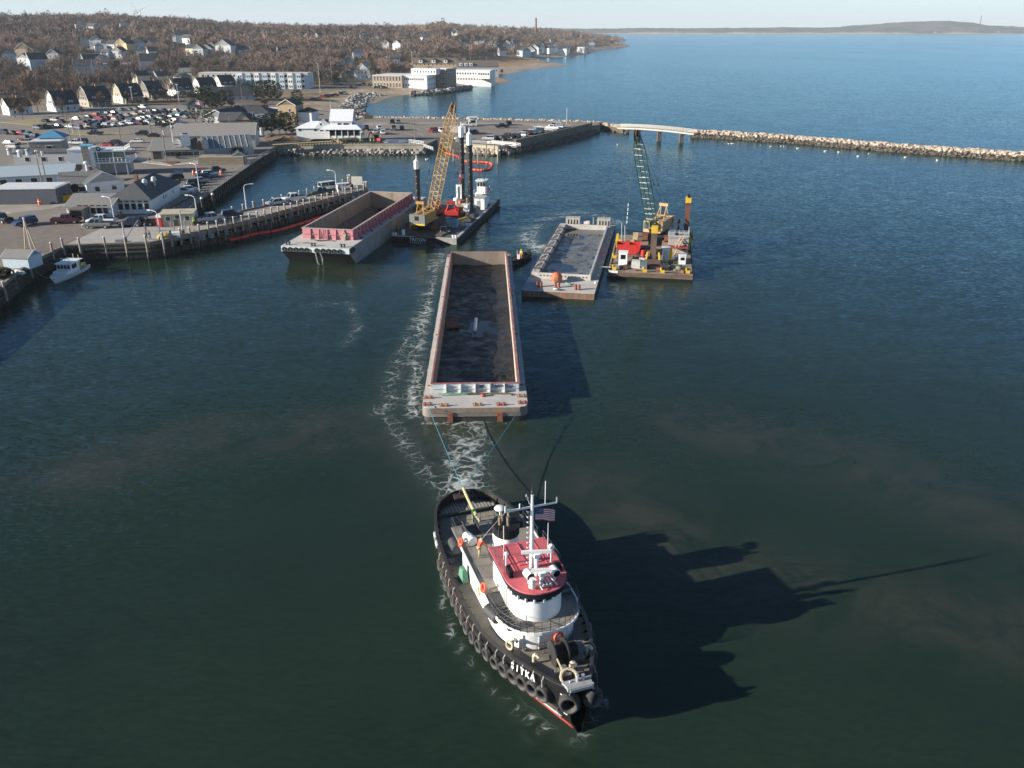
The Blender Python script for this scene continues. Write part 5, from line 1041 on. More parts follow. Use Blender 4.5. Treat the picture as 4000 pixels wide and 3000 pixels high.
# things standing on the dredge
th = thing('debris_skip', 'bright red steel skip with sloped ends on the dredge barge', 'skip', FD.w(-4.3, 13.2, zdk), FD.a + .02)
for yy in (-1.3, 1.2): MB().add([(-2.3, yy, 1.9), (2.3, yy, 1.9), (1.8, yy, .1), (-1.8, yy, .1), (-2.3, yy + .1, 1.9), (2.3, yy + .1, 1.9), (1.8, yy + .1, .1), (-1.8, yy + .1, .1)], [(0, 3, 2, 1), (4, 5, 6, 7), (0, 1, 5, 4), (1, 2, 6, 5), (2, 3, 7, 6), (3, 0, 4, 7)]).build('skip_wall', RED, th)
for sg in (-1, 1): MB().add([(sg * 2.3, -1.3, 1.9), (sg * 2.3, 1.3, 1.9), (sg * 1.8, 1.3, .1), (sg * 1.8, -1.3, .1), (sg * 2.15, -1.3, 1.9), (sg * 2.15, 1.3, 1.9), (sg * 1.65, 1.3, .1), (sg * 1.65, -1.3, .1)], [(0, 1, 2, 3), (7, 6, 5, 4), (0, 4, 5, 1), (1, 5, 6, 2), (2, 6, 7, 3), (3, 7, 4, 0)]).build('skip_end', RED, th)
MB().box(-.1, .1, -1.2, 1.2, .2, 1.8).build('skip_divider', RED, th); MB().box(-2.0, 2.0, -1.2, 1.2, .1, 1.0).build('skip_load', BLACK, th)
def shed(fr, name, label, x, y, sx, sy, hh, rz, m, zz, win=True, cat='shed'):
 th = thing(name, label, cat, fr.w(x, y, zz), fr.a + rz)
 MB().box(-sx / 2, sx / 2, -sy / 2, sy / 2, 0, hh).build('wall', m, th); MB().box(-sx / 2 - .1, sx / 2 + .1, -sy / 2 - .1, sy / 2 + .1, hh, hh + .1).build('roof', m, th)
 if win: MB().box(-sx * .28, sx * .3, -sy / 2 - .03, -sy / 2, hh * .5, hh * .85).build('window', GLASS, th)
 return th
shed(FD, 'control_booth', 'small white control booth with one window on the dredge barge', -5.0, 4.8, 1.5, 1.4, 2.3, 0, WHITE, zdk)
cargo(FD, 'equipment_box', 'plain pale grey box near the edge of the dredge barge', 'box', MB().box(-3.4, -1.9, 2.0, 3.6, 0, 1.35), mat('box_pale', (.55, .53, .48), .6), zdk)
cargo(FD, 'fuel_box', 'dark blue grey box beside the pale grey box on the dredge', 'box', MB().box(-1.8, -.7, 1.9, 3.5, 0, 1.3), mat('box_slate', (.12, .15, .18), .6), zdk)
cargo(FD, 'red_drum', 'red gas drum beside the red skip', 'drum', MB().cyl((-1.6, 10.6, 0), (-1.6, 10.6, 1.3), .38, n=10), RED, zdk)
th = thing('generator_shed', 'grey machinery shed with a red corrugated lean-to on the dredge barge', 'shed', FD.w(4.6, 12.5, zdk), FD.a)
MB().box(-1.6, 2.0, 2.2, 8.4, 0, 2.6).build('wall', mat('shed_grey', (.33, .32, .3), .7, var=.2), th); MB().box(-1.8, 2.2, 4.6, 8.6, 2.6, 2.72).build('roof', mat('platform_grey', (.36, .37, .38), .6, var=.2), th)
for k in range(10): MB().box(-1.7 + k * .37, -1.42 + k * .37, .2, 2.2, 1.35, 1.5).build('corrugated_sheet', mat('sheet_red', (.36, .05, .05), .6, var=.2), th)
for k in range(4): MB().box(1.0, 1.6, 2.15, 2.2, .6 + k * .4, .8 + k * .4).build('louvre', BLACK, th)
railing([(-1.6, 4.8), (2.1, 4.8), (2.1, 8.4)], 2.7, 1.0, th, 'railing', .9, STEEL, .035)
MB().beam((-1.2, -.6, .2), (.6, 2.6, 3.2), .14).beam((-.6, -.6, .2), (1.2, 2.6, 3.2), .14).each('timber_prop', mat('raw_timber', (.5, .33, .16), .8), th)
shed(FD, 'pump_box', 'white capped pump cabinet on the dredge barge', 5.4, 7.2, 1.2, 1.1, 1.5, .05, WHITE, zdk, True, 'cabinet')
th = thing('compressor', 'white and yellow compressor standing beside the front spud of the dredge', 'compressor', FD.w(2.5, 8.4, zdk), FD.a)
MB().box(-.6, .5, -.6, .6, 0, 2.3).build('cabinet', mat('cabinet_pale', (.55, .55, .53), .6), th); MB().box(-.8, .7, -.7, .7, 2.3, 2.55).build('canopy', WHITE, th); MB().box(.55, 1.1, -.5, .5, .4, 2.3).build('side_tank', YELLOW, th)
cargo(FD, 'canvas_bag', 'pile of olive canvas bags on the dredge deck', 'bag', MB().ball((3.9, 3.2, .35), .75, 9, 6, (1.1, .9, .7), .15).ball((4.8, 2.8, .3), .6, 9, 6, (1, 1, .7), .15), mat('olive_canvas', (.2, .19, .13), .9, var=.3), zdk)
cargo(FD, 'winch', 'black double drum winch behind the front edge of the dredge', 'winch', MB().cyl((1.6, 2.6, .6), (3.0, 2.6, .6), .55, n=14).box(1.4, 3.2, 2.0, 3.2, 0, .25), DARKSTEEL, zdk)
cargo(FD, 'blue_tarp', 'blue tarpaulin bundle on the dredge deck', 'tarp', MB().ball((3.0, 15.4, .4), .9, 9, 6, (1.2, .8, .7), .2), mat('tarp_blue', (.04, .09, .25), .7, var=.3), zdk)
cargo(FD, 'day_shape_mast', 'mast carrying three black balls on the dredge barge', 'mast', MB().cyl((4.3, 17.8, 0), (4.5, 17.9, 5.6), .07, n=6).ball((4.5, 17.9, 5.3), .42, 10, 7).ball((4.47, 17.88, 4.1), .38, 10, 6, (1, 1, 1.3)).ball((4.4, 17.85, 2.8), .42, 10, 7), BLACK, zdk)
cargo(FD, 'mooring_davit', 'thin pale davit frame at the corner of the dredge', 'davit', MB().cyl((-5.9, 19.5, 0), (-6.1, 19.5, 4.2), .06, n=6).cyl((-5.3, 20.2, 0), (-5.5, 20.2, 3.6), .06, n=6).cyl((-6.1, 19.5, 4.2), (-5.5, 20.2, 3.6), .04, n=6), PALEE, zdk)
cargo(FD, 'pipe_rack', 'tan steel bracket standing near the far edge of the dredge', 'bracket', MB().box(-3.9, -2.9, 22.4, 22.8, 0, 1.8).box(-4.2, -3.6, 21.4, 22.4, 0, .5), mat('bracket_tan', (.42, .34, .2), .7), zdk)
cargo(FD, 'scrap_heap', 'rusty heap of steel parts between the skip and the front spud', 'scrap', MB().cbox((-1.2, 15.2, .5), (3.2, 2.2, .9), .2).cbox((-.4, 13.6, .4), (1.6, 2.4, .8), -.3), RUST, zdk)
cargo(FD, 'hose_heap', 'tangled dark hoses beside the white booth on the dredge', 'hose', MB().torus((-2.9, 6.4, .25), (0, .2, 1), .8, .14, 16, 6).torus((-2.2, 7.0, .3), (.2, 0, 1), .6, .14, 16, 6), RUBBER, zdk)
o = MB().cyl(FS.w(5.5, 14.5, 1.6), FD.w(-6.9, 1.2, 1.6), .06, n=5).build('mooring_line', mat('rope_white', (.6, .58, .52), .9)); tag(o, 'taut white mooring line between the mud scow and the dredge', 'rope')
# wires falling from the boom heads
WIRE = mat('wire_rope', (.06, .06, .065), .5)
o = MB().cyl(HEADG + Vector((-.4, -.2, 0)), HEADG + Vector((-.9, .4, -HEADG.z + 1.3)), .025, n=4).build('hoist_wire', WIRE); tag(o, 'hoist wire falling from the tip of the green boom', 'wire')
mk_ = MB();
for k in range(5): a = HEADG + (Vector((-.9, .4, -HEADG.z + 1.3)) + Vector((.4, .2, 0))) * (.55 + .035 * k) + Vector((-.42, -.2, 0)); mk_.cyl(a, a + Vector((-.01, .01, -.5)), .07, n=5)
mk_.each('depth_mark', WHITE, o)
o = MB().cyl(HEADY + Vector((.4, 0, 0)), FB.w(.9, 27, 9.2), .025, n=4).build('hoist_wire', WIRE); tag(o, 'hoist wire falling from the tip of the yellow boom', 'wire')
th = thing('hook_block', 'red hook block with wire slings hanging from the yellow boom', 'hook', FB.w(.9, 27, 7.9), 0)
MB().cbox((0, 0, .7), (.5, .4, 1.2)).build('block', RED, th)
for a in range(4): MB().cyl((0, 0, .1), (1.1 * math.cos(a * 1.57), 1.1 * math.sin(a * 1.57), -3.2), .03, n=4).build('sling', WIRE, th)
# ---------------------------------------------------------------- tow lines
TEAL = mat('tow_line_teal', (.05, .22, .28), .6, var=.2)
def sag(a, b, s, n=14): return [Vector(a).lerp(Vector(b), i / n) - Vector((0, 0, s * 4 * (i / n) * (1 - i / n))) for i in range(n + 1)]
st_ = tugw(-.1, -13.3, 2.25)
for (x, y), lb in (((-5.2, .3), 'teal tow line from the tug to the sunlit corner bitt of the barge'), ((5.3, .3), 'teal tow line from the tug to the shaded corner bitt of the barge')):
 o = MB().tube(sag(st_, FT.w(x, y, 2.0), .22), .03, 6).build('tow_line', TEAL); tag(o, lb, 'rope')
o = MB().tube(sag(tugw(-.1, -13.3, 2.3), tugw(0, -8.8, 2.2), .12, 8), .13, 7).build('tow_hawser', mat('hawser_cream', (.5, .42, .22), .85, var=.3, scale=9), None, True); tag(o, 'thick cream hawser across the aft deck of the tugboat', 'rope')
# ---------------------------------------------------------------- small black work skiff
def boat_hull(Lh, Bh, D, n=11, flare=.8, rake=.5, transom=.75):
 rg = []
 for i in range(n):
  t = i / (n - 1); y = -Lh / 2 + Lh * t; wd = Bh / 2 * (transom + (1 - transom) * math.sin(min(t / .5, 1) * math.pi / 2)) * (1 - max(0, (t - .55) / .45) ** 2.2) + .02
  z = D * (.75 + .35 * t * t); yk = y - rake * t * t * .4
  rg.append([(wd, y + rake * t ** 3, z), (wd * flare, y, z * .35), (wd * .3, yk, -.3), (-wd * .3, yk, -.3), (-wd * flare, y, z * .35), (-wd, y + rake * t ** 3, z)])
 return rg
pa, pb = P(1990, 1032, .5), P(2064, 990, .5); dv = (pb - pa); rz = math.atan2(dv.y, dv.x) - math.pi / 2
sk = thing('work_skiff', 'small black work skiff carrying a worker in a yellow jacket', 'boat', (pa + pb) * .5 - Vector((0, 0, .5)), rz + math.pi)
Ls = dv.length
rg = boat_hull(Ls, 2.1, .95); MB().loft(rg, closed=False, cap=False).build('hull', BLACK, sk, True)
MB().loft([[(x * .9, y, z - .12) for x, y, z in (r[0], r[1], r[4], r[5])] for r in rg], closed=False, cap=False).build('hull_inside', mat('skiff_inside', (.2, .2, .19), .7, var=.3), sk, True)
MB().add([r[0] for r in rg[:1]] + [rg[0][1], rg[0][2], rg[0][3], rg[0][4], rg[0][5]], [(0, 1, 2, 3, 4, 5)]).build('transom', BLACK, sk)
mb = MB(); [mb.tube([r[k] for r in rg], .06, 5) for k in (0, 5)]; mb.each('gunwale', RUBBER, sk) if False else mb.build('gunwale', RUBBER, sk)
MB().box(-.3, .3, -.2, .3, .3, 1.35).build('console', mat('console_grey', (.45, .45, .44), .6), sk); MB().cyl((.35, .1, .3), (.35, .1, 2.0), .04, n=6).build('console_post', WHITE, sk)
MB().box(-.3, .3, -Ls / 2 - .35, -Ls / 2 + .1, .3, 1.2).build('outboard_motor', BLACK, sk)
# ---------------------------------------------------------------- white lobster boat
pa, pb = P(212, 1110, 0), P(312, 1060, 0); dv = pb - pa; rz = math.atan2(-dv.y, -dv.x) - math.pi / 2; Lb = max(dv.length, 9.6)
lb_ = thing('lobster_boat', 'white lobster boat with a windowed cabin moored in the shade of the wharf', 'boat', pa + dv.normalized() * (Lb / 2), rz)
WB = mat('boat_white', (.72, .74, .74), .4, var=.06); rg = boat_hull(Lb, 3.4, 1.15, 13, .86, .7)
for r in rg:
 t = (r[0][1] + Lb / 2) / Lb
MB().loft(rg, closed=False, cap=False).build('hull', WB, lb_, True)
MB().loft([[(r[0][0] * .96, r[0][1], r[0][2] - (.05 if i > 5 else .5)), (r[5][0] * .96, r[5][1], r[5][2] - (.05 if i > 5 else .5))] for i, r in enumerate(rg)], closed=False, cap=False).build('deck', mat('boat_deck', (.6, .63, .64), .6, var=.1), lb_)
MB().add([rg[0][k] for k in range(6)], [(0, 1, 2, 3, 4, 5)]).build('transom', WB, lb_)
MB().box(-1.25, 1.25, .2, 2.6, .6, 1.5).build('trunk_cabin', WB, lb_)
ch_ = MB().loft([[(-1.3, -1.3, .7), (1.3, -1.3, .7), (1.3, 1.5, .7), (-1.3, 1.5, .7)], [(-1.2, -1.3, 2.5), (1.2, -1.3, 2.5), (1.2, 1.1, 2.5), (-1.2, 1.1, 2.5)]]).build('pilot_house', WB, lb_)
MB().box(-1.4, 1.4, -2.6, 1.5, 2.5, 2.62).build('hardtop', WB, lb_)
for k in range(4): MB().add([(-1.12 + k * .58, 1.3 + .02, 1.68), (-.65 + k * .58, 1.32, 1.68), (-.65 + k * .58, 1.17, 2.32), (-1.12 + k * .58, 1.17, 2.32)], [(0, 3, 2, 1)]).build('window', GLASS, ch_)
for sg in (-1, 1): MB().box(sg * 1.27 - .02, sg * 1.27 + .02, -.6, .8, 1.6, 2.3).build('window', GLASS, ch_)
MB().cyl((0, .4, 2.6), (0, .4, 3.2), .06, n=6).cbox((0, .4, 3.25), (1.6, .15, .12)).build('radar_scanner', WHITE, lb_); MB().ball((-.8, .6, 2.8), .35, 10, 6, (1, 1, .6)).build('radar_dome', WHITE, lb_); MB().ball((.7, .2, 2.8), .2, 8, 6).build('searchlight', WHITE, lb_)
tr = MB(); [tr.box(-.9 + .5 * i, -.5 + .5 * i, -4.1 + .9 * (i % 2), -3.4 + .9 * (i % 2), .7, 1.5 + .3 * (i % 3)) for i in range(4)]
tr.each('lobster_trap', mat('trap_wire', (.35, .34, .12), .7, var=.4, scale=8), lb_); MB().beam((.9, -3.6, .7), (1.0, -3.8, 3.1), .09).beam((-.1, -3.6, .7), (.1, -3.8, 2.9), .09).build('trap_davit', mat('davit_pale', (.5, .5, .35), .6), lb_)
for p, q in ((rg[12][0], (2.6, 5.2, 2.4)),): MB().tube([p, ((p[0] + q[0]) / 2, (p[1] + q[1]) / 2, 1.4), q], .03, 5).build('bow_line', ROPE, lb_)
# ================================================================ PIER, SEA WALLS, BREAKWATER, FOOTBRIDGE
def poly_len(pts): return [0] + list(np.cumsum([math.dist(a, b) for a, b in zip(pts[:-1], pts[1:])]))
def along(pts, s):
 c = poly_len(pts)
 for i in range(len(pts) - 1):
  if s <= c[i + 1] or i == len(pts) - 2:
   t = (s - c[i]) / max(c[i + 1] - c[i], 1e-6); return Vector(pts[i]).lerp(Vector(pts[i + 1]), t), (Vector(pts[i + 1]) - Vector(pts[i])).normalized()
# ---- the long pier
PZ = 2.85
NEAR = [P(a, b, PZ) for a, b in ((676, 930), (700, 924), (863, 888), (1025, 848), (1170, 808), (1315, 769), (1423, 745))]
FAR = [P(a, b, PZ) for a, b in ((1372, 714), (1351, 722), (1185, 769), (1033, 807), (939, 828), (840, 852), (690, 862))]
pier = thing('pier', 'long concrete decked timber pier with capped piles and cars parked on it', 'pier')
pl = [(p.x, p.y) for p in NEAR + FAR]
from mathutils.geometry import tessellate_polygon
def slab(poly, z0, z1, name, m, par):
 mb = MB(); n = len(poly); tri = tessellate_polygon([[Vector((p[0], p[1], 0)) for p in poly]]); fs = []
 for a, b_, c_ in tri:
  q = (Vector(poly[b_]) - Vector(poly[a])).to_3d().cross((Vector(poly[c_]) - Vector(poly[a])).to_3d()).z; fs.append((a, b_, c_) if q > 0 else (a, c_, b_))
 fs += [(i, i + n, (i + 1) % n + n, (i + 1) % n) for i in range(n)]; mb.add([(p[0], p[1], z1) for p in poly] + [(p[0], p[1], z0) for p in poly], fs); return mb.build(name, m, par)
slab(pl, PZ - .4, PZ, 'deck', mat('pier_concrete', (.33, .3, .265), .85, var=.16, scale=.35, col2=(.24, .215, .19, .56)), pier)
for pts in (NEAR, FAR[:-1]):
 for a, b_ in zip(pts[:-1], pts[1:]):
  MB().beam(a + Vector((0, 0, .17)), b_ + Vector((0, 0, .17)), .34, .34).build('kerb_timber', WOOD, pier)
  MB().beam(a + Vector((0, 0, -.5)), b_ + Vector((0, 0, -.5)), .4, .35).build('side_stringer', WOOD, pier)
  MB().beam(a + Vector((0, 0, -2.35)), b_ + Vector((0, 0, -2.35)), .3, 1.15).build('wave_screen', WETWOOD, pier)
PILE = mat('pile_timber', (.27, .23, .185), .85, var=.3, scale=1.5, streak=(1, 1, .2), col2=(.14, .11, .09, .58)); PILECAP = mat('pile_cap_white', (.7, .69, .66), .6, var=.1)
me_p = MB().cyl((0, 0, -3.4), (0, 0, 1.6), .21, .19, 9).mesh('pile', PILE, True); me_w = MB().cyl((0, 0, -3.4), (0, 0, -1.5), .225, n=9).mesh('pile_wet', WETWOOD, True); me_c = MB().cyl((0, 0, 1.6), (0, 0, 1.72), .24, .17, 9).mesh('pile_cap', PILECAP, True)
me_s = MB().cyl((0, 0, -3), (0, 0, -.4), .2, n=7).mesh('under_pile', WETWOOD, True)
def pile(p, par, k=1.0, wetk=True):
 o = place(me_p, 'pile', par, (p[0], p[1], PZ - (1 - k) * 1.6), (random.uniform(-.015, .015), random.uniform(-.015, .015), random.random() * 6)); place(me_c, 'pile_cap', o)
 place(me_w, 'pile_foot', o); return o
SN = poly_len(NEAR)[-1]
for i in range(27):
 p, d = along(NEAR, 1.5 + i * (SN - 2) / 26); n_ = Vector((d.y, -d.x, 0)); pile(p + n_ * .35, pier, random.uniform(.85, 1.05))
 for w_ in (2.5, 5.5, 8.5): place(me_s, 'under_pile', pier, tuple((p - n_ * w_)[:2]) + (PZ,))
 q = p + n_ * .3 + d * 1.2
 if i % 2: MB().beam(q + Vector((0, 0, .9)), q + Vector((0, 0, -3)), .1).build('fender_post', PILE, pier)
 if i % 3 == 1:
  lad = MB().beam(q + d * .5 + Vector((0, 0, .8)), q + d * .5 + Vector((0, 0, -2.8)), .08).beam(q + d * 1.0 + Vector((0, 0, .8)), q + d * 1.0 + Vector((0, 0, -2.8)), .08)
  for k in range(9): lad.beam(q + d * .5 + Vector((0, 0, .5 - k * .38)), q + d * 1.0 + Vector((0, 0, .5 - k * .38)), .06)
  lad.build('ladder', STEEL, pier)
 a, b_ = p + Vector((0, 0, -.7)), along(NEAR, min(1.5 + (i + 1) * (SN - 2) / 26, SN))[0] + Vector((0, 0, -1.8)); MB().beam(a - n_ * .4, b_ - n_ * .4, .16).build('cross_brace', WOOD, pier)
SF = poly_len(FAR)[-1]
for i in range(15):
 p, d = along(FAR, 1 + i * (SF - 14) / 14); n_ = Vector((d.y, -d.x, 0)); pile(p + n_ * .3, pier, random.uniform(.85, 1.0))
for dx, dy in ((0, 0), (.6, .1), (.3, .55)):
 pile(NEAR[-1] + Vector((dx, dy + .6, 0)), pier, 1.25); pile(FAR[0] + Vector((dx - .8, dy, 0)), pier, 1.2)
# ---- apron piles, wharf face (timber bulkhead) on the near left
whf = thing('wharf_bulkhead', 'dark timber bulkhead along the wharf edge with white capped piles', 'wharf')
for a, b_ in zip(EDGE[:-1], EDGE[1:]):
 n_ = Vector(((b_ - a).y, -(b_ - a).x, 0)).normalized(); L_ = (b_ - a).length; k = max(1, int(L_ / 1.0))
 for i in range(k):
  q0, q1 = a.lerp(b_, i / k) + n_ * .1, a.lerp(b_, (i + 1) / k - .02) + n_ * .1
  MB().beam(q0 + Vector((0, 0, -2.6)), q1 + Vector((0, 0, -2.6)), .2, 4.2).build('sheet_plank', WETWOOD, whf)
 MB().beam(a + n_ * .05 + Vector((0, 0, .12)), b_ + n_ * .05 + Vector((0, 0, .12)), .5, .28).build('cap_timber', WOOD, whf)
 for z in (-.75, -1.5): MB().beam(a + n_ * .3 + Vector((0, 0, z)), b_ + n_ * .3 + Vector((0, 0, z)), .26, .3).build('waler', mat('waler_dark', (.06, .055, .045), .8, var=.4), whf)
for px, py in ((20, 1120), (60, 1075), (120, 1035), (209, 985), (251, 968), (316, 966), (415, 963), (495, 960), (575, 957), (640, 945), (672, 936)):
 p = P(px, py, QZ); n_ = Vector((.2, -1, 0)); pile(p + n_ * .5, whf, 1.12 if px > 200 else .55)
p = P(245, 972, 1.5)
# ---- mole: concrete wall with riprap foot
ROCK = mat('granite', (.41, .34, .265), .9, var=.25, scale=.9, bump=.4, bscale=4, col2=(.34, .28, .225, .58)); ROCKD = mat('wet_granite', (.085, .068, .05), .7, var=.4, scale=.9, bump=.4, bscale=4)
ROCKG = mat('grey_granite', (.27, .255, .23), .9, var=.3, scale=.9, bump=.4, bscale=4)
def rock_mesh(seed, m):
 rg = random.Random(seed); mb = MB().ball((0, 0, 0), 1.0, 6, 4, (1.1, .85, .6), .34, rg); me = mb.mesh('boulder', m); return me
RM = {k: [rock_mesh(s, m) for s in range(7)] for k, m in (('dry', ROCK), ('wet', ROCKD), ('grey', ROCKG))}
rrg = random.Random(5)
def boulder(par, p, r, kind):
 return place(rrg.choice(RM[kind]), 'boulder', par, p, (rrg.uniform(-.5, .5), rrg.uniform(-.5, .5), rrg.uniform(0, 6.3)), (r * rrg.uniform(.85, 1.25), r * rrg.uniform(.85, 1.2), r * rrg.uniform(.75, 1.15)))
def boulder_mass(par, items, name='boulder_mass'):       # items: (p, r); many stones joined, past the limit
 vs, fs = [], []; mb = MB()
 for p, r, s in items: mb.ball(p, r, 6, 4, (1.15, .95, .62), .34, rrg)
 o = mb.build(name, s, par); o['kind'] = 'stuff'; return o
WALLC = mat('seawall_concrete', (.4, .35, .265), .85, var=.15, scale=.4, streak=(1, 1, .4), col2=(.29, .25, .19, .56)); WALLD = mat('stained_concrete', (.13, .115, .095), .85, var=.3, scale=.5)
def seawall(name, label, pts, cap_h, riprap, depth=1.6, below=1.4, par_mat=WALLC, rk='grey', step=1.75):
 th = thing(name, label, 'sea wall')
 for a, b_ in zip(pts[:-1], pts[1:]):
  n_ = Vector(((b_ - a).y, -(b_ - a).x, 0)).normalized(); L_ = (b_ - a).length; k = max(1, round(L_ / 7.5))
  for i in range(k):
   q0, q1 = a.lerp(b_, i / k), a.lerp(b_, (i + 1) / k) - (b_ - a).normalized() * .03
   MB().beam(q0 + n_ * .02 + Vector((0, 0, (cap_h - below) / 2)), q1 + n_ * .02 + Vector((0, 0, (cap_h - below) / 2)), .7, cap_h + below).build('wall_panel', par_mat, th)
   MB().beam(q0 + n_ * .06 + Vector((0, 0, cap_h + .06)), q1 + n_ * .06 + Vector((0, 0, cap_h + .06)), .95, .14).build('coping', par_mat, th)
  if riprap:
   m_ = int(L_ / step)
   for row, (off, z, r) in enumerate(((.9, QZ - below - .5, 1.0), (1.9, .6, 1.15), (2.7, -.05, 1.1))):
    for i in range(m_):
     q = a.lerp(b_, (i + .5 + .5 * (row % 2)) / m_) + n_ * (off + rrg.uniform(-.2, .2)); boulder(th, (q.x, q.y, z + rrg.uniform(-.15, .15)), r * rrg.uniform(.75, 1.15), rk if row < 2 else 'wet')
 return th
seawall('seawall', 'straight tan concrete sea wall with a riprap foot below the white buildings', SEAW, .25, True, below=1.2)
seawall('seawall', 'dark concrete sea wall along the parked cars on the mole', SPIT[1:3], 1.0, True, below=3.2, par_mat=WALLD, rk='wet', step=1.5)
seawall('seawall', 'short rough sea wall behind the floating dock by the boat ramp', [RAMP_R, SPIT[0], SPIT[1]], .1, True, below=1.0, rk='dry')
# boat ramp
rp = [SEAW[-1], RAMP_R]; a, b_ = SEAW[-1], RAMP_R
q = MB().add([(a.x, a.y - 6, -1.0), (b_.x, b_.y - 6, -1.0), (b_.x - 3, b_.y + 16.2, QZ + .02), (a.x + 3, a.y + 16.2, QZ + .02)], [(0, 1, 2, 3)]); struct(q, 'boat_ramp', mat('ramp_concrete', (.12, .105, .09), .8, var=.25, scale=.5))
# north rim of boulders along the lot + breakwater
bwk = thing('breakwater', 'long straight breakwater of pale boulders beyond the footbridge', 'breakwater')
BW = [P(2700, 533, 0), P(2760, 534, 0), P(3100, 556, 0), P(3500, 590, 0), P(4000, 625, 0), P(4500, 662, 0)]
SB = poly_len(BW); cnt = 0; extra = []
core = MB()
for a, b_ in zip(BW[:-1], BW[1:]):
 n_ = Vector(((b_ - a).y, -(b_ - a).x, 0)).normalized(); n_ = n_ if n_.y < 0 else -n_
 core.add([a + n_ * 2.6 + Vector((0, 0, -.8)), b_ + n_ * 2.6 + Vector((0, 0, -.8)), b_ + n_ * .6 + Vector((0, 0, 1.6)), a + n_ * .6 + Vector((0, 0, 1.6)), a - n_ * 3.5 + Vector((0, 0, 1.6)), b_ - n_ * 3.5 + Vector((0, 0, 1.6)), b_ - n_ * 6.5 + Vector((0, 0, -.8)), a - n_ * 6.5 + Vector((0, 0, -.8))], [(0, 1, 2, 3), (3, 2, 5, 4), (4, 5, 6, 7)])
core.build('core', ROCKD, bwk)
rows = ((3.0, -.05, .8, 'wet'), (2.4, .4, .85, 'wet'), (1.8, .9, .85, 'wet'), (1.1, 1.4, .9, 'dry'), (.2, 1.7, .95, 'dry'), (-.9, 1.8, .95, 'dry'), (-2.0, 1.8, .95, 'dry'), (-3.2, 1.5, .95, 'dry'))
dry_x, wet_x = [], []; vis = SB[4]
for ri, (off, z, r, kd) in enumerate(rows):
 s_ = .4 + .6 * (ri % 2)
 while s_ < SB[-1]:
  p, d = along(BW, s_); n_ = Vector((d.y, -d.x, 0)); n_ = n_ if n_.y < 0 else -n_
  q = p + n_ * (off + rrg.uniform(-.3, .3)) + Vector((0, 0, z + rrg.uniform(-.25, .25))); rr = r * rrg.choice((.6, .8, 1.0, 1.0, 1.3))
  if ri in (2, 3, 4) and cnt < 290 and s_ < vis: boulder(bwk, q, rr, kd); cnt += 1
  else: (dry_x if kd == 'dry' else wet_x).append((q, rr, ROCK if kd == 'dry' else ROCKD))
  s_ += rr * 1.3
boulder_mass(bwk, dry_x); boulder_mass(bwk, wet_x, 'wet_boulder_mass')
moe = thing('rock_mound', 'short boulder mound between the mole wall and the footbridge', 'rock mound')
A0, A1 = P(2318, 500, 0), P(2452, 522, 0)
core = MB().prism([(A0.x, A0.y), (A1.x - 2, A1.y), (A1.x - 2, A1.y + 6), (A0.x, A0.y + 12)], -1, 1.7); core.build('core', ROCKD, moe)
for i in range(130):
 t = rrg.random() ** .9; v = rrg.random(); p = A0.lerp(A1, t); zz = interp(v, [(0, .1), (.35, 1.6), (.6, 2.1), (1, 1.7)]) * (1 - .3 * t ** 4)
 boulder(moe, (p.x, p.y + v * 9 - 1.2, zz), rrg.uniform(.7, 1.2), 'wet' if v < .18 else 'dry')
nrm = thing('rock_edging', 'low pale boulder edging along the seaward side of the mole parking lot', 'rock edging')
NR = NORTH + [P(1390, 456, QZ)]; LN = poly_len(NR)[-1]; s_ = 0
while s_ < LN:
 p, d = along(NR, s_)
 for off in (0, 1.5): boulder(nrm, (p.x + rrg.uniform(-.3, .3), p.y + off, 2.9 - off * .5 + rrg.uniform(-.2, .2)), rrg.uniform(.65, 1.0), 'dry')
 s_ += 1.25
# ---- arched footbridge
fbz = lambda t: 3.7 + .65 * math.sin(min(max(t, 0), 1) * math.pi * .8 + .35)
BA, BB = P(2418, 497, 3.9), P(2716, 528, 3.2)
fb = thing('footbridge', 'pale timber footbridge arching over the gap in the breakwater', 'bridge'); nb = 26; TIM = mat('pale_timber', (.45, .41, .35), .8, var=.15, scale=2)
dB = (BB - BA).normalized(); nB = Vector((-dB.y, dB.x, 0)); bp_ = lambda t, off=0, z=0: Vector((BA.x + (BB.x - BA.x) * t, BA.y + (BB.y - BA.y) * t, fbz(t) + z)) + nB * off
for i in range(nb):
 t0, t1 = i / nb, (i + 1) / nb
 MB().add([bp_(t0, -1.2), bp_(t1 - .003, -1.2), bp_(t1 - .003, 1.2), bp_(t0, 1.2), bp_(t0, -1.2, -.25), bp_(t1 - .003, -1.2, -.25), bp_(t1 - .003, 1.2, -.25), bp_(t0, 1.2, -.25)], [(0, 1, 2, 3), (7, 6, 5, 4), (0, 4, 5, 1), (1, 5, 6, 2), (2, 6, 7, 3), (3, 7, 4, 0)]).build('deck_plank', TIM, fb)
 for off in (-1.2, 1.2):
  MB().beam(bp_(t0, off, -.1), bp_(t0, off, 1.15), .13).build('rail_post', TIM, fb)
  for z in (.45, .8, 1.15): MB().beam(bp_(t0, off, z), bp_(t1, off, z), .06, .16).build('rail', TIM, fb)
  MB().beam(bp_(t0, off * 1.03, -.3), bp_(t1, off * 1.03, -.3), .16, .5).build('girder', TIM, fb)
for t in (.27, .545, .83):
 q = bp_(t)
 for dx in (-.5, 0, .5):
  for dy in (-.5, .5): MB().cyl((q.x + dx * 1.3, q.y + dy * 1.3, -2), (q.x + dx, q.y + dy, q.z - .5), .26, n=7).build('trestle_pile', mat('dolphin_timber', (.1, .085, .075), .85, var=.5, scale=1.5, col2=(.36, .33, .3, .6)), fb)
 MB().cbox((q.x, q.y, q.z - .75), (2.2, 2.6, .4)).build('pile_cap_beam', WOOD, fb)
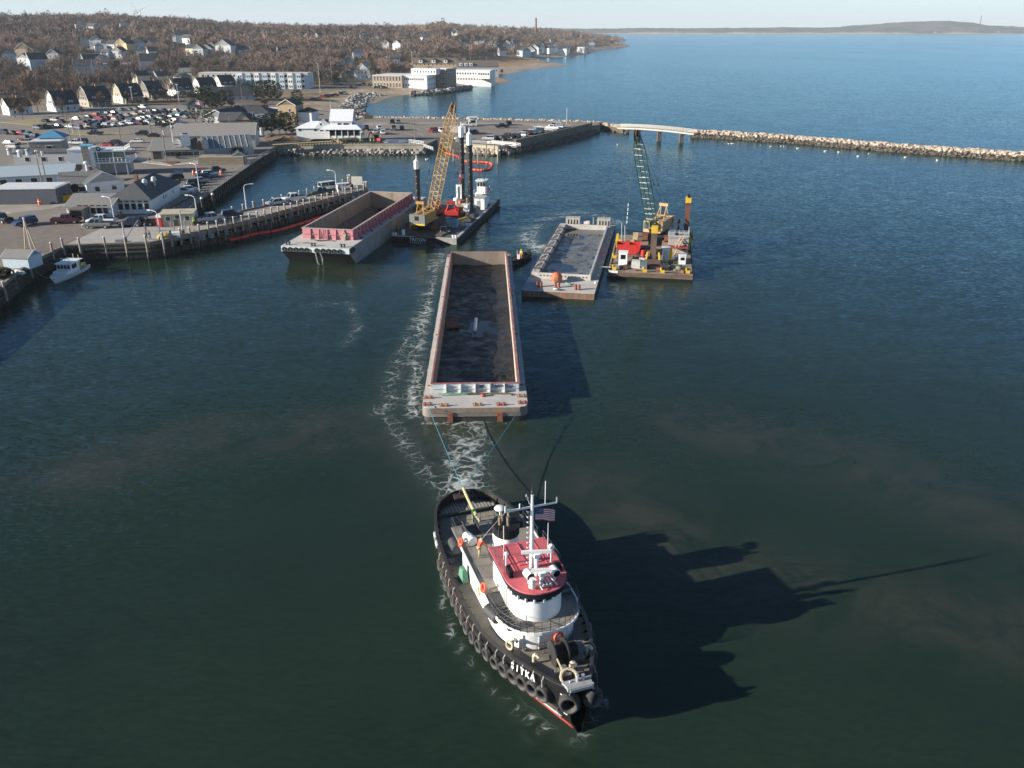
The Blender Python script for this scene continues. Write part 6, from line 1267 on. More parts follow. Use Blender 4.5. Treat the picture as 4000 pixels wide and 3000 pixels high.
# ---- boardwalk and railing round the inner basin
brd = thing('boardwalk', 'grey timber boardwalk with a railing along the inner basin', 'boardwalk')
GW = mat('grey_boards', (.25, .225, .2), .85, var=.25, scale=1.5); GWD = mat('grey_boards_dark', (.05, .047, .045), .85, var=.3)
for a, b_ in zip(BASIN[:-2], BASIN[1:-1]):
 d = (b_ - a).normalized(); n_ = Vector((d.y, -d.x, 0)); k = max(1, int((b_ - a).length / 2.2))
 for i in range(k):
  q0, q1 = a.lerp(b_, i / k), a.lerp(b_, (i + 1) / k)
  MB().beam(q0 + n_ * .6 + Vector((0, 0, -.05)), q1 - d * .05 + n_ * .6 + Vector((0, 0, -.05)), 2.4, .2).build('deck_board', GW, brd)
  MB().beam(q0 + n_ * 1.75, q0 + n_ * 1.75 + Vector((0, 0, 1.15)), .12).build('rail_post', GW, brd)
  for z in (.35, .7, 1.12): MB().beam(q0 + n_ * 1.75 + Vector((0, 0, z)), q1 + n_ * 1.75 + Vector((0, 0, z)), .06, .1).build('rail', GW, brd)
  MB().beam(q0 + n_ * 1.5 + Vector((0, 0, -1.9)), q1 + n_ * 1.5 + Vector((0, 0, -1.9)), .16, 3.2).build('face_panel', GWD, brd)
  MB().cyl(q0 + n_ * 1.75 + Vector((0, 0, -5)), q0 + n_ * 1.75 + Vector((0, 0, 0)), .18, n=7).build('pile', WETWOOD, brd)
gang = thing('gangway', 'grey ramp with railings stepping down beside the long white restaurant', 'gangway')
g0, g1 = P(620, 830, QZ + .1), P(772, 752, QZ + .1); d = (g1 - g0).normalized(); n_ = Vector((d.y, -d.x, 0))
for off, z in ((0, .3), (2.6, .02)):
 k = 10
 for i in range(k):
  q0, q1 = g0.lerp(g1, i / k) + n_ * off, g0.lerp(g1, (i + 1) / k) + n_ * off
  MB().beam(q0 + Vector((0, 0, z)), q1 - d * .06 + Vector((0, 0, z)), 1.7, .16).build('deck_board', GW, gang); MB().beam(q0 + n_ * .8 + Vector((0, 0, z)), q0 + n_ * .8 + Vector((0, 0, z + 1.1)), .1).build('rail_post', GW, gang)
  for zz in (.5, 1.05): MB().beam(q0 + n_ * .8 + Vector((0, 0, z + zz)), q1 + n_ * .8 + Vector((0, 0, z + zz)), .06, .09).build('rail', GW, gang)
# ---- mooring piles in the water
for i, (px, pyb, pyt) in enumerate(((638, 812, 738), (700, 800 - 40, 752 - 0),)): pass
me_mp = MB().cyl((0, 0, -2), (0, 0, 3.6), .24, .22, 9).mesh('mooring_pile', PILE, True)
for px, py in ((1772, 630), (1868, 640), (1900, 618), (1945, 640), (1930, 606), (1712, 592), (1760, 598)):
 p = P(px, py, 0); o = place(me_mp, 'mooring_pile', None, p, (0, 0, rrg.random() * 6), (1, 1, rrg.uniform(.9, 1.35))); tag(o, 'slim grey pile standing in the water by the boat ramp', 'pile', 'piles by the boat ramp')
for px, py in ((842, 850), (800, 868)):
 p = P(px, py, 0); o = thing('mooring_pile', 'dark white capped pile standing in the inner basin', 'pile', p, 0, 'piles in the inner basin'); MB().cyl((0, 0, -2), (0, 0, 5.2), .26, n=9).build('shaft', WETWOOD, o, True); MB().cyl((0, 0, 5.2), (0, 0, 5.6), .32, .2, 9).build('cap', PILECAP, o, True)
# ---- floating dock by the spit
fd = thing('floating_dock', 'white railed dock on posts at the corner of the mole', 'dock', (0, 0, 0)); a, b_ = P(1912, 562, 2.4), P(2025, 574, 2.4); d = (b_ - a).normalized(); n_ = Vector((d.y, -d.x, 0))
MB().beam(a, b_, 2.6, .25).build('deck', WOOD, fd)
for i in range(13):
 q = a.lerp(b_, i / 12)
 for off in (-1.2, 1.2): MB().beam(q + n_ * off, q + n_ * off + Vector((0, 0, 1.1)), .12).build('rail_post', WHITE, fd)
for off in (-1.2, 1.2):
 for z in (.5, 1.05): MB().beam(a + n_ * off + Vector((0, 0, z)), b_ + n_ * off + Vector((0, 0, z)), .08, .14).build('rail', WHITE, fd)
for i in (9, 11, 12): q = a.lerp(b_, i / 12); MB().cyl((q.x, q.y, -2), (q.x, q.y, 2.4), .18, n=7).build('post', WETWOOD, fd)
# ---- ramp railing
def fence(name, label, p0, p1, h, n, m, z=QZ, panels=0, cat='railing'):
 th = thing(name, label, cat); p0, p1 = P(*p0, z), P(*p1, z)
 for i in range(n + 1): q = p0.lerp(p1, i / n); MB().beam(q, q + Vector((0, 0, h)), .1).build('post', m, th)
 for zz in (.4, .72, 1.0): MB().beam(p0 + Vector((0, 0, h * zz)), p1 + Vector((0, 0, h * zz)), .05, .1).build('rail', m, th)
 return th
fence('ramp_railing', 'pale railing beside the boat ramp', (1655, 577), (1692, 590), 1.2, 4, WHITE, 2.6)
fence('ramp_railing', 'white walkway railing above the tan sea wall', (1598, 562), (1655, 570), 1.5, 6, WHITE)
fence('ramp_railing', 'long pale railing between the ramp and the mole cars', (1780, 556), (1912, 566), 1.1, 12, PALEE)
# ---- debris booms: strings of red floats
BOOMR = mat('boom_red', (.6, .045, .03), .55, var=.15)
def boom(name, label, pts, step, r, group, m=BOOMR):
 th = thing(name, label, 'boom', (0, 0, 0), 0, group); L_ = poly_len(pts)[-1]; n = int(L_ / step)
 for i in range(n):
  a, _ = along(pts, i * step + .06); b_, _ = along(pts, (i + 1) * step - .06); a = a + Vector((rrg.uniform(-.12, .12), rrg.uniform(-.12, .12), .12)); b_ = b_ + Vector((0, 0, .12))
  MB().cyl(a.lerp(b_, .02), a.lerp(b_, .06), r * .5, r, 8).cyl(a.lerp(b_, .06), a.lerp(b_, .94), r, n=8).cyl(a.lerp(b_, .94), a.lerp(b_, .99), r, r * .5, 8).build('float', m, th, True)
boom('debris_boom', 'long red floating boom lying in the water along the pier', pp((895, 941), (960, 928), (985, 917), (1080, 905), (1180, 875), (1290, 838), (1310, 826)), 2.6, .34, None)
boom('debris_boom', 'orange red floating boom looped in the water below the boat ramp', pp((1695, 577), (1720, 592), (1760, 604), (1790, 612), (1800, 628), (1830, 634), (1905, 636), (1925, 644), (1915, 662), (1880, 668), (1820, 662)), 2.6, .36, None, mat('boom_orange', (.7, .085, .03), .55, var=.12))
# ================================================================ BUILDINGS
def wallm(n, c): return mat('clapboard_' + n, c, .75, var=.08, scale=.6, streak=(1, 1, 6))
W_WHITE = wallm('white', (.72, .72, .70)); W_GREY = wallm('grey', (.42, .43, .43)); W_CREAM = wallm('cream', (.66, .6, .46)); W_TAN = wallm('tan', (.42, .32, .22)); W_SHING = wallm('cedar', (.3, .26, .22))
W_BLUE = wallm('pale_blue', (.45, .53, .58)); W_BRICK = mat('brick_wall', (.33, .26, .19), .85, var=.15, scale=3); W_RED = mat('red_brick', (.26, .14, .10), .85, var=.2, scale=3); W_YEL = wallm('yellow', (.6, .48, .25))
R_DARK = mat('dark_roof', (.035, .037, .042), .85, var=.2, scale=1.5); R_BROWN = mat('brown_roof', (.13, .105, .085), .85, var=.2, scale=1.5); R_RUST = mat('orange_roof', (.32, .15, .07), .85, var=.2); R_WHITE = mat('white_metal_roof', (.74, .75, .76), .5, var=.05); R_PALE = mat('pale_membrane_roof', (.6, .61, .62), .7, var=.1)
TRIM = mat('trim_white', (.75, .75, .73), .6, var=.05)
ME_FR = MB().box(-.5, .5, -.05, .0, -.5, .5).mesh('window_frame', TRIM); ME_PN = MB().box(-.40, .40, -.075, -.05, -.42, .42).mesh('window_pane', GLASS); ME_DR = MB().box(-.5, .5, -.05, 0, 0, 1).mesh('door', mat('door_dark', (.06, .05, .05), .5, var=.3))
def window(par, p, ang, w_, h_):
 o = place(ME_FR, 'window', par, p, (0, 0, ang), (w_, 1, h_)); place(ME_PN, 'pane', o); return o
def bldg(name, label, cat, C, th, W, D, hw, roof='gable_x', rise=2.5, wm=None, rm=None, win=None, over=.35, base=1.5, group=None, chim=None, door=None, ws=(1.0, 1.35), gable_m=None):
 t = thing(name, label, cat, C, th, group); wm = wm or W_WHITE; rm = rm or SHINGLE
 MB().box(0, W, 0, D, -base, hw).build('wall', wm, t); o = over; th_ = .14
 def slope(p, nm='roof_slope'):      # p: quad or triangle, given a thickness downward
  p = [Vector(q) for q in p]; n = len(p); return MB().add(p + [q - Vector((0, 0, th_)) for q in p], [tuple(range(n)), tuple(range(2 * n - 1, n - 1, -1))] + [(i, i + n, (i + 1) % n + n, (i + 1) % n) for i in range(n)]).build(nm, rm, t)
 z = hw + rise; e = hw + .02
 if roof == 'gable_x':
  k = o * rise / (D / 2); slope([(-o, -o, e - k), (W + o, -o, e - k), (W + o, D / 2, z), (-o, D / 2, z)]); slope([(-o, D / 2, z), (W + o, D / 2, z), (W + o, D + o, e - k), (-o, D + o, e - k)])
  for x in (0, W): MB().add([(x, 0, hw), (x, D, hw), (x, D / 2, z - .12)], [(0, 1, 2), (2, 1, 0)]).build('gable', gable_m or wm, t)
  for x in (-o - .01, W + o + .01): MB().beam((x, -o, e - k - .1), (x, D / 2, z - .1), .06, .22).beam((x, D / 2, z - .1), (x, D + o, e - k - .1), .06, .22).build('rake_trim', TRIM, t)
 elif roof == 'gable_y':
  k = o * rise / (W / 2); slope([(-o, -o, e - k), (W / 2, -o, z), (W / 2, D + o, z), (-o, D + o, e - k)]); slope([(W / 2, -o, z), (W + o, -o, e - k), (W + o, D + o, e - k), (W / 2, D + o, z)])
  for y in (0, D): MB().add([(0, y, hw), (W, y, hw), (W / 2, y, z - .12)], [(0, 1, 2), (2, 1, 0)]).build('gable', gable_m or wm, t)
  MB().beam((-o, -o - .01, e - k - .1), (W / 2, -o - .01, z - .1), .06, .22).beam((W / 2, -o - .01, z - .1), (W + o, -o - .01, e - k - .1), .06, .22).build('rake_trim', TRIM, t)
 elif roof == 'hip':
  s_ = min(W, D) / 2; a, b_ = ((s_, D / 2), (W - s_, D / 2)) if W >= D else ((W / 2, s_), (W / 2, D - s_)); A, B = (*a, z), (*b_, z)
  c = [(-o, -o, e), (W + o, -o, e), (W + o, D + o, e), (-o, D + o, e)]
  if W >= D: slope([c[0], c[1], B, A]); slope([c[2], c[3], A, B]); slope([c[1], c[2], B]); slope([c[3], c[0], A])
  else: slope([c[0], c[1], A]); slope([c[1], c[2], B, A]); slope([c[2], c[3], B]); slope([c[3], c[0], A, B])
 elif roof == 'gambrel':
  yb = D * .2; zb = hw + rise * .68
  slope([(-o, -o, hw - .1), (W + o, -o, hw - .1), (W + o, yb, zb), (-o, yb, zb)]); slope([(-o, yb, zb), (W + o, yb, zb), (W + o, D / 2, z), (-o, D / 2, z)]); slope([(-o, D / 2, z), (W + o, D / 2, z), (W + o, D - yb, zb), (-o, D - yb, zb)]); slope([(-o, D - yb, zb), (W + o, D - yb, zb), (W + o, D + o, hw - .1), (-o, D + o, hw - .1)])
  for x in (0, W): MB().add([(x, 0, hw), (x, D, hw), (x, D - yb, zb - .1), (x, D / 2, z - .12), (x, yb, zb - .1)], [(0, 1, 2, 3, 4), (4, 3, 2, 1, 0)]).build('gable', gable_m or wm, t)
  for x in (-o - .01,): MB().tube([(x, -o, hw - .15), (x, yb, zb - .05), (x, D / 2, z - .05), (x, D - yb, zb - .05), (x, D + o, hw - .15)], .11, 4).build('rake_trim', TRIM, t)
  for fx in (.28, .68):      # dormers
   dm = MB().box(W * fx - .9, W * fx + .9, .25, 2.4, hw + .1, hw + 1.7).build('dormer', TRIM, t); x0, x1, zz = W * fx - 1.05, W * fx + 1.05, hw + 1.7
   MB().add([(x0, .1, zz), (x1, .1, zz), (W * fx, .1, zz + .95), (x0, D * .42, zz), (x1, D * .42, zz), (W * fx, D * .42, zz + .95)], [(0, 1, 2), (0, 2, 5, 3), (1, 4, 5, 2), (0, 3, 4, 1)]).build('dormer_roof', rm, dm)
   window(dm, (W * fx, .24, hw + .95), 0, .9, 1.1)
 elif roof == 'flat':
  MB().box(-.12, W + .12, -.12, D + .12, hw, hw + .25).build('roof', rm, t)
  MB().box(.3, W - .3, .3, D - .3, hw + .25, hw + .3).build('roof_field', rm, t)
 elif roof == 'shed':
  slope([(-o, -o, e), (W + o, -o, e), (W + o, D + o, hw + rise), (-o, D + o, hw + rise)]); MB().add([(0, D, hw), (W, D, hw), (W, D, hw + rise), (0, D, hw + rise)], [(0, 1, 2, 3)]).build('gable', wm, t)
 for side, rows in (win or {}).items():
  for (nw, zc, a0, a1) in rows:
   for i in range(nw):
    f = a0 + (a1 - a0) * (i + .5) / nw
    p, an = {'f': ((W * f, -.002, zc), 0), 'r': ((W + .002, D * f, zc), math.pi / 2), 'l': ((-.002, D * f, zc), -math.pi / 2)}[side]; window(t, p, an, ws[0], ws[1])
 if door is not None: place(ME_DR, 'door', t, (W * door, -.002, 0), (0, 0, 0), (1.1, 1, 2.1))
 for (cx, cy, ch) in (chim or []): MB().box(cx - .4, cx + .4, cy - .4, cy + .4, hw, hw + ch).build('chimney', W_RED, t)
 return t
def AB(a, b, z=QZ): A, B = P(*a, z), P(*b, z); d = B - A; return A, math.atan2(d.y, d.x), d.length
R2 = math.radians
# ---- long white restaurant on the wharf (wing + main block + glazed entry)
A, th, W = AB((266, 851), (436, 850)); hw = HT(A.y, 806) - QZ
wing = bldg('restaurant_wing', 'white restaurant wing with a low grey shingle roof facing the wharf apron', 'building', A, th, W, 12, hw, 'gable_x', 1.7, W_WHITE, SHINGLE_L, None, .5)
for i in range(5): window(wing, (W * (.32 + .145 * i), -.003, 1.55), 0, 1.2, 1.5); MB().box(W * (.32 + .145 * i) - .45, W * (.32 + .145 * i) + .45, -.07, -.003, 2.42, 2.68).build('transom_pane', GLASS, wing)
MB().box(W * .24, W * .97, -.12, -.003, 2.28, 2.4).build('window_head', TRIM, wing)
ent = MB().box(W * .22, W * .52, -3.2, -.4, -.2, 2.3).build('entry_porch', W_SHING, wing); MB().box(W * .24, W * .50, -3.24, -3.2, .9, 2.1).build('entry_glass', GLASS, wing); MB().box(W * .2, W * .54, -3.4, -.3, 2.3, 2.45).build('entry_roof', R_BROWN, wing)
B0 = P(592, 835, QZ); th2 = R2(4); W2 = 8.4; B = B0 - Vector((math.cos(th2), math.sin(th2), 0)) * W2; hw = 3.0
mainb = bldg('restaurant', 'long white restaurant with a high dark hipped roof and a row of tall windows', 'building', B + Vector((0, .15, 0)), th2, W2, 21.5, hw + .1, 'hip', 3.0, W_WHITE, SHINGLE, None, .5, chim=[(2.0, 12, 3.4)])
for i in range(6): window(mainb, (W2 * (.09 + .163 * i), -.003, 1.6), 0, 1.2, 1.55); MB().box(W2 * (.09 + .163 * i) - .45, W2 * (.09 + .163 * i) + .45, -.07, -.003, 2.5, 2.76).build('transom_pane', GLASS, mainb)
MB().box(0, W2, -.12, -.003, 2.36, 2.48).build('window_head', TRIM, mainb)
for y in (9, 10.5, 16): window(mainb, (W2 + .003, y, 1.9), math.pi / 2, .6, .9)
for x, y in ((W2 * .68, 6.5), (W2 * .8, 9.5)):
 f = MB().cyl((x, y, hw + .4), (x, y, hw + 2.6), .28, n=10).build('vent_stack', STEEL, mainb); MB().cyl((x, y, hw + 2.5), (x, y, hw + 3.1), .6, .55, 12).ball((x, y, hw + 3.2), .5, 10, 5, (1, 1, .5)).build('vent_fan', R_PALE, f)
# ---- grey roofed restaurant behind it
A, th, W = AB((246, 768), (392, 758)); rb = bldg('seafood_restaurant', 'white restaurant with a round dark awning over its door, behind the wharf restaurant', 'building', A, th, W, 9, 2.9, 'gable_x', 2.2, W_WHITE, SHINGLE_L, {'f': [(5, 1.5, .06, 1.0)]}, .4, ws=(1.5, 1.3), chim=[(W * .85, 5.5, 3)])
MB().cyl((W * .36, -.2, 2.0), (W * .36, -1.0, 2.0), .9, n=16).build('awning', BLACK, rb); place(ME_DR, 'door', rb, (W * .36, -.06, 0), (0, 0, 0), (1.2, 1, 2.0))
ga = bldg('restaurant_gable', 'blue grey gable roofed block joined to the restaurant with the dark awning', 'building', A + Vector((W * .72, .4, 0)), th + R2(14), 8.5, 13, 3.1, 'gable_y', 2.4, W_WHITE, SHINGLE, {'f': [(2, 1.5, .05, .95)], 'r': [(3, 1.6, .05, .9)]}, .4, ws=(1.3, 1.3))
MB().cyl((2, 5.0, 5.2), (2, 5.0, 6.8), .35, n=10).ball((2, 5, 7.1), .7, 10, 6, (1, 1, .6)).build('roof_fan', R_PALE, ga)
# ---- deck bar with stair tower and blue canopy
A = P(282, 690, QZ); th = R2(12)
tw_ = bldg('stair_tower', 'white stair tower clad with a brown panel beside the harbour bar decks', 'building', A, th, 6.5, 7, 6.8, 'flat', 0, W_WHITE, R_PALE, None)
MB().box(3.6, 5.4, -.12, -.003, .3, 7.8).build('tower_panel', W_SHING, tw_); place(ME_DR, 'door', tw_, (2.2, -.01, 0), (0, 0, 0), (1.6, 1, 3.2)); MB().box(3.4, 6.2, -.5, 3, 7.8, 8.1).build('tower_cap', mat('cap_blue', (.12, .4, .55), .5), tw_)
bar = thing('harbour_bar_deck', 'two level white bar deck with railings and slim posts', 'building', P(333, 688, QZ), th)
for z, x1, y1 in ((3.2, 12, 9), (6.2, 11, 8)):
 MB().box(0, x1, 0, y1, z, z + .3).build('deck', TRIM, bar)
 railing([(0, 0), (x1, 0), (x1, y1)], z + .3, 1.1, bar, 'railing', 1.0, TRIM, .07)
for x in (0.2, 4, 8, 11): MB().beam((x, .2, -.5), (x, .2, 6.2), .22).build('deck_post', TRIM, bar)
MB().box(.3, 11, 4, 8.5, 0, 3.2).build('bar_room', W_GREY, bar); MB().box(.6, 10.6, 1.2, 1.26, 3.6, 6.1).build('wind_screen', mat('screen_glass', (.12, .15, .13), .1), bar)
MB().torus((4.6, -.15, 7.1), (0, 1, 0), .5, .15, 14, 6).build('life_ring', BLACK, bar)
stp = thing('outside_stair', 'white outside stair climbing to the harbour bar deck', 'stair', P(232, 688, QZ), th)
for k in range(12): MB().box(.6 * k, .6 * k + .55, 0, 1.5, .45 * k + .2, .45 * k + .3).build('tread', TRIM, stp)
for y in (0, 1.5): MB().beam((0, y, .2), (7.2, y, 5.6), .12, .3).build('stringer', TRIM, stp); MB().beam((0, y, 1.3), (7.2, y, 6.7), .1).build('handrail', TRIM, stp)
cp = thing('canopy_tent', 'bright blue pyramid canopy tent on the bar roof', 'canopy', P(295, 588, QZ) + Vector((0, -12, 0)), th)
MB().add([(-4.2, -4, 5.8), (4.2, -4, 5.8), (4.2, 4, 5.8), (-4.2, 4, 5.8), (0, 0, 8.0)], [(0, 1, 4), (1, 2, 4), (2, 3, 4), (3, 0, 4), (3, 2, 1, 0)]).build('canopy', mat('canopy_blue', (.07, .25, .4), .6, var=.1), cp)
for x in (-4, 4):
 for y in (-3.8, 3.8): MB().beam((x, y, 0), (x, y, 5.8), .14).build('post', TRIM, cp)
A = P(180, 610, QZ); bldg('kitchen_block', 'grey stucco kitchen block with white corner trim behind the bar tower', 'building', A + Vector((0, -8, 0)), th, 9, 7, 5.2, 'flat', 0, mat('stucco_brown', (.26, .24, .21), .85, var=.15), R_PALE, {'f': [(1, 3, .4, .8)]}, ws=(2, 2.4))
bldg('kitchen_block', 'low dark kitchen block with white roof edge and rooftop fans', 'building', P(60, 645, QZ), R2(6), 26, 10, 3.2, 'flat', 0, W_GREY, mat('tar_roof', (.07, .07, .07), .9, var=.3), {'f': [(5, 1.6, .05, .95)]}, ws=(1.4, 1.4))
for i, (px, py, m_, lb) in enumerate(((112, 607, BLUEG, 'blue topped white rooftop fan on the low kitchen block'), (80, 612, WHITE, 'plain white rooftop fan on the low kitchen block'), (150, 612, STEEL, 'grey duct on the low kitchen block roof'), (40, 605, STEEL, 'dull exhaust hood on the low kitchen block roof'))):
 p = P(px, py, QZ + 3.5); q = thing('rooftop_fan', lb, 'fan', p, 0); MB().cyl((0, 0, 0), (0, 0, 1.2), .7, .6, 10).build('duct', STEEL, q); MB().ball((0, 0, 1.5), .75, 10, 6, (1, 1, .6)).build('hood', m_, q)
ls = bldg('boat_shed', 'long pale blue roofed shed with an open front at the edge of the yard', 'building', P(-90, 745, QZ), R2(20), 22, 8, 3.0, 'shed', 1.6, W_BLUE, mat('blue_grey_roof', (.38, .44, .48), .6, var=.1), {'f': [(6, 1.4, .05, .98)]}, ws=(1.8, 2.2))
bldg('dark_garage', 'dark sided garage with a white roof edge behind a parked dark car', 'building', P(-20, 800, QZ), R2(4), 14, 8, 3.4, 'flat', 0, mat('slate_wall', (.07, .08, .1), .7, var=.2), R_PALE, None)
fence('picket_fence', 'long white fence in front of the kitchen blocks', (60, 716), (240, 700), 1.6, 16, TRIM, QZ, cat='fence')
# ---- shed by the wharf, tan hut, red portable toilet
A = P(16, 1046, QZ); bldg('fishing_shed', 'small blue grey shed with a weathered roof on the wharf edge', 'shed', A, R2(-6), 4.6, 3.6, 1.9, 'gable_x', .9, W_BLUE, SHINGLE_L, None, .2, .2)
A, th, W = AB((635, 886), (758, 882)); hut = bldg('harbour_hut', 'tan harbour office hut with a flat corrugated roof at the head of the pier', 'hut', A, th, W, 3.4, 2.6, 'shed', .25, mat('hut_tan', (.4, .37, .28), .7, var=.08), mat('hut_roof', (.46, .4, .3), .7, var=.12), {'f': [(1, 1.6, .12, .3), (1, 1.9, .42, .6), (1, 1.6, .72, .92)]}, .3, .2, ws=(1.1, .9)); place(ME_DR, 'door', hut, (W * .45, -.01, 0), (0, 0, 0), (.9, 1, 1.4))
for k in range(9): MB().box(W * (k + .5) / 9 - .03, W * (k + .5) / 9 + .03, -.03, -.002, 0, 2.55).build('wall_batten', mat('hut_tan', (.4, .37, .28)), hut)
pt = thing('portable_toilet', 'bright red portable toilet with a white domed roof beside the tan hut', 'portable toilet', P(629, 884, QZ), 0); MB().box(-.6, .6, -.6, .6, 0, 2.1).build('cabin', RED, pt); MB().box(-.45, .45, -.64, -.6, .1, 1.9).build('door', mat('red_door', (.4, .02, .02), .5), pt); MB().cyl((0, -.62, 2.1), (0, .62, 2.1), .55, n=12).build('roof', WHITE, pt)
# ---- restaurant with the pale gable front
A, th, W = AB((592, 623), (798, 618)); g8 = bldg('harbour_restaurant', 'low sage green restaurant with a pale front gable and clipped shrubs', 'building', A, th, W, 16, 2.7, 'gable_x', 2.4, mat('sage_wall', (.42, .43, .36), .7, var=.08), SHINGLE_L, {'f': [(6, 1.5, .25, .92)]}, .5, ws=(2.0, 1.4))
place(ME_DR, 'door', g8, (W * .12, -.01, 0), (0, 0, 0), (2.4, 1, 2.3))
MB().add([(W * .28, -.6, 2.7), (W * .78, -.6, 2.7), (W * .53, -.6, 6.0), (W * .28, 6, 2.7), (W * .78, 6, 2.7), (W * .53, 7, 6.0)], [(0, 1, 2), (0, 2, 5, 3), (1, 4, 5, 2)]).build('front_gable', mat('gable_pale', (.5, .5, .44), .7, var=.06), g8)
sg_ = MB().box(W * .47, W * .59, -.68, -.6, 3.6, 4.8).build('sign_board', mat('sign_grey', (.55, .55, .57), .6), g8); MB().box(W * .48, W * .58, -.7, -.68, 4.25, 4.5).build('sign_stripe', mat('sign_red', (.35, .08, .1), .6), sg_)
bldg('dining_hall', 'grey shingled rear hall with rooftop machinery behind the sage restaurant', 'building', P(676, 585, QZ) + Vector((0, 2, 0)), th, 26, 14, 4.2, 'gable_x', 3.2, W_GREY, mat('hall_roof', (.26, .245, .225), .85, var=.12), None, .4)
for px, py, s_, lb in ((724, 548, 2.6, 'big white rooftop air unit on the sage restaurant'), (760, 558, 1.8, 'dark rooftop exhaust box on the sage restaurant'), (800, 560, 1.6, 'pale grey rooftop cooler on the sage restaurant'), (778, 566, 1.2, 'small rusty rooftop vent on the sage restaurant')):
 p = P(px, py, QZ + 5.5); q = thing('rooftop_unit', lb, 'air unit', p, .3); MB().box(-s_ / 2, s_ / 2, -s_ / 2, s_ / 2, -1.5, s_ * .7).build('cabinet', WHITE if 'white' in lb else (DARKSTEEL if 'dark' in lb else (RUST if 'rusty' in lb else STEEL)), q); MB().cyl((0, 0, s_ * .7), (0, 0, s_ * .7 + .3), s_ * .35, n=12).build('fan', DARKSTEEL, q)
gl = thing('greenhouse_dining_room', 'glass roofed dining room with white glazing bars beside the basin', 'glasshouse', P(800, 612, QZ), R2(22)); GLZ = mat('greenhouse_glass', (.16, .18, .18), .15, var=.2)
MB().box(0, 15, 0, 12, -.5, 2.3).build('wall', W_GREY, gl)
for sx in (0, 1):
 for k in range(9):
  x0 = 15 * k / 9; x1 = 15 * (k + 1) / 9 - .15; y0, y1, z0, z1 = (0, 6, 2.3, 5.4) if sx == 0 else (12, 6, 2.3, 5.4)
  MB().add([(x0, y0, z0), (x1, y0, z0), (x1, y1, z1), (x0, y1, z1)], [(0, 1, 2, 3)]).build('glass_pane', GLZ, gl)
  MB().beam((x0 - .07, y0, z0 + .04), (x0 - .07, y1, z1 + .04), .12).build('glazing_bar', TRIM, gl)
MB().beam((0, 6, 5.45), (15, 6, 5.45), .18).build('ridge_bar', TRIM, gl)
ws_ = thing('timber_stack', 'long stack of grey weathered planks beside the boardwalk', 'timber stack', P(775, 648, QZ), R2(6)); LB = mat('stacked_lumber', (.32, .26, .19), .85, var=.3, scale=1.2, streak=(.3, 3, 3))
for r in range(5):
 for k in range(6): MB().box(0, 13, k * 1.0, k * 1.0 + .93, r * .5, r * .5 + .42).build('plank_bundle', LB, ws_)
bldg('white_kiosk', 'tiny white kiosk with a dark roof at the basin edge', 'kiosk', P(910, 642, QZ), R2(18), 4, 4, 2.5, 'gable_y', 1.2, W_WHITE, R_DARK, None, .25)
# ---- white building under construction, on timber piles
z0 = 4.4; A, th, W = AB((1160, 538), (1294, 540), z0)
cl = bldg('harbour_pavilion', 'low white building under construction with a small front gable and a timber deck', 'building', A, 0.02, W, 9, 3.2, 'hip', 2.0, W_WHITE, R_WHITE, {'f': [(1, 2.6, .05, .15), (3, 2.6, .45, .95)]}, .4, .4, ws=(1.2, .7))
MB().add([(W * .52, -.4, 3.2), (W * .9, -.4, 3.2), (W * .71, -.4, 5.8), (W * .52, 5, 3.2), (W * .9, 5, 3.2), (W * .71, 5, 5.8)], [(0, 1, 2), (0, 2, 5, 3), (1, 4, 5, 2)]).build('front_gable', R_WHITE, cl); MB().box(W * .69, W * .73, -.45, -.4, 4.2, 4.9).build('gable_window', GLASS, cl)
A, th, W = AB((1294, 538), (1373, 538), z0); t9 = bldg('harbour_pavilion_tower', 'tall white two storey building with a white metal roof under construction beside the sea wall', 'building', A, 0.02, W + .5, 8, HT(A.y, 470) - z0, 'gable_x', 3.4, W_WHITE, R_WHITE, None, .3, .4)
hT = HT(A.y, 470) - z0
for x, w_ in ((W * .45, 1.6), (W * .78, 2.4)): window(t9, (x, -.01, hT - 1.6), 0, w_, 1.6)
W9 = W
MB().add([(-3.5, -2.8, 3.0), (W + 4.2, -2.8, 3.0), (W + 2, 0, 4.4), (-1, 0, 4.4)], [(0, 1, 2, 3)]).add([(W + 4.2, -2.8, 3.0), (W + 4.2, 7, 3.0), (W + .5, 7, 4.4), (W + 2, 0, 4.4)], [(0, 1, 2, 3)]).build('skirt_roof', R_WHITE, t9)
MB().box(-.2, W + 3.6, -2.2, -.05, 0, .9).box(W + .55, W + 3.6, -.05, 7, 0, .9).build('skirt_wall', W_WHITE, t9); MB().box(-.2, W + 3.5, -2.1, -.02, .9, 2.9).box(W + .52, W + 3.5, -.02, 6.8, .9, 2.9).build('skirt_glazing', GLASS, t9)
for k in range(6): MB().beam((-.1 + k * (W + 3.6) / 5, -2.2, 0), (-.1 + k * (W + 3.6) / 5, -2.2, 2.95), .25).build('skirt_post', TRIM, t9)
MB().box(W + .5, W + .56, 1, 3.4, 3.4, 5.6).build('blue_wrap', mat('house_wrap_blue', (.05, .12, .5), .5), t9)
dk = thing('timber_deck', 'new raw timber deck on posts in front of the white buildings', 'deck'); A, B = P(1065, 566, 3.6), P(1300, 552, 4.2)
RAW = mat('raw_lumber', (.42, .32, .15), .8, var=.2)
for k in range(20):
 q0, q1 = A.lerp(B, k / 20), A.lerp(B, (k + 1) / 20); MB().beam(q0, q1 - Vector((.08, 0, 0)), 2.2, .25).build('deck_board', RAW, dk)
 MB().beam((q0.x, q0.y - .8, QZ), (q0.x, q0.y - .8, q0.z - .12), .22).build('deck_post', mat('treated_post', (.16, .11, .06), .85, var=.3), dk)
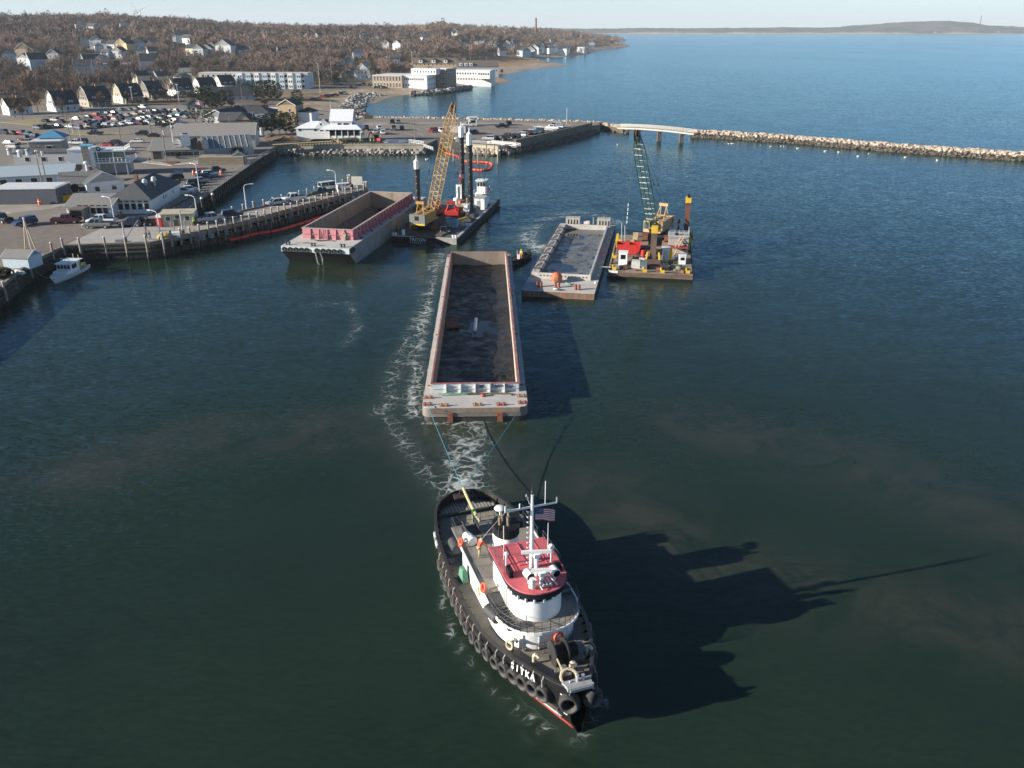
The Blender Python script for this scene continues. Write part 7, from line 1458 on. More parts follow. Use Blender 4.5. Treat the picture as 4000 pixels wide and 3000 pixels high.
for k in range(10): MB().beam(P(1300 + k * 13, 566, QZ), P(1300 + k * 13, 566, QZ) + Vector((0, 0, 2.2)), .3).build('bearing_pile', mat('green_pile', (.09, .09, .05), .85), dk)
MB().beam(P(1300, 540, 4.2), P(1350, 566, QZ + .1), 1.2, .15).build('plank_ramp', RAW, dk)
o = MB().beam(P(1320, 545, 4.8), P(1395, 540, 4.9), .8, .7).build('lumber_pack', RAW); tag(o, 'pack of yellow lumber on the deck of the white tall building', 'lumber')
# ---- tan gabled house, white pergola roofs beyond the pines
A = P(1090, 478, QZ); bldg('gabled_shop', 'tan shingled shop with white trim and an asymmetric gable beyond the pine clump', 'building', A, R2(-8), 8, 9, 7.2, 'gable_y', 2.2, mat('shop_tan', (.40, .29, .18), .8, var=.08), R_DARK, {'f': [(1, 5, .5, .8), (1, 2, .5, .85)]}, .3, gable_m=mat('shop_tan', (.4, .29, .18)))
bldg('shop_annex', 'white annex with a dark roof joined to the tan gabled shop', 'building', A + Vector((8.2, 1.0, 0)), R2(-8), 6, 8, 4.2, 'hip', 1.6, W_WHITE, R_DARK, None)
bldg('market_arcade', 'long low white arcade with a pale flat roof', 'building', P(985, 452, QZ), R2(2), 22, 5, 3.0, 'flat', 0, W_WHITE, R_PALE, {'f': [(6, 1.6, .02, .98)]}, ws=(1.6, 1.8))
bldg('market_arcade', 'white sloping glass lean-to running towards the pine clump', 'building', P(965, 488, QZ), R2(52), 24, 4, 2.4, 'shed', 1.0, W_WHITE, mat('leanto_roof', (.5, .55, .58), .4), None)
# ---- restaurants by the big lot
A, th, W = AB((858, 499), (983, 497)); r12 = bldg('family_restaurant', 'low restaurant with a tan cross gable and grey roof by the big lot', 'building', A, th, W, 12, 2.9, 'gable_x', 2.6, W_TAN, SHINGLE, {'f': [(6, 1.5, .25, .95)]}, .4, ws=(1.7, 1.3)); MB().add([(W * .55, -.8, 2.9), (W * .98, -.8, 2.9), (W * .76, -.8, 5.6), (W * .55, 5.6, 2.9), (W * .98, 5.6, 2.9), (W * .76, 5.8, 5.6)], [(0, 1, 2)]).build('front_gable', W_TAN, r12)
MB().add([(W * .53, -1, 2.75), (W * .76, -1, 5.75), (W * .76, 6, 5.75), (W * .53, 6, 2.75), (W * 1.0, -1, 2.75), (W * 1.0, 6, 2.75)], [(0, 1, 2, 3), (1, 4, 5, 2)]).build('gable_roof', SHINGLE, r12)
bldg('family_restaurant_wing', 'dark roofed wing with a small white gable behind the tan cross gable restaurant', 'building', P(795, 486, QZ), R2(-14), 13, 18, 3.2, 'gable_y', 2.8, W_GREY, R_DARK, None, .4)
bldg('family_restaurant_hall', 'wide black roofed hall behind the tan cross gable restaurant', 'building', P(865, 478, QZ) + Vector((0, 3, 0)), R2(-6), 22, 16, 3.0, 'hip', 3.0, W_GREY, R_DARK, None, .4)
# ---- gambrel houses along the street
GH = [((222, 438), 12, 'white', 'grand white gambrel house with a columned porch and dark roof', W_WHITE, R_DARK, 1.15), ((350, 420), 11, 'grey', 'grey shingled gambrel house with two pale dormers beside the yellow road sign', W_SHING, R_DARK, 1.2),
      ((482, 405), 10, 'cream', 'cream sided gambrel house half hidden behind the grey shingled one', W_CREAM, R_DARK, 1.2), ((584, 386), 10, 'brown', 'brown shingled gambrel house with white window trim', W_SHING, R_DARK, 1.15),
      ((690, 376), 10, 'bw', 'bright white gambrel house with black roof and glazed porch', W_WHITE, R_DARK, 1.2), ((788, 368), 10, 'w2', 'white house with a half gambrel roof and long balcony', W_WHITE, R_DARK, 1.15), ((868, 352), 9, 'w3', 'white gambrel house nearest the cream condominium', W_WHITE, R_DARK, 1.1)]
for (px, py), sz, k, lb, wm, rm, s_ in GH:
 C = G(px, py); C.z -= .2; t = bldg('gambrel_house', lb, 'house', C, R2(48), 9.5 * s_, 9.5 * s_, 3.0 * s_, 'gambrel', 5.4 * s_, wm, rm, {'l': [(2, 1.7, .2, .85), (2, 4.5, .3, .75)], 'f': [(3, 1.6, .1, .9)]}, .35, 2.0, ws=(1.0, 1.5), chim=[(6 * s_, 4.5 * s_, 6.2 * s_)])
 MB().box(.3, 9.5 * s_ - .3, -2.4, -.05, 2.6, 2.85).build('porch_roof', TRIM if k in ('white', 'bw', 'w2', 'w3') else rm, t)
 for x in (.4, 3.2, 6.2, 9.0): MB().beam((x * s_, -2.2, -.5), (x * s_, -2.2, 2.6), .25).build('porch_post', TRIM, t)
 MB().box(.2, 9.4 * s_, -2.4, -.05, -.8, .3).build('porch_floor', W_GREY, t)
HS = [((40, 452), 10, 9, 4.2, 'gable_x', 3.4, W_WHITE, R_DARK, 'white porch house at the edge of the wooded street'), ((365, 352), 9, 8, 5, 'gable_x', 2.8, W_CREAM, R_DARK, 'cream house standing behind the grey shingled gambrel house'), ((540, 330), 9, 8, 6, 'gable_x', 3.2, W_CREAM, R_DARK, 'tall cream house with dark roof behind the brown gambrel house'),
      ((620, 328), 9, 8, 5.4, 'gable_x', 3.0, W_CREAM, SHINGLE, 'cream house with grey roof between the gambrel houses'), ((700, 318), 10, 8, 3.4, 'gable_y', 3, W_BLUE, R_DARK, 'blue grey gabled house behind the bright white gambrel house')]
for (px, py), W, D, hw, rf, ri, wm, rm, lb in HS:
 C = G(px, py); C.z -= .2; bldg('house', lb, 'house', C, R2(48), W, D, hw, rf, ri, wm, rm, {'l': [(2, 1.6, .2, .8), (2, hw - .8, .2, .8)], 'f': [(3, 1.6, .1, .9)]}, .3, 2.5, chim=[(W * .6, D * .5, ri + 1)])
C = G(700, 306); bldg('warehouse', 'long grey roofed warehouse at the foot of the wooded hill', 'building', C, R2(8), 34, 14, 4.6, 'gable_x', 2.6, W_CREAM, mat('slate_roof', (.14, .155, .165), .8, var=.1), {'f': [(6, 2.4, .1, .9)]}, .3, 2)
C = G(410, 300); bldg('mill_building', 'tall pale blue mill with a white roof among the trees', 'building', C, R2(20), 20, 14, 9, 'flat', 0, W_BLUE, R_WHITE, {'f': [(5, 3, .1, .9), (5, 6.2, .1, .9)]})
C = G(815, 397); bldg('dark_roof_restaurant', 'low building with a huge dark blue roof behind the pine clump', 'building', C, R2(12), 24, 14, 3.2, 'gable_x', 4.2, W_GREY, mat('midnight_roof', (.02, .024, .035), .8), {'f': [(4, 1.6, .3, .95)]}, .4, 2)
bldg('gazebo', 'open roadside pavilion with a white edged roof', 'pavilion', G(715, 428), R2(10), 8, 6, 2.6, 'hip', 2.0, W_GREY, SHINGLE, None)
# ---- condominium blocks
C = G(782, 342); c1 = bldg('condominium', 'cream three storey condominium with a flat roof', 'building', C, R2(4), 26, 14, 9.0, 'flat', 0, W_CREAM, R_PALE, {'f': [(7, 1.6, .04, .96), (7, 4.5, .04, .96), (7, 7.4, .04, .96)]}, ws=(1.6, 1.5), base=4)
C = G(928, 346); c2 = bldg('condominium', 'long pale blue three storey condominium with stacked balconies', 'building', C, R2(-3), 48, 14, 9.6, 'flat', 0, W_BLUE, mat('terrace_roof', (.5, .42, .38), .8, var=.15), {'f': [(12, 1.6, .03, .97), (12, 4.7, .03, .97), (12, 7.8, .03, .97)]}, ws=(1.9, 1.7), base=4)
for k in range(8):
 x = 3 + k * 5.6; MB().box(x - 1.6, x + 1.6, -1.6, 0, -2, 9.9).build('bay', W_WHITE if k % 2 == 0 else W_BLUE, c2)
 for z in (1.5, 4.6, 7.7): window(c2, (x - .7, -1.61, z), 0, .9, 1.5); window(c2, (x + .7, -1.61, z), 0, .9, 1.5)
 MB().box(x + 1.6, x + 4.0, -1.4, 0, 3.0, 3.15).box(x + 1.6, x + 4.0, -1.4, 0, 6.1, 6.25).each('balcony', TRIM, c2)
# ---- shore hotel: brick arcade, white modern wing, brick tower, white far wing, tan dormer blocks
C = G(1456, 341); h1 = bldg('shore_hotel_arcade', 'tan brick block with tall arched windows on the bay shore', 'building', C, R2(-14), 21.5, 26, 7.6, 'flat', 0, W_BRICK, R_PALE, {'f': [(9, 5.5, .03, .97), (9, 1.6, .03, .97)]}, ws=(1.0, 3.2), base=3)
for k in range(9): x = 21.5 * (.03 + .94 * (k + .5) / 9); MB().cyl((x, -.06, 6.6), (x, .0, 6.6), .5, n=12).build('window_arch', GLASS, h1)
C = G(1560, 342); h2 = bldg('shore_hotel_wing', 'white modern two storey wing with window bands on the bay shore', 'building', C, R2(-14), 20, 18, 7.6, 'flat', 0, W_WHITE, R_PALE, {'f': [(12, 5.4, .02, .9), (3, 1.8, .1, .4)], 'r': [(6, 5.4, .05, .95), (5, 1.8, .05, .95)]}, ws=(1.0, 1.5), base=3)
bldg('shore_hotel_penthouse', 'white penthouse block above the modern wing', 'building', C + Vector((7.5, 8, 7.9)), R2(-14), 18, 9, 3.6, 'flat', 0, W_WHITE, R_WHITE, {'f': [(8, 1.9, .1, .98)]}, ws=(.9, 1.4), base=0)
C = G(1690, 338); h3 = bldg('shore_hotel_tower', 'brick tower with four window rows beside the white modern wing', 'building', C, R2(-28), 11.5, 13, 11.6, 'flat', 0, W_BRICK, R_PALE, {'f': [(4, 2, .08, .92), (4, 5.4, .08, .92), (4, 8.8, .08, .92)], 'r': [(4, 8.4, .1, .9)]}, ws=(1.3, 1.8), base=3)
C = G(1750, 322); h4 = bldg('shore_hotel_far_wing', 'long white two storey wing on stilts facing the beach', 'building', C, R2(-12), 33, 13, 8.6, 'flat', 0, W_WHITE, R_PALE, {'f': [(16, 6.4, .02, .98), (14, 2.6, .02, .9)]}, ws=(1.1, 1.6), base=3)
MB().box(24, 33.2, -5, 0, 3.0, 8.4).build('end_bay', W_WHITE, h4)
for k in range(5): window(h4, (25.2 + k * 1.7, -5.01, 6.4), 0, 1.1, 1.6)
C = G(1610, 286); h5 = bldg('shore_apartments', 'long tan apartment block with white dormers behind the shore hotel', 'building', C + Vector((0, 10, 0)), R2(-1), 46, 14, 8, 'gable_x', 4.2, W_TAN, R_BROWN, {'f': [(12, 6.8, .02, .98)]}, .5, 5)
for fx in (.15, .4, .63, .87):
 dm = MB().box(46 * fx - 1.6, 46 * fx + 1.6, -.2, 4, 8, 10.6).build('dormer', TRIM, h5); MB().add([(46 * fx - 1.9, -.4, 10.6), (46 * fx + 1.9, -.4, 10.6), (46 * fx, -.4, 12.0), (46 * fx - 1.9, 7, 10.6), (46 * fx + 1.9, 7, 10.6), (46 * fx, 7, 12.0)], [(0, 1, 2), (0, 2, 5, 3), (1, 4, 5, 2)]).build('dormer_roof', R_BROWN, dm); window(dm, (46 * fx, -.22, 9.5), 0, 1.3, 1.7)
C = G(1785, 292); h6 = bldg('shore_apartments', 'grey roofed apartment house with three dormers and brick chimneys above the beach', 'building', C, R2(4), 36, 16, 7, 'gable_x', 4.4, W_GREY, R_BROWN, {'f': [(8, 3.4, .4, .98)], 'r': [(3, 4, .1, .9)]}, .5, 4, chim=[(12, 8, 7), (26, 8, 7.5)])
for fx in (.1, .22, .34): dm = MB().box(36 * fx - 1.4, 36 * fx + 1.4, -.2, 4, 7, 9.3).build('dormer', TRIM, h6); window(dm, (36 * fx, -.22, 8.2), 0, 1.2, 1.6)
C = G(1385, 312); bldg('meeting_house', 'tall white gabled house with a grey roof beside the bay road', 'house', C, R2(-10), 13, 14, 6.5, 'gable_y', 5.6, W_WHITE, mat('light_slate', (.3, .33, .32), .8), {'f': [(3, 2.2, .1, .9), (3, 5.6, .2, .8)]}, .3, 3)
bldg('meeting_house', 'brown shingled gabled house joined to the tall white gabled house', 'house', G(1335, 308), R2(-8), 11, 10, 4, 'gable_y', 3.6, W_SHING, SHINGLE, {'f': [(2, 2, .2, .8)]}, .3, 3)
bldg('house', 'cream house with a rust red roof beside the dark conifer', 'house', G(1436, 292), R2(-6), 10, 9, 5.5, 'gable_y', 3.4, W_CREAM, R_RUST, {'f': [(2, 2, .2, .8), (2, 5, .2, .8)]}, .3, 3)
# ---- houses scattered over the wooded hill
hh = random.Random(21); HC = {'w': (W_WHITE, 'white'), 'c': (W_CREAM, 'cream'), 't': (W_YEL, 'yellow'), 'g': (W_GREY, 'grey'), 'b': (W_BLUE, 'blue grey'), 'o': (W_TAN, 'tan')}
def hill_house(px, py, k, s_=1.0, rf=None):
 C = G(px, py, 3.0); wm, nm = HC[k]; rm = R_RUST if k == 'o' and px < 100 else hh.choice([R_DARK, SHINGLE, R_DARK]); rn = 'dark' if rm is R_DARK else ('grey' if rm is SHINGLE else 'rust red')
 rf = rf or hh.choice(['gable_x', 'gable_y']); side = {'gable_x': 'long side', 'gable_y': 'gable end'}[rf]; far = 'on the wooded hill' if px < 1000 else ('among the bay trees' if px < 2000 else 'on the bay point')
 t = bldg('hill_house', f'{nm} house with a {rn} roof and {side} view {far}', 'house', (C.x, C.y, C.z + .4), R2(hh.uniform(-25, 45)), 10.5 * s_, 9 * s_, 6.4 * s_, rf, 3.6 * s_, wm, rm, {'f': [(2, 1.8, .1, .9), (2, 4.3, .1, .9)]} if C.y < 900 else None, .3, 3, group=f'{nm} {rn} roofed {side} houses {far}')
for x, y, k, *s_ in [(700, 310, 'w'), (775, 332, 'w', 1.3), (820, 352, 'w', .8), (880, 340, 'w'), (925, 348, 'g'), (1005, 365, 't', 1.3), (1070, 350, 'g'), (1145, 355, 'w', 1.2), (1180, 388, 'w', .7), (1255, 350, 'w', 1.2), (868, 412, 'w', .8), (1285, 412, 'w'), (970, 412, 'g'), (1490, 268, 'w', 1.2), (1520, 290, 'b', 1.4), (1575, 292, 'w'), (1510, 378, 'o'), (1605, 385, 'c'), (1670, 392, 'g'), (1740, 385, 'g'), (1785, 364, 'w'), (1865, 392, 'w', 1.5), (1960, 394, 'o'), (2065, 398, 'w'), (835, 178, 'w'), (745, 188, 'w'), (655, 170, 'w'), (140, 430, 'o', 1.5), (150, 474, 'w'), (265, 510, 'b', 1.3), (405, 435, 'g'), (1220, 530, 'w', 1.4), (685, 498, 'w', 1.2), (735, 510, 'b', 1.2), (815, 510, 'w', 1.2), (640, 560, 'g', 1.2), (1040, 160, 'w'), (1200, 150, 'w'), (20, 440, 'w')]: hill_house(x / 2.212, 30 + y / 2.212, k, *(s_ or [1.0]))
for x, y, k in [(405, 208, 'w'), (450, 213, 'w'), (540, 205, 'w'), (1080, 262, 'g'), (1180, 274, 'w'), (1270, 234, 'w'), (1000, 212, 'w'), (1690, 158, 'w'), (1790, 156, 'w'), (1910, 240, 'w'), (1965, 246, 'b'), (1780, 254, 'w'), (1865, 270, 'w'), (2005, 270, 'w'), (2140, 262, 'w'), (2160, 268, 'b'), (2105, 330, 'w'), (840, 355, 'w'), (750, 420, 'g'), (1150, 412, 'w'), (910, 218, 'g'), (770, 195, 'w'), (200, 340, 'g'), (1390, 205, 'g'), (1440, 215, 'w')]: hill_house(1000 + x / 2.212, 60 + y / 2.212, k)
for x, y, k in [(20, 188, 'w'), (45, 192, 'b'), (78, 178, 'w'), (92, 174, 'w'), (122, 178, 'w'), (137, 172, 'w'), (160, 180, 'w'), (178, 178, 'w'), (200, 181, 'w'), (215, 176, 'b'), (60, 188, 'g'), (6, 160, 'w'), (170, 150, 'g'), (330, 152, 'w'), (345, 150, 'g'), (280, 172, 'w')]: hill_house(2000 + x / 1.106, 40 + y / 1.106, k, 1.25)
# ---- far shore houses, chimney, tower, turbine, water tank
ME_FW = MB().box(-7, 7, -6, 6, 0, 8).mesh('wall', W_WHITE); ME_FR2 = MB().add([(-8, -7, 8), (8, -7, 8), (8, 7, 8), (-8, 7, 8), (-8, 0, 13), (8, 0, 13)], [(0, 1, 5, 4), (2, 3, 4, 5), (0, 4, 3), (1, 2, 5)]).mesh('roof', SHINGLE)
for x, s_ in ((215, 1), (240, 1.3), (262, 1), (290, 1), (430, .9), (570, 1), (600, .8), (632, 1.3), (640, 1), (684, 1.2), (716, 1.6), (724, 1), (740, .9), (850, .8), (962, 1.2), (975, 1.4), (985, 1), (1060, .8), (1118, 1.1), (1128, .9), (1180, .8), (1232, 1), (1245, .8), (1300, .8), (1388, 1), (1440, .8), (1478, 1.1), (1550, 1.6), (1562, 1.1), (1640, .8), (1700, .9), (1828, 1.2), (1840, .9), (2098, 1.4), (2110, 1)):
 d = ray(2000 + x / 1.106, 130); X = d.x / d.y * 6290; t = thing('far_house', 'tiny pale house on the far shore of the bay', 'house', (X, 6280 + hh.uniform(0, 25), 3), hh.uniform(-.5, .5), 'houses on the far shore'); place(ME_FW, 'wall', t, (0, 0, 0), (0, 0, 0), (s_, s_, s_)); place(ME_FR2, 'roof', t, (0, 0, 0), (0, 0, 0), (s_, s_, s_))
def tall(name, label, cat, px, dist, top_py, base_z): d = ray(px, 110); X = d.x / d.y * dist; return thing(name, label, cat, (X, dist, base_z)), HT(dist, top_py) - base_z
t, H_ = tall('factory_chimney', 'tall dark brick factory chimney rising above the trees', 'chimney', 2093, 2050, 73, 6); MB().cyl((0, 0, 0), (0, 0, H_), 3.0, 2.1, 12).build('shaft', W_RED, t); MB().cyl((0, 0, H_), (0, 0, H_ + 1.2), 2.5, n=12).build('rim', R_DARK, t)
t, H_ = tall('stone_monument', 'slender pale tower on the far wooded hill', 'tower', 3824, 6560, 62, 60); MB().cbox((0, 0, H_ / 2), (9, 9, H_), 0, .7).build('shaft', ROCKG, t); MB().cbox((0, 0, H_ + 2), (8, 8, 4), 0, .6).build('cap', ROCKG, t)
t, H_ = tall('wind_turbine', 'white wind turbine standing behind the wooded ridge', 'wind turbine', 556, 2600, 41, 20); MB().cyl((0, 0, 0), (0, 0, H_), 2.2, 1.3, 12).build('tower', WHITE, t); MB().cbox((0, -1, H_), (3, 6, 3)).build('nacelle', WHITE, t)
for k in range(3): a = R2(25 + 120 * k); MB().add([(0, -4.5, H_), (1.5 * math.cos(a) - .6 * math.sin(a), -4.5, H_ + 1.5 * math.sin(a) + .6 * math.cos(a)), (34 * math.cos(a), -4.5, H_ + 34 * math.sin(a)), (8 * math.cos(a) + 1.2 * math.sin(a), -4.2, H_ + 8 * math.sin(a) - 1.2 * math.cos(a))], [(0, 1, 2, 3), (3, 2, 1, 0)]).build('blade', WHITE, t)
# ================================================================ CARS
CG = mat('car_glass', (.014, .016, .018), .12, var=.1); TY = mat('car_tyre', (.02, .02, .02), .8); LIGHT = mat('lamp_lens', (.75, .75, .72), .2); TAIL = mat('tail_lens', (.3, .01, .01), .3)
def paint(n, c, r=.3, me=.1): return mat('car_paint_' + n, c, r, me, var=.05, scale=.5)
PAINTS = {'white': (.68, .69, .70), 'silver': (.42, .43, .44), 'grey': (.17, .18, .19), 'black': (.012, .012, .014), 'blue': (.03, .06, .14), 'red': (.28, .02, .025), 'maroon': (.10, .02, .03), 'green': (.03, .06, .05), 'tan': (.36, .31, .24), 'dark blue': (.018, .028, .055), 'teal': (.05, .14, .17)}
PM = {k: paint(k.replace(' ', '_'), v) for k, v in PAINTS.items()}
def car_body(kind):
 if kind == 'sedan': L, Wd, prof, gh = 4.7, 1.82, [(-2.35, .45, .78), (-2.2, .3, .92), (-1.3, .28, .98), (.9, .28, .96), (2.1, .3, .8), (2.35, .42, .62)], [(-1.75, -1.0, .55, 1.35), .97, 1.43]
 elif kind == 'suv': L, Wd, prof, gh = 4.75, 1.95, [(-2.37, .5, 1.0), (-2.25, .38, 1.12), (-1.3, .36, 1.15), (.85, .36, 1.12), (2.1, .38, 1.0), (2.37, .5, .78)], [(-2.25, -1.95, .35, 1.05), 1.12, 1.76]
 elif kind == 'pickup': L, Wd, prof, gh = 5.8, 2.02, [(-2.9, .55, 1.12), (-2.8, .5, 1.2), (-.9, .45, 1.2), (1.1, .45, 1.2), (2.5, .48, 1.1), (2.9, .55, .85)], [(-.85, -.65, .95, 1.5), 1.19, 1.88]
 else: L, Wd, prof, gh = 5.6, 2.05, [(-2.8, .5, 1.2), (-2.7, .42, 1.25), (-1.3, .42, 1.25), (1.3, .42, 1.22), (2.5, .45, 1.05), (2.8, .55, .85)], [(-2.72, -2.62, 1.25, 1.85), 1.22, 2.15]
 w_ = Wd / 2; rg = []
 for i, (y, z0, z1) in enumerate(prof):
  k = .88 if i in (0, len(prof) - 1) else 1.0; rg.append([(-w_ * k, y, z0 + .12), (-w_ * k * .92, y, z0), (w_ * k * .92, y, z0), (w_ * k, y, z0 + .12), (w_ * k, y, z1 - .18), (w_ * k * .88, y, z1), (-w_ * k * .88, y, z1), (-w_ * k, y, z1 - .18)])
 (b0, t0, t1, b1), zb, zt = gh; tw = w_ * .72; bw_ = w_ * .89
 body = MB().loft(rg)
 roofp = [(-tw, t0 - .05, zt), (tw, t0 - .05, zt), (tw, t1 + .05, zt), (-tw, t1 + .05, zt)]
 body.prism([(p[0] * 1.02, p[1]) for p in roofp], zt - .02, zt + .05)
 for sx in (-1, 1):
  for (yb, yt) in ((b0 + .04, t0), (b1 - .04, t1), ((b0 + b1) / 2 - .1, (t0 + t1) / 2 - .1)): body.beam((sx * bw_, yb, zb - .03), (sx * tw, yt, zt), .09, .09)
 if kind == 'pickup':
  body2 = MB(); bed = MB().box(-w_ * .78, w_ * .78, -2.75, -.95, 1.14, 1.215)
 else: bed = None
 glass = MB().loft([[(-bw_, b0, zb - .02), (bw_, b0, zb - .02), (bw_, b1, zb - .02), (-bw_, b1, zb - .02)], [(-tw, t0, zt - .01), (tw, t0, zt - .01), (tw, t1, zt - .01), (-tw, t1, zt - .01)]])
 wr = .33 if kind == 'sedan' else .39
 wheel = MB().cyl((-.12, 0, 0), (.12, 0, 0), wr, n=12); hub = MB().cyl((-.13, 0, 0), (.13, 0, 0), wr * .55, n=8)
 wx, wy = w_ - .1, L * .305
 return dict(body=body.mesh('body', PM['white']), glass=glass.mesh('windows', CG), bed=bed.mesh('cargo_bed', BLACK) if bed else None, wheel=wheel.mesh('wheel', TY), hub=hub.mesh('hub', STEEL), wpos=[(sx * wx, sy * wy, wr) for sx in (-1, 1) for sy in (-1, 1)], L=L, zf=prof[-1][2] - .08, w=w_,
    lamp=MB().box(-.2, .2, -.04, .04, -.08, .08).mesh('headlight', LIGHT), tail=MB().box(-.12, .12, -.04, .04, -.14, .14).mesh('tail_light', TAIL))
CARS = {k: car_body(k) for k in ('sedan', 'suv', 'pickup', 'van')}
KN = {'sedan': 'sedan', 'suv': 'estate car', 'pickup': 'pickup truck', 'van': 'van'}
def car(kind, colour, loc, rz, where, near=False, label=None, extra=None):
 d = CARS[kind]; lb = label or f'{colour} {KN[kind]} parked {where}'
 t = thing({'sedan': 'parked_car', 'suv': 'parked_suv', 'pickup': 'pickup_truck', 'van': 'van'}[kind], lb, {'pickup': 'truck', 'van': 'van'}.get(kind, 'car'), loc, rz, f'{colour} {KN[kind]}s {where}')
 b_ = place(d['body'], 'body', t); b_.material_slots[0].link = 'OBJECT'; b_.material_slots[0].material = PM[colour]
 place(d['glass'], 'windows', t)
 if d['bed']: place(d['bed'], 'cargo_bed', t)
 for p in d['wpos']:
  q = place(d['wheel'], 'wheel', t, p)
  if near: place(d['hub'], 'hub', q)
 if near:
  for sx in (-1, 1): place(d['lamp'], 'headlight', t, (sx * d['w'] * .66, d['L'] / 2 - .08, d['zf'] - .05)); place(d['tail'], 'tail_light', t, (sx * d['w'] * .74, -d['L'] / 2 + .08, d['zf'] + .02))
 return t
cr = random.Random(3)
def px_car(kind, colour, px, py, deg, where, near=False, label=None, z=QZ): return car(kind, colour, P(px, py, z), R2(deg), where, near, label)
ANYC = ['white', 'white', 'silver', 'silver', 'grey', 'black', 'black', 'blue', 'dark blue', 'dark blue', 'grey', 'white', 'tan', 'grey', 'maroon', 'teal', 'black', 'red']
# on the pier
pz = PZ
for a in (('sedan', 'silver', 1080, 800, 128, 'on the pier behind a white truck', 'silver sedan parked on the pier behind the white pickup'), ('pickup', 'white', 1150, 786, 128, 'on the pier', 'white pickup truck parked on the long pier'), ('pickup', 'green', 1262, 762, 110, 'on the pier', 'dark green pickup truck parked on the pier near the white van'), ('van', 'white', 1288, 742, -48, 'on the pier', 'white passenger van with roof racks near the end of the pier'), ('suv', 'dark blue', 905, 850, -55, 'on the pier', 'dark blue estate car parked where the pier meets the wharf'), ('pickup', 'silver', 822, 866, -55, 'on the pier', 'silver pickup truck parked beside the tan harbour hut')):
 px_car(*a[:5], a[5], True, a[6], pz)
# wharf yard
for a in (('suv', 'blue', 100, 880, 150, 'blue estate car with bright headlights in the brick paved yard'), ('pickup', 'maroon', 262, 872, -80, 'maroon pickup truck with a white cap in the brick paved yard'), ('pickup', 'grey', 385, 890, 92, 'dark grey crew cab pickup truck standing on the wharf apron'), ('pickup', 'white', 400, 874, 92, 'white pickup truck behind the dark grey one on the wharf apron'), ('suv', 'dark blue', 515, 884, 95, 'dark blue estate car beside the red toilet on the wharf apron'), ('pickup', 'black', 560, 880, 92, 'black pickup truck loaded with gear on the wharf apron'), ('pickup', 'black', 8, 868, 60, 'black pickup truck half in the shade at the yard edge'), ('suv', 'black', 95, 786, 100, 'black estate car in front of the dark garage'), ('suv', 'black', 225, 786, 120, 'black estate car with bright headlights beside a yellow skip'), ('suv', 'black', 683, 705, 125, 'black estate car driving along the lane behind the wharf restaurant')):
 px_car(*a[:5], 'in the yard', True, a[5])
# diagonal row along the boardwalk
row = [('suv', 'white', 720, 760), ('sedan', 'white', 738, 748), ('sedan', 'black', 752, 738), ('suv', 'black', 766, 726), ('sedan', 'silver', 782, 714), ('suv', 'dark blue', 796, 704), ('sedan', 'teal', 806, 696), ('suv', 'white', 822, 690), ('pickup', 'green', 842, 676), ('sedan', 'red', 800, 680)]
for k, c_, x, y in row: px_car(k, c_, x, y, -62 + cr.uniform(-4, 4), 'in the row along the boardwalk', True)
# mole lot
for k, c_, x, y, d in [('pickup', 'black', 1432, 508, 5), ('sedan', 'silver', 1468, 520, 5), ('suv', 'white', 1482, 506, 10), ('suv', 'white', 1498, 524, 5), ('pickup', 'grey', 1538, 508, 8), ('suv', 'black', 1570, 508, 8), ('suv', 'black', 1533, 482, 5), ('suv', 'grey', 1556, 482, 5), ('pickup', 'red', 1696, 516, 150), ('pickup', 'white', 1725, 518, 20), ('pickup', 'white', 1832, 494, 95), ('pickup', 'black', 1962, 500, 110), ('suv', 'black', 1986, 488, 10), ('sedan', 'blue', 1846, 520, 60), ('sedan', 'white', 1800, 546, 100),
                       ('suv', 'silver', 1910, 548, 75), ('sedan', 'black', 1944, 545, 70), ('pickup', 'black', 1985, 540, 62), ('suv', 'dark blue', 2010, 540, 62), ('suv', 'white', 2036, 534, 60), ('suv', 'maroon', 2052, 526, 60), ('suv', 'white', 2068, 524, 60), ('sedan', 'white', 2086, 522, 60), ('suv', 'green', 2102, 518, 60), ('pickup', 'white', 2160, 506, 60), ('suv', 'white', 2182, 502, 60), ('van', 'white', 2170, 498, 60), ('sedan', 'black', 1955, 548, 62)]:
 px_car(k, c_, x, y, d + cr.uniform(-4, 4), 'on the mole lot', True)
# big town lot
LOT = []
for x, y in [(345, 462), (372, 455), (410, 448), (470, 433), (505, 432), (530, 428), (560, 424), (395, 470), (415, 466), (440, 462), (468, 458), (500, 455), (530, 450), (556, 448), (585, 444), (612, 442), (640, 440), (665, 438), (690, 440), (330, 488), (350, 484), (372, 482), (398, 480), (455, 476), (478, 476), (500, 482), (520, 478), (545, 470), (568, 470), (590, 466), (550, 488), (575, 482), (600, 476), (625, 466), (648, 458), (700, 458), (725, 462), (670, 462), (690, 478), (420, 452), (445, 446), (300, 470), (275, 500), (240, 480), (180, 478), (220, 475), (695, 448), (715, 446)]: LOT.append((x, y))
LOT += [(310 + 34 * i + cr.uniform(-5, 5), 505 - 3 * i) for i in range(8)] + [(600 + 22 * i, 490 - 2 * i) for i in range(5)] + [(150 + 26 * i, 505 - 2 * i) for i in range(4)] + [(20 + 30 * i, 525 + cr.uniform(-4, 4)) for i in range(4)]
for i, (x, y) in enumerate(LOT): px_car(cr.choice(['sedan', 'suv', 'suv', 'sedan', 'pickup']), cr.choice(ANYC), x, y, cr.choice([62, 242]) + cr.uniform(-5, 5), 'in the big town lot')
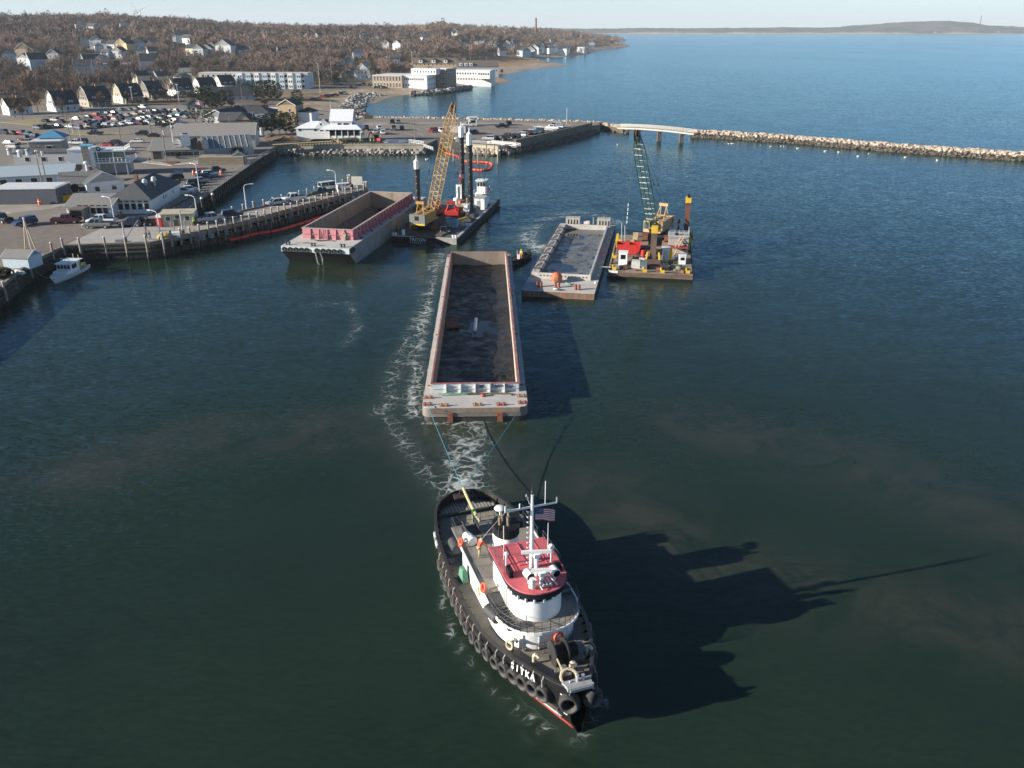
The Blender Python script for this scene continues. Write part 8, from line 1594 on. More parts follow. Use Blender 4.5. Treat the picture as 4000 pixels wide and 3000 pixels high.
for k, c_, x, y, d, lb in [('pickup', 'dark blue', 373, 527, 95, 'dark blue pickup truck crossing the open part of the town lot'), ('suv', 'black', 555, 528, 95, 'black estate car leaving the town lot behind a black sedan'), ('sedan', 'black', 600, 535, 92, 'black sedan following the black estate car out of the town lot'), ('sedan', 'white', 538, 558, 92, 'white sedan driving past the planted island'), ('sedan', 'white', 505, 590, -85, 'white low sports car beside the black cars'), ('suv', 'black', 318, 560, 88, 'black estate car next to the white pickup in the lower lot'), ('pickup', 'white', 300, 566, 88, 'white pickup truck in the lower lot'), ('sedan', 'red', 420, 572, 80, 'red sedan in the lower lot beside a black car'), ('sedan', 'black', 450, 562, 80, 'black sedan beside the red sedan in the lower lot'), ('suv', 'black', 480, 578, 85, 'black estate car nearest the white sports car'), ('sedan', 'silver', 36, 565, 70, 'silver sedan at the edge of the lower lot'), ('suv', 'silver', 52, 580, 70, 'silver estate car behind the silver sedan'), ('suv', 'tan', 100, 562, 85, 'tan estate car in the lower lot'), ('suv', 'dark blue', 130, 540, 70, 'dark blue estate car behind the tan one'), ('suv', 'maroon', 92, 548, 70, 'maroon estate car beside the dark blue one in the lower lot'), ('sedan', 'silver', 160, 582, 60, 'silver sedan behind the kitchen blocks'), ('sedan', 'grey', 200, 570, 60, 'grey convertible behind the kitchen blocks'), ('suv', 'white', 694, 500, 95, 'white estate car beside the small pine'), ('suv', 'white', 790, 505, 60, 'white estate car nose in to the shop pines'), ('suv', 'black', 850, 508, 60, 'black estate car in front of the tan cross gable restaurant'), ('suv', 'maroon', 880, 507, 60, 'dark maroon estate car in front of the tan cross gable restaurant'), ('pickup', 'white', 965, 504, 80, 'white pickup truck beside the tan cross gable restaurant')]:
 px_car(k, c_, x, y, d, 'in the lot', y > 545, lb)
# along the bay road
for i, (x, y) in enumerate([(930, 425), (945, 428), (960, 430), (980, 425), (1010, 428), (1030, 425), (1225, 392), (1240, 391), (1260, 382), (1275, 380), (1290, 378), (1310, 375), (1330, 370), (1345, 368), (1290, 325), (1300, 322), (1315, 325), (1328, 320), (1345, 322), (1400, 336), (1420, 332), (1440, 334), (1470, 345), (1490, 345), (1500, 346), (1370, 346), (1330, 335)]):
 p = G(x, y); car(cr.choice(['sedan', 'suv']), cr.choice(ANYC), (p.x, p.y, p.z + .05), R2(cr.choice([80, 20, -60])), 'along the bay road')
px_car('sedan', 'dark blue', 1226, 393, 85, 'by the bay lawn', False, 'dark blue sedan parked beside the bay lawn', 2.8)
# motor home
mh = thing('motorhome', 'white camper van with an over-cab berth at the end of the pine clump', 'motorhome', P(990, 533, QZ), R2(85)); place(CARS['van']['body'], 'body', mh, (0, 1.0, 0)).data.materials[0]; MB().box(-1.15, 1.15, -3.6, 2.0, .6, 3.1).build('living_box', WHITE, mh); MB().box(-1.05, 1.05, 2.0, 3.2, 2.1, 3.0).build('over_cab_berth', WHITE, mh); MB().box(1.15, 1.18, -2, -.6, 1.6, 2.4).build('window', GLASS, mh); MB().box(-1.17, -1.15, -2, 0, 1.6, 2.4).build('window', GLASS, mh)
for p in ((-1, 2.2, .4), (1, 2.2, .4), (-1, -2.2, .4), (1, -2.2, .4)): place(CARS['van']['wheel'], 'wheel', mh, p)
tk = thing('box_trailer', 'dark boxed trailer parked on the mole beside the white pickup', 'trailer', P(1795, 525, QZ), R2(70)); MB().box(-1.2, 1.2, -3, 3, .7, 3.2).build('box', mat('trailer_grey', (.28, .28, .27), .6), tk); MB().beam((0, 3, .7), (0, 4.2, .6), .15).build('drawbar', DARKSTEEL, tk)
for sx in (-1, 1): place(CARS['van']['wheel'], 'wheel', tk, (sx * 1.1, -.6, .4))
bk = thing('booth', 'small white attendant booth with a pale roof on the mole', 'booth', P(1847, 490, QZ), .1); MB().box(-1.6, 1.6, -1.4, 1.4, 0, 3.1).build('wall', W_WHITE, bk); MB().box(-2, 2, -1.8, 1.8, 3.1, 3.4).build('roof', R_PALE, bk); MB().box(-1, 1, -1.43, -1.4, 1.2, 2.2).build('window', GLASS, bk)
for i, (x, y) in enumerate(((2125, 510), (2138, 514), (2120, 503))):
 tr_ = thing('boat_trailer', 'empty grey boat trailer parked among the mole cars', 'trailer', P(x, y, QZ), R2(62), 'boat trailers on the mole'); MB().beam((-1, -3, .8), (-1, 3, .8), .18).beam((1, -3, .8), (1, 3, .8), .18).beam((-1, -2.5, .8), (1, -2.5, .8), .15).beam((-1, 0, .8), (1, 0, .8), .15).beam((-1, 3, .8), (0, 4.5, .8), .15).beam((1, 3, .8), (0, 4.5, .8), .15).build('frame', STEEL, tr_)
 for sx in (-1, 1): place(CARS['sedan']['wheel'], 'wheel', tr_, (sx * 1.15, -.8, .33))
# ================================================================ TREES
def tmpl_bare(seed, n, wd):
 r = np.random.RandomState(seed); V = []; lean = r.uniform(-.05, .05, 2)
 for k in range(3):
  a0, a1 = 2.1 * k, 2.1 * (k + 1); V += [(.022 * math.cos(a0), .022 * math.sin(a0), 0), (.022 * math.cos(a1), .022 * math.sin(a1), 0), (lean[0], lean[1], .62)]
 for k in range(n):
  t = r.uniform(0, 2 * math.pi); up_ = r.uniform(-.25, 1.0); q = r.uniform(.25, 1) ** .6; ce = math.sqrt(max(0, 1 - up_ * up_)) if up_ < 1 else 0
  tip = np.array([.36 * q * ce * math.cos(t), .36 * q * ce * math.sin(t), .62 + .37 * q * up_]); bs = np.array([tip[0] * r.uniform(.15, .55), tip[1] * r.uniform(.15, .55), tip[2] - r.uniform(.08, .26)])
  d = tip - bs; s = np.cross(d, r.normal(size=3)); s = s / (np.linalg.norm(s) + 1e-9) * wd * r.uniform(.6, 1.4); V += [tuple(bs - s), tuple(bs + s), tuple(tip)]
 return np.array(V)
def tmpl_pine(seed, n, round_=False):
 r = np.random.RandomState(seed); V = [(.02, 0, 0), (-.02, 0, 0), (0, 0, .6)]
 for k in range(n):
  z = r.uniform(.16, .98); t = r.uniform(0, 6.283); rad = (.25 * (1 - z) ** .75 + .02) if not round_ else .33 * math.sqrt(max(0, 1 - ((z - .6) / .42) ** 2)); q = r.uniform(.35, 1.0) ** .5 * rad * r.uniform(.8, 1.15)
  c_ = np.array([q * math.cos(t), q * math.sin(t), z]); sz = r.uniform(.05, .10); out = np.array([math.cos(t), math.sin(t), r.uniform(-.3, .5)]) * sz; sd = np.array([-math.sin(t), math.cos(t), r.uniform(-.4, .4)]) * sz * .75
  V += [tuple(c_ - sd), tuple(c_ + sd), tuple(c_ + out)]
 return np.array(V)
NB = [tmpl_bare(s, 190, .0095) for s in range(5)]; FBt = [tmpl_bare(40 + s, 72, .018) for s in range(5)]; NP = [tmpl_pine(s, 110) for s in range(3)]; FPt = [tmpl_pine(20 + s, 60) for s in range(3)]
BX = []      # footprints to keep clear
for o in list(bpy.data.objects):
 if o.parent is None and o.get('category') in ('building', 'house', 'pavilion', 'car', 'truck'): BX.append((o.location.x, o.location.y, 15 if o.get('category') == 'building' else 8))
BX = np.array(BX)
def scatter(n, y0, y1, a0, a1, seed):
 r = np.random.RandomState(seed); y = np.sqrt(r.uniform(y0 ** 2, y1 ** 2, n)); x = y * r.uniform(a0, a1, n); z = terrain_z(x, y)
 d, _ = seg_dist(x, y, COAST); ins = inside(x, y, LAND); ok = ins & (d > np.where(y < 900, 32, 14)) & (z > 2.0)
 ok &= ~inside(x, y, QUAY_IN + [(-520, 60), (-60, 300)])
 ok &= ~inside(x, y, [(-150, 440), (-60, 440), (-60, 655), (-115, 640), (-150, 560)]) & ~inside(x, y, [(-105, 640), (20, 640), (40, 760), (-20, 800), (-90, 700)])
 ok &= ~(seg_dist(x, y, [(-50, 800), (-22, 880), (20, 1000), (45, 1100)])[0] < 68)
 ok &= ~(seg_dist(x, y, [(-480, 452), (-300, 470), (-150, 520), (-110, 560)])[0] < 17)
 for bx, by_, br in BX:
  near = (np.abs(x - bx - 4) < br) & (np.abs(y - by_ - 2) < br); ok &= ~(near & (r.rand(n) < .93))
  if br < 10: ok &= ~((np.abs(x - bx * (y / by_) - 3) < 8) & (y < by_ + 3) & (y > by_ - 115) & (r.rand(n) < .88))
 k = fbm(x / 60, y / 60, 17, 3); ok &= (k > .33) | (y > 800)
 return x[ok], y[ok], z[ok]
def forest(name, label, x, y, z, tm, hmin, hmax, cols, seed):
 r = np.random.RandomState(seed); CO = []; TI = []
 for i in range(len(x)):
  V = tm[r.randint(len(tm))]; h_ = r.uniform(hmin, hmax) * r.choice((.7, .9, 1, 1, 1.15, 1.3)); w_ = h_ * r.uniform(.8, 1.25); a = r.uniform(0, 6.28); ca, sa = math.cos(a), math.sin(a)
  CO.append(np.c_[(V[:, 0] * ca - V[:, 1] * sa) * w_ + x[i], (V[:, 0] * sa + V[:, 1] * ca) * w_ + y[i], V[:, 2] * h_ + z[i] - .3])
  pf = float(fbm(np.array([x[i] / 70]), np.array([y[i] / 70]), 41, 3)[0]); c_ = np.array(cols[min(len(cols) - 1, int(pf * 1.1 * len(cols)))]) * r.uniform(.75, 1.2) * (.55 + .95 * pf); TI.append(np.repeat((c_ * np.ones((1, 3))), len(V), 0))
 co = np.concatenate(CO); f = np.arange(len(co)).reshape(-1, 3); o = np_mesh(co, f, name, color_mat('foliage_' + name, .95, amp=.15, scale=.3), (('tint', np.concatenate(TI)),))
 return tag(o, label, 'woods', kind='stuff')
BC = [(.17, .14, .125), (.19, .152, .132), (.21, .164, .136), (.23, .17, .136), (.24, .168, .134), (.26, .186, .136)]; GC = [(.03, .045, .022), (.022, .036, .02), (.04, .052, .026)]
x, y, z = scatter(5200, 470, 900, -.64, .06, 1); forest('bare_woods', 'bare brown winter woods covering the near slopes behind the town', x, y, z, NB, 9, 14, BC, 2)
x, y, z = scatter(13500, 900, 1750, -.64, .17, 3); forest('distant_bare_woods', 'distant bare brown winter woods on the ridge', x, y, z, FBt, 10, 15, BC, 4)
x, y, z = scatter(5200, 1750, 3000, -.64, .17, 13); forest('ridge_woods', 'bare woods along the skyline beyond the ridge', x, y, z, FBt, 12, 19, BC, 14)
x, y, z = scatter(230, 480, 900, -.64, .06, 5); forest('evergreen_woods', 'dark evergreens dotted through the near bare woods', x, y, z, NP, 8, 15, GC, 6)
x, y, z = scatter(900, 900, 2400, -.64, .17, 7); forest('distant_evergreen_woods', 'dark evergreens dotted through the distant bare woods', x, y, z, FPt, 11, 18, GC, 8)
# ---- single trees
PINEM = mat('pine_needles', (.032, .048, .02), .9, var=.4, scale=.8, spec=.2); TRNK = mat('bark', (.1, .075, .058), .95, var=.3, scale=2); TWIG = mat('bare_twigs', (.14, .1, .078), .95, var=.3, scale=1, spec=.2); RUSTL = mat('russet_twigs', (.17, .09, .07), .95, var=.3, spec=.2)
def np_tmpl(V, name, m): f = [(i, i + 1, i + 2) for i in range(0, len(V), 3)]; mb = MB(); mb.v = [tuple(p) for p in V]; mb.f = f; return mb.mesh(name, m)
PT = [np_tmpl(tmpl_pine(60 + s, 620, True)[3:], 'crown', PINEM) for s in range(4)]; CT = [np_tmpl(tmpl_pine(70 + s, 300)[3:], 'crown', PINEM) for s in range(3)]; DT = [np_tmpl(tmpl_bare(80 + s, 260, .011)[9:], 'crown', TWIG) for s in range(4)]; RT = [np_tmpl(tmpl_bare(90 + s, 260, .014)[9:], 'crown', RUSTL) for s in range(2)]
def trunk_mesh(seed, dec):
 r = random.Random(seed); mb = MB().cyl((0, 0, 0), (0, 0, .5), .022, .014, 6)
 for k in range(5 if dec else 3): a = r.uniform(0, 6.3); mb.cyl((0, 0, .3 + .06 * k), (.16 * math.cos(a), .16 * math.sin(a), .52 + .07 * k), .011, .005, 4)
 return mb.mesh('trunk', TRNK)
TK = [trunk_mesh(s, True) for s in range(3)]
tr = random.Random(8)
def tree(kind, p, h_, w_, label, group=None):
 t = thing({'pine': 'pine_tree', 'fir': 'conifer_tree', 'bare': 'bare_tree', 'rus': 'shrub'}[kind], label, 'tree' if kind != 'rus' else 'shrub', p, tr.uniform(0, 6.3), group)
 place(tr.choice(TK), 'trunk', t, (0, 0, -.2), (0, 0, 0), (w_, w_, h_)); place(tr.choice({'pine': PT, 'fir': CT, 'bare': DT, 'rus': RT}[kind]), 'crown', t, (0, 0, 0), (0, 0, 0), (w_, w_, h_)); return t
for px, py, h_, w_ in ((1030, 528, 7.5, 8), (1062, 526, 8, 8), (1092, 522, 8.5, 8.5), (1142, 530, 8.5, 8), (1008, 530, 6.5, 7), (1118, 524, 8, 8)): tree('pine', P(px, py, QZ), h_, w_, 'spreading dark pine in the clump beside the white pavilion', 'pines beside the pavilion')
for px, py, h_, w_, lb in ((820, 512, 8, 7, 'single pine with bare lower trunk in front of the tan cross gable restaurant'), (642, 505, 5.5, 7, 'bushy pine standing among the cars of the town lot'), (765, 478, 9, 7, 'tall pine at the corner of the dark roofed wing'), (1165, 425, 9, 9, 'lone round pine on the bay lawn')): tree('pine', G(px, py), h_, w_, lb)
for px, py, h_ in ((776, 420, 10), (800, 424, 10), (828, 430, 9), (868, 425, 9), (846, 428, 8), (815, 418, 10), (900, 412, 8)): tree('pine', G(px, py), h_, h_ * .95, 'dark pine in the row behind the town lot', 'pines behind the town lot')
for px, py, h_ in ((1005, 392, 10), (1030, 395, 11), (1060, 394, 11), (1085, 396, 10), (965, 385, 9), (930, 372, 8)): tree('pine', G(px, py), h_, h_, 'dark pine in the row before the pale blue condominium', 'pines before the condominium')
for px, py, h_ in ((1450, 292, 17), (1395, 285, 13), (1420, 280, 13), (1265, 315, 11)): tree('fir', G(px, py), h_, h_ * .9, 'dark pointed conifer near the tall white gabled house', 'conifers by the gabled house')
for px, py, h_ in ((322, 452, 5), (245, 452, 9), (150, 440, 11), (60, 460, 10), (110, 450, 10), (290, 428, 9), (500, 410, 8), (640, 395, 7), (720, 392, 7), (400, 425, 9), (90, 470, 8)): tree('bare', G(px, py), h_, h_ * .9, 'bare leafless tree along the street of gambrel houses', 'bare trees along the street')
for px, py, h_ in ((545, 412, 4), (575, 408, 4.5), (610, 402, 4.5), (655, 400, 5), (690, 398, 5), (745, 392, 5), (760, 395, 5), (830, 385, 5), (520, 415, 4), (1035, 420, 5), (905, 425, 5)): tree('rus', G(px, py), h_, h_ * 1.6, 'russet bare shrub below the gambrel houses', 'russet shrubs')
for px, py, h_ in ((1310, 330, 9), (1290, 312, 10), (1322, 318, 9), (1238, 330, 8), (1365, 300, 9), (1480, 310, 9), (1520, 300, 10), (1560, 290, 10), (1960, 296, 7), (1780, 300, 9), (1910, 292, 8)): tree('bare', G(px, py), h_, h_, 'bare tree beside the bay shore buildings', 'bare trees by the bay')
for px, py in ((680, 616), (722, 610), (768, 612), (697, 620), (745, 618)):
 t = tree('rus', P(px, py, QZ), 1.6, 2.2, 'clipped dark shrub before the sage restaurant', 'clipped shrubs'); t.children[1].data = PT[0]
t = tree('rus', P(5, 1085, QZ), 1.8, 5, 'green bush at the edge of the wharf'); t.children[1].data = PT[1]
t = tree('rus', P(930, 612, QZ), 3.2, 6, 'dark bush between the glass dining room and the basin'); t.children[1].data = PT[2]
# shore riprap
rip = thing('shore_riprap', 'grey riprap slope between the lawn and the beach', 'riprap'); RP = [P(1395, 452, 1.2), P(1370, 425, 1.2), P(1385, 395, 1.2), P(1430, 375, 1.2), P(1480, 368, 1.2)]
for i in range(240):
 p, d = along(RP, rrg.random() * poly_len(RP)[-1]); n_ = Vector((-d.y, d.x, 0)); v = rrg.uniform(-7, 5); boulder(rip, (p.x + n_.x * v, p.y + n_.y * v, 1.6 + v * .22), rrg.uniform(.8, 1.5), 'grey')
rip2 = thing('shore_riprap', 'boulder revetment in front of the shore hotel', 'riprap'); RP = [P(1600, 370, .8), P(1700, 364, .8), P(1800, 352, .8), P(1840, 345, .8)]
for i in range(220):
 p, d = along(RP, rrg.random() * poly_len(RP)[-1]); v = rrg.uniform(-5, 5); boulder(rip2, (p.x, p.y + v + 3, 1.0 + v * .25), rrg.uniform(.9, 1.7), 'grey' if v > -2 else 'wet')
# ================================================================ POLES, LAMPS, PEOPLE, GULLS AND SMALL THINGS
POLEM = mat('pole_wood', (.2, .165, .13), .9, var=.25, streak=(1, 1, .2), scale=1.5); LAMPW = mat('lamp_white', (.66, .67, .66), .45, var=.08)
def upole(b, top_py, label, arm=True, m=POLEM, r=.16, group=None, z=QZ, tf=None):
 p = P(*b, z); h_ = HT(p.y, top_py) - z; t = thing('utility_pole' if m is POLEM else 'light_pole', label, 'pole', p, R2(20), group); MB().cyl((0, 0, -.3), (0, 0, h_), r, r * .7, 8).build('pole', m, t, True)
 if arm: MB().beam((-1.1, 0, h_ - .5), (1.1, 0, h_ - .5), .12).build('crossarm', m, t); [MB().cyl((x, 0, h_ - .45), (x, 0, h_ - .2), .06, n=6).build('insulator', STEEL, t) for x in (-.9, .9)]
 if tf: MB().cyl((.4, 0, h_ - 2.6), (.4, 0, h_ - 1.4), .32, n=10).build('transformer', mat('transformer_grey', (.5, .52, .52), .5), t)
 return t
for b, ty, lb, tf in (((193, 762), 566, 'weathered utility pole beside the kitchen blocks', 1), ((172, 748), 590, 'second leaning utility pole beside the kitchen blocks', 0), ((271, 523), 411, 'brown utility pole at the grass island of the town lot', 0), ((472, 548), 451, 'pale utility pole by the lower lot entrance', 0), ((591, 519), 418, 'brown utility pole between the parked town lot rows', 0), ((653, 639), 490, 'greenish utility pole on the planted island', 1), ((776, 516), 407, 'utility pole with a transformer beside the tall pine', 1), ((905, 538), 440, 'utility pole in front of the tan cross gable restaurant', 0), ((1010, 525), 470, 'utility pole beside the camper van', 0), ((1622, 563), 478, 'utility pole on the walkway above the tan sea wall', 0), ((950, 418), 330, 'utility pole beside the pale blue condominium', 0), ((870, 412), 345, 'utility pole behind the dark blue roof', 0)): upole(b, ty, lb, True, tf=tf)
for b, ty, lb in (((286, 525), 460, 'thin grey light pole beside the brown utility pole'), ((320, 568), 487, 'light pole with a round lamp in the lower lot'), ((685, 613), 481, 'white flagpole before the sage restaurant'), ((2213, 497), 420, 'tall white light pole at the end of the mole'), ((1293, 440), 391, 'white light pole behind the tall white building'), ((1251, 361), 245, 'tall pale pole beside the bay road'), ((1298, 330), 239, 'tall cross topped pole beside the bay road')): upole(b, ty, lb, 'cross' in lb or 'bay road' in lb, LAMPW, .1)
for x, y, ty, lb in ((1612, 290, 203, 'tall pale mast behind the shore apartments'), (1515, 300, 222, 'grey floodlight mast beyond the brick arcade'), (520, 405, 340, 'white street mast before the gambrel houses'), (700, 400, 330, 'grey street pole before the white gambrel house')):
 p = G(x, y); t = thing('light_pole', lb, 'pole', p, 0); h_ = HT(p.y, ty) - p.z; MB().cyl((0, 0, -.3), (0, 0, h_), .18, .12, 8).build('pole', LAMPW, t, True); MB().cbox((0, 0, h_), (1.6, .3, .3)).build('lamp_head', LAMPW, t)
def lamp(b, top_py, label, rz, z=QZ):
 p = P(*b, z); h_ = HT(p.y, top_py) - z; t = thing('street_lamp', label, 'lamp', p, rz); MB().cyl((0, 0, 0), (0, 0, h_ - .5), .13, .08, 8).build('post', LAMPW, t, True); MB().tube([(0, 0, h_ - .55), (.2, 0, h_ - .1), (.9, 0, h_ + .12), (1.5, 0, h_ + .15)], .06, 6).build('arm', LAMPW, t, True); MB().cbox((1.75, 0, h_ + .15), (.75, .3, .16)).build('lamp_head', LAMPW, t)
for b, ty, lb, a, z in (((963, 819), 722, 'white street lamp on the pier beside the silver sedan', .2, PZ), ((1316, 758), 668, 'white street lamp on the pier beside the white van', 2.9, PZ), ((631, 941), 826, 'white street lamp on the wharf apron edge', 2.8, QZ), ((774, 866), 766, 'white street lamp behind the tan hut', 2.9, QZ), ((450, 873), 772, 'white street lamp before the long restaurant windows', 2.8, QZ), ((781, 754), 642, 'white street lamp in the row along the boardwalk', 2.6, QZ)): lamp(b, ty, lb, a, z)
# hoists and the timber tripod on the wharf
for b, ty, tip, lb in (((491, 948), 866, (548, 868), 'grey hoist mast with a slanting boom on the wharf apron'), ((716, 915), 822, (762, 818), 'grey hoist mast with a slanting boom beside the tan hut')):
 p = P(*b, QZ); h_ = HT(p.y, ty) - QZ; t = thing('wharf_hoist', lb, 'hoist', p, 0); MB().cyl((0, 0, 0), (0, 0, h_), .13, n=8).build('mast', STEEL, t); d = (P(*tip, QZ + 4) - p); MB().beam((0, 0, .6), (2.9, .4, 4.2), .16).build('boom', STEEL, t); MB().cyl((0, 0, h_), (2.9, .4, 4.2), .03, n=4).build('wire', DARKSTEEL, t); MB().cyl((0, 0, 0), (0, 0, .8), .35, n=10).build('winch', DARKSTEEL, t)
t = thing('timber_tripod', 'tripod of pale timber poles standing on the wharf edge', 'tripod', P(112, 985, QZ), 0)
for q in ((-2.0, 2.6), (1.0, -.6), (1.3, .3)): MB().cyl((q[0], q[1], 0), (0, .8, 5.8), .12, n=7).build('pole', mat('pale_pole', (.52, .43, .32), .8, var=.15), t)
MB().ball((0, .8, 5.95), .2, 8, 5).build('cap', WHITE, t)
# wharf clutter
def small(name, label, cat, p, mb, m, rz=0, smooth=False, group=None): o = mb.build(name, m, None, smooth); o.location = p; o.rotation_euler = (0, 0, rz); return tag(o, label, cat, group)
small('net_pile', 'heap of yellow netting on the wharf apron', 'net', P(645, 930, QZ), MB().ball((0, 0, .3), 1.0, 10, 6, (1.6, .8, .7), .15), mat('yellow_net', (.42, .3, .06), .9, var=.35, scale=5))
small('bait_cooler', 'white bait cooler beside the yellow netting', 'cooler', P(690, 926, QZ), MB().box(-.8, .8, -.5, .5, 0, .9).box(-.85, .85, -.55, .55, .9, 1.0), WHITE, .1)
small('fish_box', 'pale open fish box on the wharf apron', 'box', P(466, 945, QZ), MB().box(-.6, .6, -.4, .4, 0, .5), STEEL, .2)
small('dinghy', 'white upturned dinghy beside the blue grey shed', 'dinghy', P(60, 1066, QZ), MB().loft([[(x * w_, y, 0) for x in (-1, -.6)] + [(-.3 * w_, y, h_), (.3 * w_, y, h_)] + [(x * w_, y, 0) for x in (.6, 1)] for y, w_, h_ in ((-2, .6, .4), (-.8, .85, .6), (.8, .8, .6), (2.2, .15, .35))]), mat('dinghy_white', (.6, .6, .57), .6, var=.15), 1.2)
small('yellow_skip', 'yellow skip behind the black estate car in the yard', 'skip', P(258, 784, QZ), MB().box(-1.4, 1.4, -1, 1, 0, 1.4), mat('skip_yellow', (.65, .36, .03), .6))
small('shelter_roof', 'small arched white shelter near the end of the pier', 'shelter', P(1340, 748, PZ), MB().box(-1.6, 1.6, -.7, .7, 1.9, 2.05).box(-1.4, -1.2, -.5, .5, 0, 1.9).box(-.1, .1, -.5, .5, 0, 1.9).box(.5, .7, -.5, .5, 0, 1.9), WHITE, .4)
small('notice_board', 'white board at the end of the pier', 'board', P(1396, 730, PZ), MB().box(-1.4, 1.4, -.08, .08, .5, 2.6), mat('board_white', (.6, .58, .52), .6))
small('rust_barrels', 'rusty barrel beside the white board on the pier', 'barrel', P(1375, 735, PZ), MB().cyl((0, 0, 0), (0, 0, 1), .4, n=10), RUST)
ss = thing('information_sign', 'dark two post information sign on the mole', 'sign', P(1442, 486, QZ), 0); MB().box(-2, 2, -.08, .08, 2.2, 3.6).build('board', mat('sign_brown', (.06, .045, .035), .7), ss); [MB().beam((x, 0, 0), (x, 0, 3.7), .18).build('post', POLEM, ss) for x in (-1.9, 1.9)]
ys = thing('road_sign', 'bright yellow road sign before the grey gambrel house', 'sign', G(358, 425), R2(10)); MB().cyl((0, 0, 0), (0, 0, 2.2), .05, n=6).build('post', STEEL, ys); MB().box(-.7, .7, -.03, .03, 1.6, 3.2).build('plate', mat('sign_yellow', (.75, .72, .02), .5), ys)
BAR = mat('barrel_orange', (.75, .12, .04), .6)
for px, py, lb in ((757, 683, 'orange traffic barrel at the head of the boardwalk row'), (864, 682, 'orange traffic barrel beside the boardwalk railing'), (935, 529, 'orange traffic barrel near the camper van'), (156, 800, 'small orange cone on the pale pavement')):
 t = thing('traffic_barrel', lb, 'barrel', P(px, py, QZ), 0); MB().cyl((0, 0, 0), (0, 0, 1.3), .36, .28, 10).build('body', BAR, t, True); MB().cyl((0, 0, .7), (0, 0, .9), .335, .32, 10).build('stripe', WHITE, t, True)
small('soil_heap', 'dark heap of soil on the construction ground', 'heap', P(1062, 540, QZ), MB().ball((0, 0, 0), 2.2, 12, 7, (1.2, 1, .8), .15), mat('dark_soil', (.05, .05, .055), .95))
small('soil_heap', 'brown mound of earth beside the timber deck', 'heap', P(1110, 548, QZ), MB().ball((0, 0, 0), 3.2, 12, 7, (2, 1, .5), .2), mat('brown_soil', (.16, .11, .07), .95, var=.3))
small('tarpaulin_heap', 'blue grey tarpaulin heap behind the tan sea wall', 'tarp', P(1560, 556, QZ), MB().ball((0, 0, 0), 2.5, 12, 6, (3, 1, .45), .2), mat('slate_tarp', (.09, .12, .17), .7, var=.3))
ex = thing('excavator', 'red mini excavator working behind the tan sea wall', 'excavator', P(1478, 556, QZ), 1.2); MB().box(-1, 1, -1.4, 1.4, .7, 1.5).build('body', RED, ex); MB().box(-.9, .1, -.3, 1.0, 1.5, 2.8).build('cab', GLASS, ex); MB().beam((.4, 1.2, 1.4), (.4, 3.2, 3.4), .3).beam((.4, 3.2, 3.4), (.4, 4.4, 1.2), .25).build('boom', RED, ex); MB().box(.1, .7, 4.1, 4.8, .5, 1.3).build('bucket', DARKSTEEL, ex); [MB().box(sx * 1.0 - .25, sx * 1.0 + .25, -1.5, 1.5, 0, .7).build('track', BLACK, ex) for sx in (-1, 1)]
fl_ = P(776, 516, QZ); make_flag('flag', 'small striped flag on the utility pole by the tall pine', Vector((fl_.x + .2, fl_.y, HT(fl_.y, 408))), 3.0, 1.9, (1, .1, -.1))
fl_ = FB.w(1.0, 24, 9.5); make_flag('flag', 'small pale flag beside the yellow boom', fl_, 1.6, 1.0, (1, .2, -.2))
# ---- people: one continuous skinned body, clothing as children
def skin_mesh(nodes, edges, rad, name, m, sub=1):
 me = bpy.data.meshes.new(name); me.from_pydata(nodes, edges, []); o = bpy.data.objects.new(name, me); COL.objects.link(o); md = o.modifiers.new('s', 'SKIN'); md.use_smooth_shade = True
 for i, v in enumerate(o.data.skin_vertices[0].data): v.radius = rad[i] if isinstance(rad[i], tuple) else (rad[i], rad[i])
 o.data.skin_vertices[0].data[0].use_root = True; s2 = o.modifiers.new('d', 'SUBSURF'); s2.levels = sub; s2.render_levels = sub
 r = bpy.data.meshes.new_from_object(o.evaluated_get(bpy.context.evaluated_depsgraph_get())); r.materials.clear(); r.materials.append(m); bpy.data.objects.remove(o); r.name = name; return r
SKIN = mat('skin', (.45, .27, .2), .6, var=.05)
def person_nodes(walk, lean, elbow):
 s, a = walk, lean
 N = [(0, 0, .95), (0, a * .4, 1.2), (0, a, 1.42), (0, a * 1.1, 1.52), (0, a * 1.2 + .02, 1.66), (-.19, a, 1.4), (-.25, a - .02 + elbow * .1, 1.13), (-.23, a + .1 + elbow * .25, .9 + elbow * .2), (.19, a, 1.4), (.25, a + .02 + elbow * .05, 1.13), (.23, a + .12 + elbow * .2, .9 + elbow * .15), (-.1, 0, .88), (-.11, s * .22 + .02, .5), (-.11, s * .3 - .04 * s, .09), (-.11, s * .3 + .14, .04), (.1, 0, .88), (.11, -s * .16 + .02, .5), (.11, -s * .36, .1), (.11, -s * .36 + .15, .04)]
 E_ = [(0, 1), (1, 2), (2, 3), (3, 4), (2, 5), (5, 6), (6, 7), (2, 8), (8, 9), (9, 10), (0, 11), (11, 12), (12, 13), (13, 14), (0, 15), (15, 16), (16, 17), (17, 18)]
 R_ = [(.14, .1), (.14, .1), (.15, .1), .06, .1, .07, .05, .04, .07, .05, .04, .09, .065, .05, .045, .09, .065, .05, .045]; return N, E_, R_
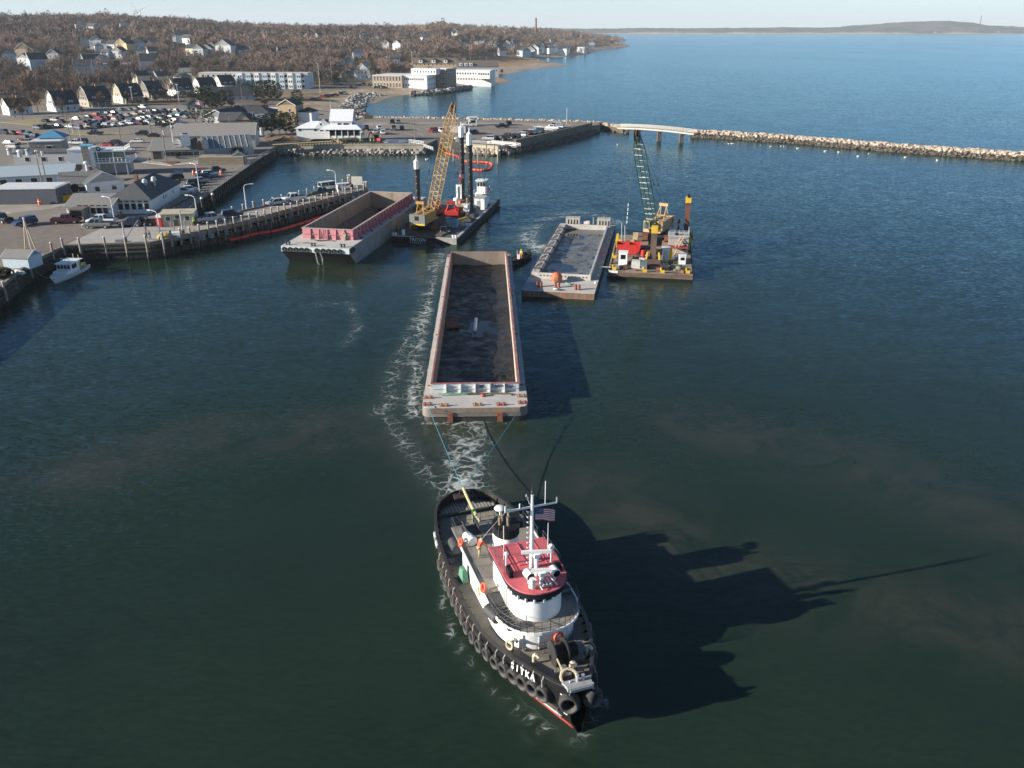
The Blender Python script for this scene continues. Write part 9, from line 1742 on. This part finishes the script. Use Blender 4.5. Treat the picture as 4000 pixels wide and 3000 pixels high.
def make_person_set(tagn, walk, lean, elbow):
 N, E_, R_ = person_nodes(walk, lean, elbow); body = skin_mesh(N, E_, R_, 'body', SKIN)
 g = lambda r, k: tuple(q * k + .012 for q in r) if isinstance(r, tuple) else r * k + .012
 ji = [1, 2, 3, 5, 6, 7, 8, 9, 10, 0]; mp = {v: i for i, v in enumerate(ji)}; je = [(mp[a], mp[b]) for a, b in E_ if a in mp and b in mp]; top = skin_mesh([N[i] for i in ji], je, [g(R_[i], 1.12) for i in ji], 'jacket', BLACK)
 ti = [0, 11, 12, 13, 15, 16, 17]; mp = {v: i for i, v in enumerate(ti)}; te = [(mp[a], mp[b]) for a, b in E_ if a in mp and b in mp]; leg = skin_mesh([N[i] for i in ti], te, [g(R_[i], 1.1) for i in ti], 'trousers', BLACK)
 hair = MB().ball((N[4][0], N[4][1] - .015, N[4][2] + .06), .125, 10, 6, (1, 1.05, .85)).mesh('hair', BLACK, True); return body, top, leg, hair
PSET = {'stand': make_person_set('a', .1, .0, .1), 'walk': make_person_set('b', 1.0, .05, .3), 'lean': make_person_set('c', .25, .22, .9)}
CL = {k: mat('cloth_' + k, v, .85, var=.2, scale=4) for k, v in {'black': (.015, .015, .018), 'navy': (.02, .025, .05), 'hivis': (.55, .75, .05), 'orange': (.7, .1, .03), 'tan': (.4, .29, .17), 'grey': (.12, .12, .13), 'blue': (.06, .09, .18), 'yellow': (.65, .5, .04), 'white': (.6, .6, .6), 'brown': (.1, .06, .04)}.items()}
def person(pose, p, rz, top, leg, hat, label, s_=1.0):
 t = thing('person', label, 'person', p, rz); t.scale = (s_, s_, s_); B_, T_, L_, H_ = PSET[pose]
 place(B_, 'body', t)
 for me, n_, c_ in ((T_, 'jacket', top), (L_, 'trousers', leg), (H_, 'hair' if hat in ('brown', 'black') else 'helmet', hat)):
  o = place(me, n_, t); o.material_slots[0].link = 'OBJECT'; o.material_slots[0].material = CL[c_]
pw_ = tugw(2.05, -1.0, 3.6); person('lean', pw_, TUG_RZ + 1.9, 'orange', 'tan', 'brown', 'person in an orange vest and tan overalls bending over the upper deck of the tugboat')
ps = sk.matrix_basis if False else Matrix.Translation(sk.location) @ Matrix.Rotation(sk.rotation_euler.z, 4, 'Z'); person('stand', ps @ Vector((-.1, -.75, .35)), sk.rotation_euler.z, 'yellow', 'orange', 'yellow', 'person in a yellow jacket standing at the console of the black skiff')
for px, py, z, pose, rz, top, leg, hat, lb in ((575, 936, QZ, 'walk', 2.6, 'navy', 'blue', 'black', 'person in a dark coat walking on the wharf apron with a companion'), (588, 937, QZ, 'walk', 2.6, 'black', 'grey', 'black', 'person in black walking beside the one in the dark coat'), (760, 884, QZ, 'stand', 1.0, 'hivis', 'navy', 'hivis', 'person in a lime safety jacket beside the tan hut'), (571, 905, QZ, 'lean', .5, 'blue', 'grey', 'brown', 'person in blue bending beside the black pickup truck'), (472, 852, QZ, 'stand', 0, 'black', 'black', 'black', 'person in black before the restaurant windows'), (585, 635, QZ, 'walk', 1.2, 'tan', 'black', 'brown', 'person in a tan jacket walking by the planted island'), (2731, 532, 3.2, 'walk', 1.2, 'black', 'black', 'black', 'person in dark clothes leaving the footbridge'), (2857, 540, 3.0, 'stand', 1, 'black', 'navy', 'black', 'person in a dark coat standing on the breakwater beside a pale one'), (2867, 541, 3.0, 'stand', 1, 'white', 'grey', 'brown', 'person in a pale jacket standing on the breakwater'), (3525, 582, 2.9, 'walk', 1.4, 'navy', 'black', 'black', 'person walking alone far along the breakwater'), (1411, 562, QZ, 'lean', 1, 'hivis', 'navy', 'hivis', 'worker in a lime vest beside the timber deck piles'), (1448, 562, QZ, 'stand', 2, 'hivis', 'black', 'hivis', 'worker in a lime vest beside the red excavator'), (1462, 562, QZ, 'stand', 4, 'hivis', 'grey', 'orange', 'worker with an orange helmet behind the tan sea wall')): person(pose, P(px, py, z), rz, top, leg, hat, lb, 1.0)
person('stand', FB.w(-5.4, 6.0, 1.2), 1.2, 'black', 'navy', 'hivis', 'worker in black with a lime helmet beside the crane counterweight'); person('stand', FB.w(-6.1, 1.5, 1.2), 2, 'brown', 'black', 'black', 'worker in dark brown at the bow corner of the black crane barge')
# ---- gulls on the water
GM = MB().ball((0, 0, .12), .24, 8, 6, (.8, 1.5, .75)).mesh('body', mat('gull_white', (.75, .75, .73), .7), True); GH_ = MB().ball((0, .34, .32), .11, 7, 5).cyl((0, .43, .31), (0, .54, .29), .03, .01, 5).mesh('head', mat('gull_head', (.72, .72, .7), .7), True); GT = MB().add([(-.1, -.3, .16), (.1, -.3, .16), (.12, -.56, .2), (-.12, -.56, .2)], [(0, 1, 2, 3), (3, 2, 1, 0)]).mesh('tail', mat('gull_grey', (.4, .41, .42), .7))
for i, (px, py) in enumerate(((2820, 558), (2846, 563), (2856, 563), (2864, 562), (2970, 570), (3050, 573), (3062, 573), (3115, 581), (3222, 592), (3276, 596), (3350, 612), (3392, 603), (3535, 616), (3660, 628), (2411, 567), (1664, 624), (1671, 624), (3010, 574), (1585, 410), (1680, 385))):
 near_ = 'by the yellow boom' if px < 1700 else ('beside the footbridge mound' if px < 2500 else 'below the breakwater'); t = thing('gull', f'white gull sitting on the water {near_}', 'gull', P(px, py, 0), cr.uniform(0, 6.3), f'gulls {near_}'); t.scale = (1.05, 1.05, 1.05); place(GM, 'body', t); place(GH_, 'head', t); place(GT, 'tail', t)
# ================================================================ HAZE: pale sea air between the camera and the far shore
hz = MB().box(-9000, 9000, -600, 9000, -8, 130).build('haze', bpy.data.materials.new('haze_air')); tag(hz, kind='stuff'); hm = hz.data.materials[0]; hm.use_nodes = True; hn = hm.node_tree.nodes; hn.remove(hn['Principled BSDF'])
pv = hn.new('ShaderNodeVolumePrincipled'); pv.inputs['Color'].default_value = (.80, .90, 1.0, 1); pv.inputs['Density'].default_value = 0.00007; pv.inputs['Anisotropy'].default_value = 0.0
hm.node_tree.links.new(pv.outputs[0], hn['Material Output'].inputs['Volume'])
